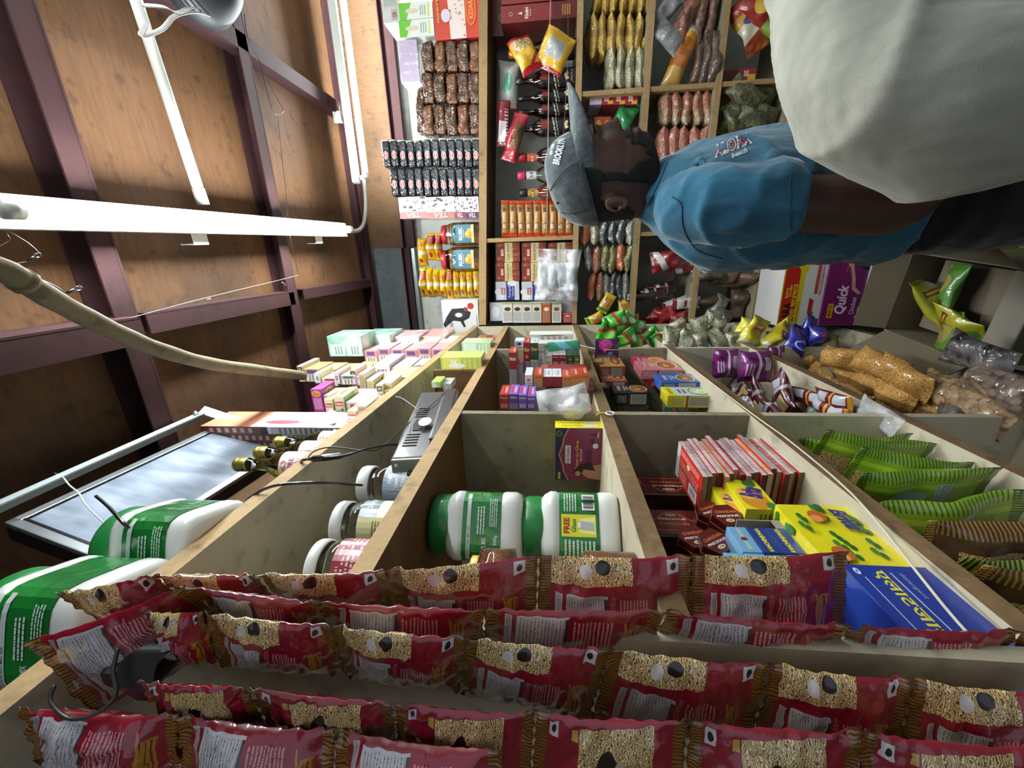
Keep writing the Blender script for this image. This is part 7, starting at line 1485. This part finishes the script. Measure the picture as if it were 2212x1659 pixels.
shL = [at(1755, -60, .57), at(1775, 40, .55), at(1820, 130, .535), at(1890, 195, .52), at(1990, 228, .51), at(2110, 238, .505), at(2225, 215, .505)]
slL = limb(shL, [.055, .068, .082, .094, .103, .105, .098], 26)
mir = lambda p: p-RT*2*((p-C2(p.z)).dot(RT))
slR = limb([mir(p) for p in shL], [.055, .068, .082, .094, .103, .105, .098], 26)
def wr2(p):
    q = p-C2(zs); x, z = q.dot(RT), q.z
    y = q.dot(RD); a = NZ.noise(V((x*4+z*2, y*3, z*3-x*2+5)))
    return .009*(-.4+1.6*(1-min(1, abs(a)*4.5))**2*max(.25, min(1, 1.6-abs(z+.28)*4))+.6*NZ.noise(V((x*3, y*3, z*3))))
sh2 = fuse('shirt', [tor2, slL, slR], wm, p2, .009, 14, OFF2, wr2)
skin2 = G('brown_skin'); skin2 = skin2.set(col=hx('6a4532'), rough=.5)
elb = shL[-1]+V((0, 0, -.06)); eR = mir(elb); wL, wR = elb-RD*.02+V((0, 0, -.24)), eR-RD*.02+V((0, 0, -.24))
hd = loft2([(C2(zs+.0), .06, .06, 2), (C2(zs+.06, .03), .058, .06, 2), (C2(zs+.09, .05, .01), .062, .075, 2), (C2(zs+.13, .065, .015), .07, .09, 2.1), (C2(zs+.18, .08, .015), .074, .096, 2.1), (C2(zs+.23, .09, .01), .075, .098, 2.1), (C2(zs+.27, .095, .0), .066, .085, 2), (C2(zs+.295, .095), .04, .05, 2)])
nose2 = limb([C2(zs+.20, .085, .105), C2(zs+.16, .075, .122), C2(zs+.15, .07, .10)], [.006, .011, .009], 10)
ears2 = [limb([C2(zs+.20, q+.085, .0), C2(zs+.175, q*1.06+.08, .0), C2(zs+.15, q+.07, .005)], [.009, .013, .008], 10) for q in (.078, -.078)]
fuse('body', [hd, nose2, loft2([(C2(zs+.02), .05, .05, 2), (C2(zs-.06), .15, .08, 2.4), (C2(zs-.4), .15, .09, 2.4)]), limb([C2(zs-.06, -.14), shL[1], shL[2]], [.05, .05, .046]), limb([C2(zs-.06, .14), mir(shL[1]), mir(shL[2])], [.05, .05, .046])]+ears2+[limb([shL[2], shL[4], elb, (elb+wL)/2, wL], [.045, .046, .04, .036, .026]), limb([mir(shL[2]), mir(shL[4]), eR, (eR+wR)/2, wR], [.045, .046, .04, .036, .026])]+hand(wL, (0, 0, -1), RT, -1)+hand(wR, (0, 0, -1), -RT, 1), skin2, p2, .006, 4, OFF2)
hv, hf = loft2([(C2(zs+.13, .065, -.012), .073, .086, 2.1), (C2(zs+.19, .08, -.012), .079, .096, 2.1), (C2(zs+.24, .09, -.004), .080, .102, 2.1), (C2(zs+.28, .095, -.004), .071, .09, 2), (C2(zs+.31, .095), .045, .055, 2)])
obj('hair', mk('hair', [v-OFF2 for v in hv], hf, hairm, None, None, True), p2)
lg = lambda q: limb([C2(zs-.58, q, 0), C2(zs-.75, q, 0), C2(.42, q, 0), C2(.08, q, 0)], [.10, .09, .065, .055], 18)
fuse('trousers', [loft2([(C2(zs-.50), .165, .125, 2.4), (C2(zs-.62), .17, .13, 2.4), (C2(zs-.72), .16, .12, 2.4)]), lg(.09), lg(-.09)], cloth('grey_trousers', '2a2c30', '383a3e', 6, .4), p2, .011, 4, OFF2)
for q in (.09, -.09): obj('shoe', pillow('shoe', .27, .09, .08, flat('1c1a18', .5), 4, .0, 20, 10, .0, 2., 6., saw=False), p2, C2(.045, q, .05)-OFF2+RT*-.045, (PI/2, 0, math.atan2(-RD.y, -RD.x)+0))
# ---------------------------------------------------------------- cartons stacked low down between the two units
def lowbox(nm, label, r, Y, d, m, f_, z0, rz=0, cat='carton', group=None):
    X0, X1, Za, Zb_ = spanY(*r, Y); z0 = Za if z0 is None else z0; o = carton(nm, X1-X0, d, Zb_-z0, m, label, cat, group, .002); o.location = ((X0+X1)/2, Y+d/2, z0); o.rotation_euler = (0, 0, rz)
    if f_: P = Print(X1-X0, Zb_-z0); f_(P); P.build('printed_label', o, face(X1-X0, d, Zb_-z0, 'f'))
    return o
def rara(P):
    P.rect(0, 0, 1, 1, 'd4d4d0').rect(0, .5, .94, 1, 'd8c01e').ell(.9, .72, .14, .28, 'd8c01e').rect(0, .62, .86, .97, 'b8241c').ell(.84, .80, .1, .17, 'b8241c')
    P.text('RARA', .2, .82, .2, '2a1412', fit=.34, bold=.04).text('Instant', .52, .88, .08, 'e8c83a', fit=.16).text('Noodles', .55, .80, .08, 'e8c83a', fit=.18).text('रारा चाउचाउ', .38, .68, .1, 'e8c83a', fit=.56, bold=.02).text('TASTY AND HEALTHY', .22, .56, .04, '5a3a12', fit=.34)
    P.rect(.16, .22, .4, .32, 'a82a2a', sh=.4).text('WITH CHICKEN SOUP', .72, .1, .05, 'a83a3a', fit=.5).poly([(.1, .1), (.14, .12), (.2, .3), (.16, .3)], '4a4444').poly([(.08, .3), (.2, .18), (.22, .2), (.1, .33)], '4a4444').rect(.5, .17, .95, .24, 'b84a44')
def quick(P):
    P.rect(0, 0, 1, 1, '6f1a5c').text('Quick', .4, .55, .3, 'e4dce4', fit=.44, bold=.03, shear=.2).rect(.12, .72, .34, .86, 'd8a01e').text('खाजा घर', .23, .79, .08, '7a1a1a', fit=.18).text('Chicken', .3, .27, .12, 'd8cce0', fit=.26).text('Pizza', .2, .12, .12, 'd8cce0', fit=.18).text('TD', .86, .5, .2, 'c83a3a', fit=.1)
    P.poly([(.5, .14), (.58, .3), (.72, .34), (.92, .46), (.9, .52), (.7, .42), (.55, .38), (.47, .2)], 'c89a86').ell(.92, .5, .04, .07, 'c89a86').poly([(.8, .02), (1, .02), (1, .3), (.88, .3)], '1c1418').ell(.93, .2, .04, .1, 'd0ccd0')
wcard = flat('c8c8c4', .6, name='white_card')
z_q = spanY(1781, 1872, 565, 702, 1.78)[2]
lowbox('noodle_carton', 'white noodle carton with red and yellow panel lettered RARA by the end shelves', (1688, 1779, 566, 704), 1.78, .2, wcard, rara, None, .03, 'carton', 'cartons stacked by the end shelves')
lowbox('noodle_carton', 'purple film-wrapped carton lettered Quick under the white one', (1782, 1872, 560, 704), 1.77, .2, film('5c164c', '74206a', .3, .3, 12), quick, None, .02, 'carton', 'cartons stacked by the end shelves')
z_b = spanY(1875, 1890, 560, 700, 1.76)[3]
lowbox('noodle_carton', 'plain dark purple and white carton at the foot of the purple one', (1875, 2010, 540, 690), 1.76, .2, flat('a8a8a8', .6), lambda P: (P.rect(0, 0, 1, 1, 'a8a8a8'), P.rect(0, .9, 1, 1, '3a1436'), P.text('WHOLE', .62, .62, .08, '9c3a4a', fit=.3)), 0, .02, 'carton', 'cartons stacked by the end shelves')
lowbox('noodle_carton', 'navy carton behind the trouser leg', (1995, 2150, 500, 600), 1.62, .2, flat('171c4c', .4, coat=.4), lambda P: P.lines(.1, .6, .9, .9, 3, '2c3470'), 0)
lowbox('noodle_carton', 'brown carton with black stencilled number at the picture edge', (2140, 2300, 470, 606), 1.45, .2, flat('9c7c4c', .7), lambda P: (P.text('112SE', .3, .93, .06, '3a3020', fit=.3), P.rect(.1, .97, .5, .975, '3a3020'), P.rect(.1, .89, .5, .895, '3a3020')), 0)
# open carton of green noodle packs
oc = bpy.data.objects.new('open_carton', None); COL.objects.link(oc)
ci = flat('6e6350', .8, name='card_inside'); co = wood('6b6c3a', '4c5230', '2a2c18', sc=(6, 6, 6), stain=.4, rough=.6, name='printed_card')
A_, B_ = onY(1935, 612, 1.42), onY(1868, 732, 1.42)          # far rim
cx0, cx1, cy0, cy1, cz1, cz0 = -.29, -.05, 1.06, 1.36, .52, .22
oc.location = ((cx0+cx1)/2, (cy0+cy1)/2, cz0); oc.rotation_euler = (0, 0, -.12); tag(oc, 'open card carton with flaps up holding green noodle packs', 'carton')
hw_, hd_, hz2 = (cx1-cx0)/2, (cy1-cy0)/2, cz1-cz0
for nm, c, d in (('carton_wall', (-hw_, 0, hz2/2), (.004, hd_*2, hz2)), ('carton_wall', (hw_, 0, hz2/2), (.004, hd_*2, hz2)), ('carton_wall', (0, hd_, hz2/2), (hw_*2, .004, hz2)), ('carton_wall', (0, -hd_, hz2/2), (hw_*2, .004, hz2)), ('carton_bottom', (0, 0, .002), (hw_*2, hd_*2, .004))):
    me = MB().box(c, d, ci).mesh(nm); me.materials.append(co)
    n = V(c)-V((0, 0, hz2/2))
    for p in me.polygons:
        if p.normal.dot(n) > .01 and abs(p.normal.z) < .5: p.material_index = 1
    obj(nm, me, oc)
for c, d, r in (((0, hd_+.02, hz2+.035), (hw_*2-.01, .003, .08), (-.5, 0, 0)), ((0, -hd_-.045, hz2+.02), (hw_*2-.01, .003, .12), (1.15, 0, 0)), ((hw_+.03, 0, hz2+.04), (.003, hd_*2-.01, .11), (0, .6, 0)), ((-hw_-.03, 0, hz2+.04), (.003, hd_*2-.01, .11), (0, -.6, 0))): obj('flap', MB().box((0, 0, 0), d, gc_ if d[0] > .1 and r[0] > 1 else ci), oc, c, r)
lb = carton('carton', .26, .34, .22, co, 'printed olive carton under the open one', 'carton'); lb.location = (-.17, 1.21, 0); lb.rotation_euler = (0, 0, -.12)
obj('paper_sheet', MB().box((0, 0, 0), (.1, .002, .09), flat('b4b4ae', .8)), lb, (.0, -.173, .15))
lime = pack('lime_noodle_wrapper', 'a8a81e', [('ell', (.25, .6, .2, .8), 'c8a84a'), ('rect', (.62, .76, .1, .9), '6a1a14'), ('text', (.62, .76, .15, .85), 'd8b83a', dict(n=12, th=.3)), ('ell', (.05, .25, .2, .7), '4a8a2a'), ('rect', (.8, .92, .2, .6), 'c8c8c8')], wr=.8, coat=1)
for i, (x, y, L, W, r, l) in enumerate([(2018, 655, .16, .11, (.5, -.4, .5), 'lime noodle pack leaning upright in the open carton'), (2072, 700, .14, .09, (.9, -.1, 1.2), 'lime noodle pack lying in the middle of the open carton'), (2050, 735, .16, .1, (1.2, 0, .1), 'green noodle pack flat at the near side of the open carton'), (2050, 630, .15, .08, (1.1, .1, .0), 'pale green noodle pack at the far rim of the open carton')]):
    bagat('noodle_pack', l, onZ(x, y, .49), L, W, .035, lime if i < 2 else pack('green_noodle_pack_b', '4c8a2a', [('stripe', (0, 1, 0, .2), 'c8d8a0', dict(n=30)), ('rect', (.2, .35, .3, .8), '5a1a14'), ('ell', (.45, .8, .2, .8), 'a89a4a')], wr=.7, coat=1), r, 500+i, 'green noodle packs in the open carton')
obj('support_box', MB().box((0, 0, 0), (.20, .24, .22), flat('6e6350', .8)), loc=(-.17, 1.21, .222+.115), rot=(0, 0, -.12), label='layer of packs filling the open carton under the top ones', cat='packets')
# ---------------------------------------------------------------- cables
cb = flat('0d0d0f', .35, coat=.5, name='black_cable')
def cable(label, pts, r, X=-.35, m=cb, extra=None, cat='cable', nm='cable'):
    P_ = [onX(x, y, X_) for x, y, X_ in [(p[0], p[1], p[2] if len(p) > 2 else X) for p in pts]]; o = obj(nm, MB().tube(spline(P_, 6), r, m, 8), label=label, cat=cat); return o
cable('thick black cable looping over the top board edge to the first white-lidded jar', [(522, 1092, -.36), (545, 1072, -.352), (575, 1055, -.34), (620, 1045, -.33), (700, 1043, -.34), (782, 1048, -.40)], .0024)
c1 = cable('black cable with an inline plug running from the oil bottles to the amplifier', [(630, 1022, -.365), (648, 1000, -.352), (664, 992, -.335), (745, 984, -.33), (800, 968, -.34), (850, 960, -.36), (895, 962, -.40), (905, 975, -.41)], .0026)
a, b = onX(668, 992, -.334), onX(742, 984, -.331); obj('inline_plug', MB().tube([a, a.lerp(b, .1), a.lerp(b, .11), a.lerp(b, .36), a.lerp(b, .37), a.lerp(b, .45), a.lerp(b, .9), b], 0, cb, 12, rs=[.003, .0045, .0058, .0058, .0064, .0064, .0055, .0035]), c1)
cable('thin black lead sagging beside the amplifier from the plug', [(664, 990, -.34), (680, 974, -.335), (720, 966, -.335), (800, 974, -.345), (835, 958, -.35), (870, 925, -.36), (900, 902, -.37), (930, 898, -.375)], .0014)
cable('thin grey wire looped over the top of the amplifier', [(835, 860, -.36), (862, 858, -.355), (890, 875, -.355), (912, 888, -.36), (940, 868, -.36), (962, 847, -.36), (972, 852, -.365), (970, 890, -.375), (955, 902, -.38)], .0011, m=flat('3a3c3e', .3, coat=.5))
cable('black wire hanging down beside the amplifier end plate', [(897, 900, -.37), (886, 930, -.365), (880, 960, -.37), (886, 978, -.38), (915, 982, -.39)], .0013)
mb = MB().tube(spline([at(208, 1072, .55), at(235, 1095, .53), at(262, 1125, .5), at(278, 1142, .5)], 6), .0022, cb, 8)
obj('cable', mb, label='short stiff black wire sticking up before the screen', cat='cable')
wt = flat('b8b8b4', .5, name='white_flex')
obj('cable', MB().tube(spline([onX(118, 1022, -.40), onX(135, 1030, -.395), onX(150, 1048, -.39), onX(170, 1065, -.385), onX(185, 1090, -.385), onX(225, 1130, -.39), onX(255, 1152, -.40)], 6), .0014, wt, 6), label='thin white flex hanging from the metal frame across the screen', cat='cable')
# ---------------------------------------------------------------- overhead wires and fan
led = clear('e4ecf4', .05)
def string_light(label, pts, bulbs, r=.0009, m=cb):
    P_ = [onZ(x, y, z) for x, y, z in pts]; o = obj('string_light', MB().tube(spline(P_, 8), r, m, 6), label=label, cat='string light')
    for (x, y, z, dx, dy) in bulbs:
        a = onZ(x, y, z); d = (onZ(x+dx, y+dy, z)-a).normalized(); mb = MB().tube([a-d*.008, a+d*.006], .0022, m, 8); mb.tube([a+d*.005, a+d*.007, a+d*.013, a+d*.016], 0, led, 10, rs=[.003, .0038, .0036, .0015]); obj('bulb', mb, o)
    return o
string_light('twisted string-light wire slung between two red ceiling beams with clear bulbs', [(258, 692, 2.56), (300, 682, 2.55), (400, 655, 2.545), (500, 630, 2.545), (600, 606, 2.55), (645, 594, 2.56)], [(452, 646, 2.54, 10, -3), (612, 612, 2.54, 8, 5)], .0011, flat('6a6660', .5))
string_light('black string-light wire curling above the old pole', [(-20, 540, 2.46), (20, 520, 2.46), (10, 498, 2.46), (60, 525, 2.46), (85, 552, 2.46), (62, 565, 2.46), (10, 572, 2.46)], [(70, 558, 2.46, 10, -6)])
string_light('black string-light wire lying along the old pole', [(90, 605, 2.36), (130, 625, 2.36), (165, 660, 2.36), (210, 700, 2.36)], [(156, 628, 2.36, 12, -5)])
obj('cable', MB().tube(spline([onZ(x, y, 2.5) for x, y in ((528, 30), (535, 80), (560, 130), (575, 190), (592, 245), (612, 240), (600, 215), (575, 170))], 6), .0012, cb, 6).tube(spline([onZ(x, y, 2.52) for x, y in ((600, 252), (608, 330), (618, 420), (625, 500), (638, 560), (645, 594))], 5), .0009, cb, 6), label='thin black wire dangling in a knot from the far ceiling beam', cat='cable')
mb = MB()
for k in range(4): mb.tube(spline([onZ(x+k*3, y+k*2, 2.52-.01*k) for x, y in ((290, -10), (310, 45), (300, 75), (345, 60), (375, 30), (420, 22), (445, 30), (415, 12), (380, 25), (350, 12), (300, 8))], 6), .0013, wt, 6)
obj('cable', mb, label='tangle of thin white flex tied round the white ceiling pipe', cat='cable')
fan = bpy.data.objects.new('fan_housing', None); COL.objects.link(fan); fc_ = onZ(430, -75, 2.50); fan.location = fc_; tag(fan, 'dark grey rounded fan housing hanging from the ceiling at the picture edge', 'fan')
fg = flat('1e2226', .5, name='fan_grey')
obj('motor_housing', MB().lathe([(.0, -.03), (.05, -.05), (.10, -.045), (.125, -.015), (.125, .02), (.10, .05), (.05, .065), (0, .068)], fg, 40, MX.Rotation(.3, 4, 'Y'), cap=False), fan)
obj('collar', MB().lathe([(.035, -.055), (.04, -.06), (.03, -.075), (0, -.076)], fg, 24, MX.Rotation(.3, 4, 'Y'), cap=False), fan)
obj('down_rod', MB().tube([V((0, 0, .05)), V((0, 0, HC-fc_.z))], .012, fg, 12), fan)
# ---------------------------------------------------------------- odds and ends in the near corner
bk = bpy.data.objects.new('wire_basket', None); COL.objects.link(bk); bc2 = at(28, 1622, .62); bk.location = bc2; tag(bk, 'white wire basket low in the picture corner behind the packet strips', 'basket')
mb = MB()
for k in range(7): mb.tube([V((.05*math.cos(a)*(1-.06*k), .05*math.sin(a)*(1-.06*k), -.012*k)) for a in [2*PI*i/20 for i in range(21)]], .0016, wt, 6)
for k in range(14): a = 2*PI*k/14; mb.tube([V((.05*math.cos(a), .05*math.sin(a), 0)), V((.032*math.cos(a), .032*math.sin(a), -.072))], .0013, wt, 6)
obj('wire_body', mb, bk)
sh_ = obj('metal_sheet', MB().box((0, 0, 0), (.12, .012, .3), flat('6c7c88', .4, .4), bev=.002), loc=at(40, 1530, .58), rot=(.2, .5, .4), label='blue-grey metal edge slanting in the picture corner behind the nearest tub', cat='metal sheet')
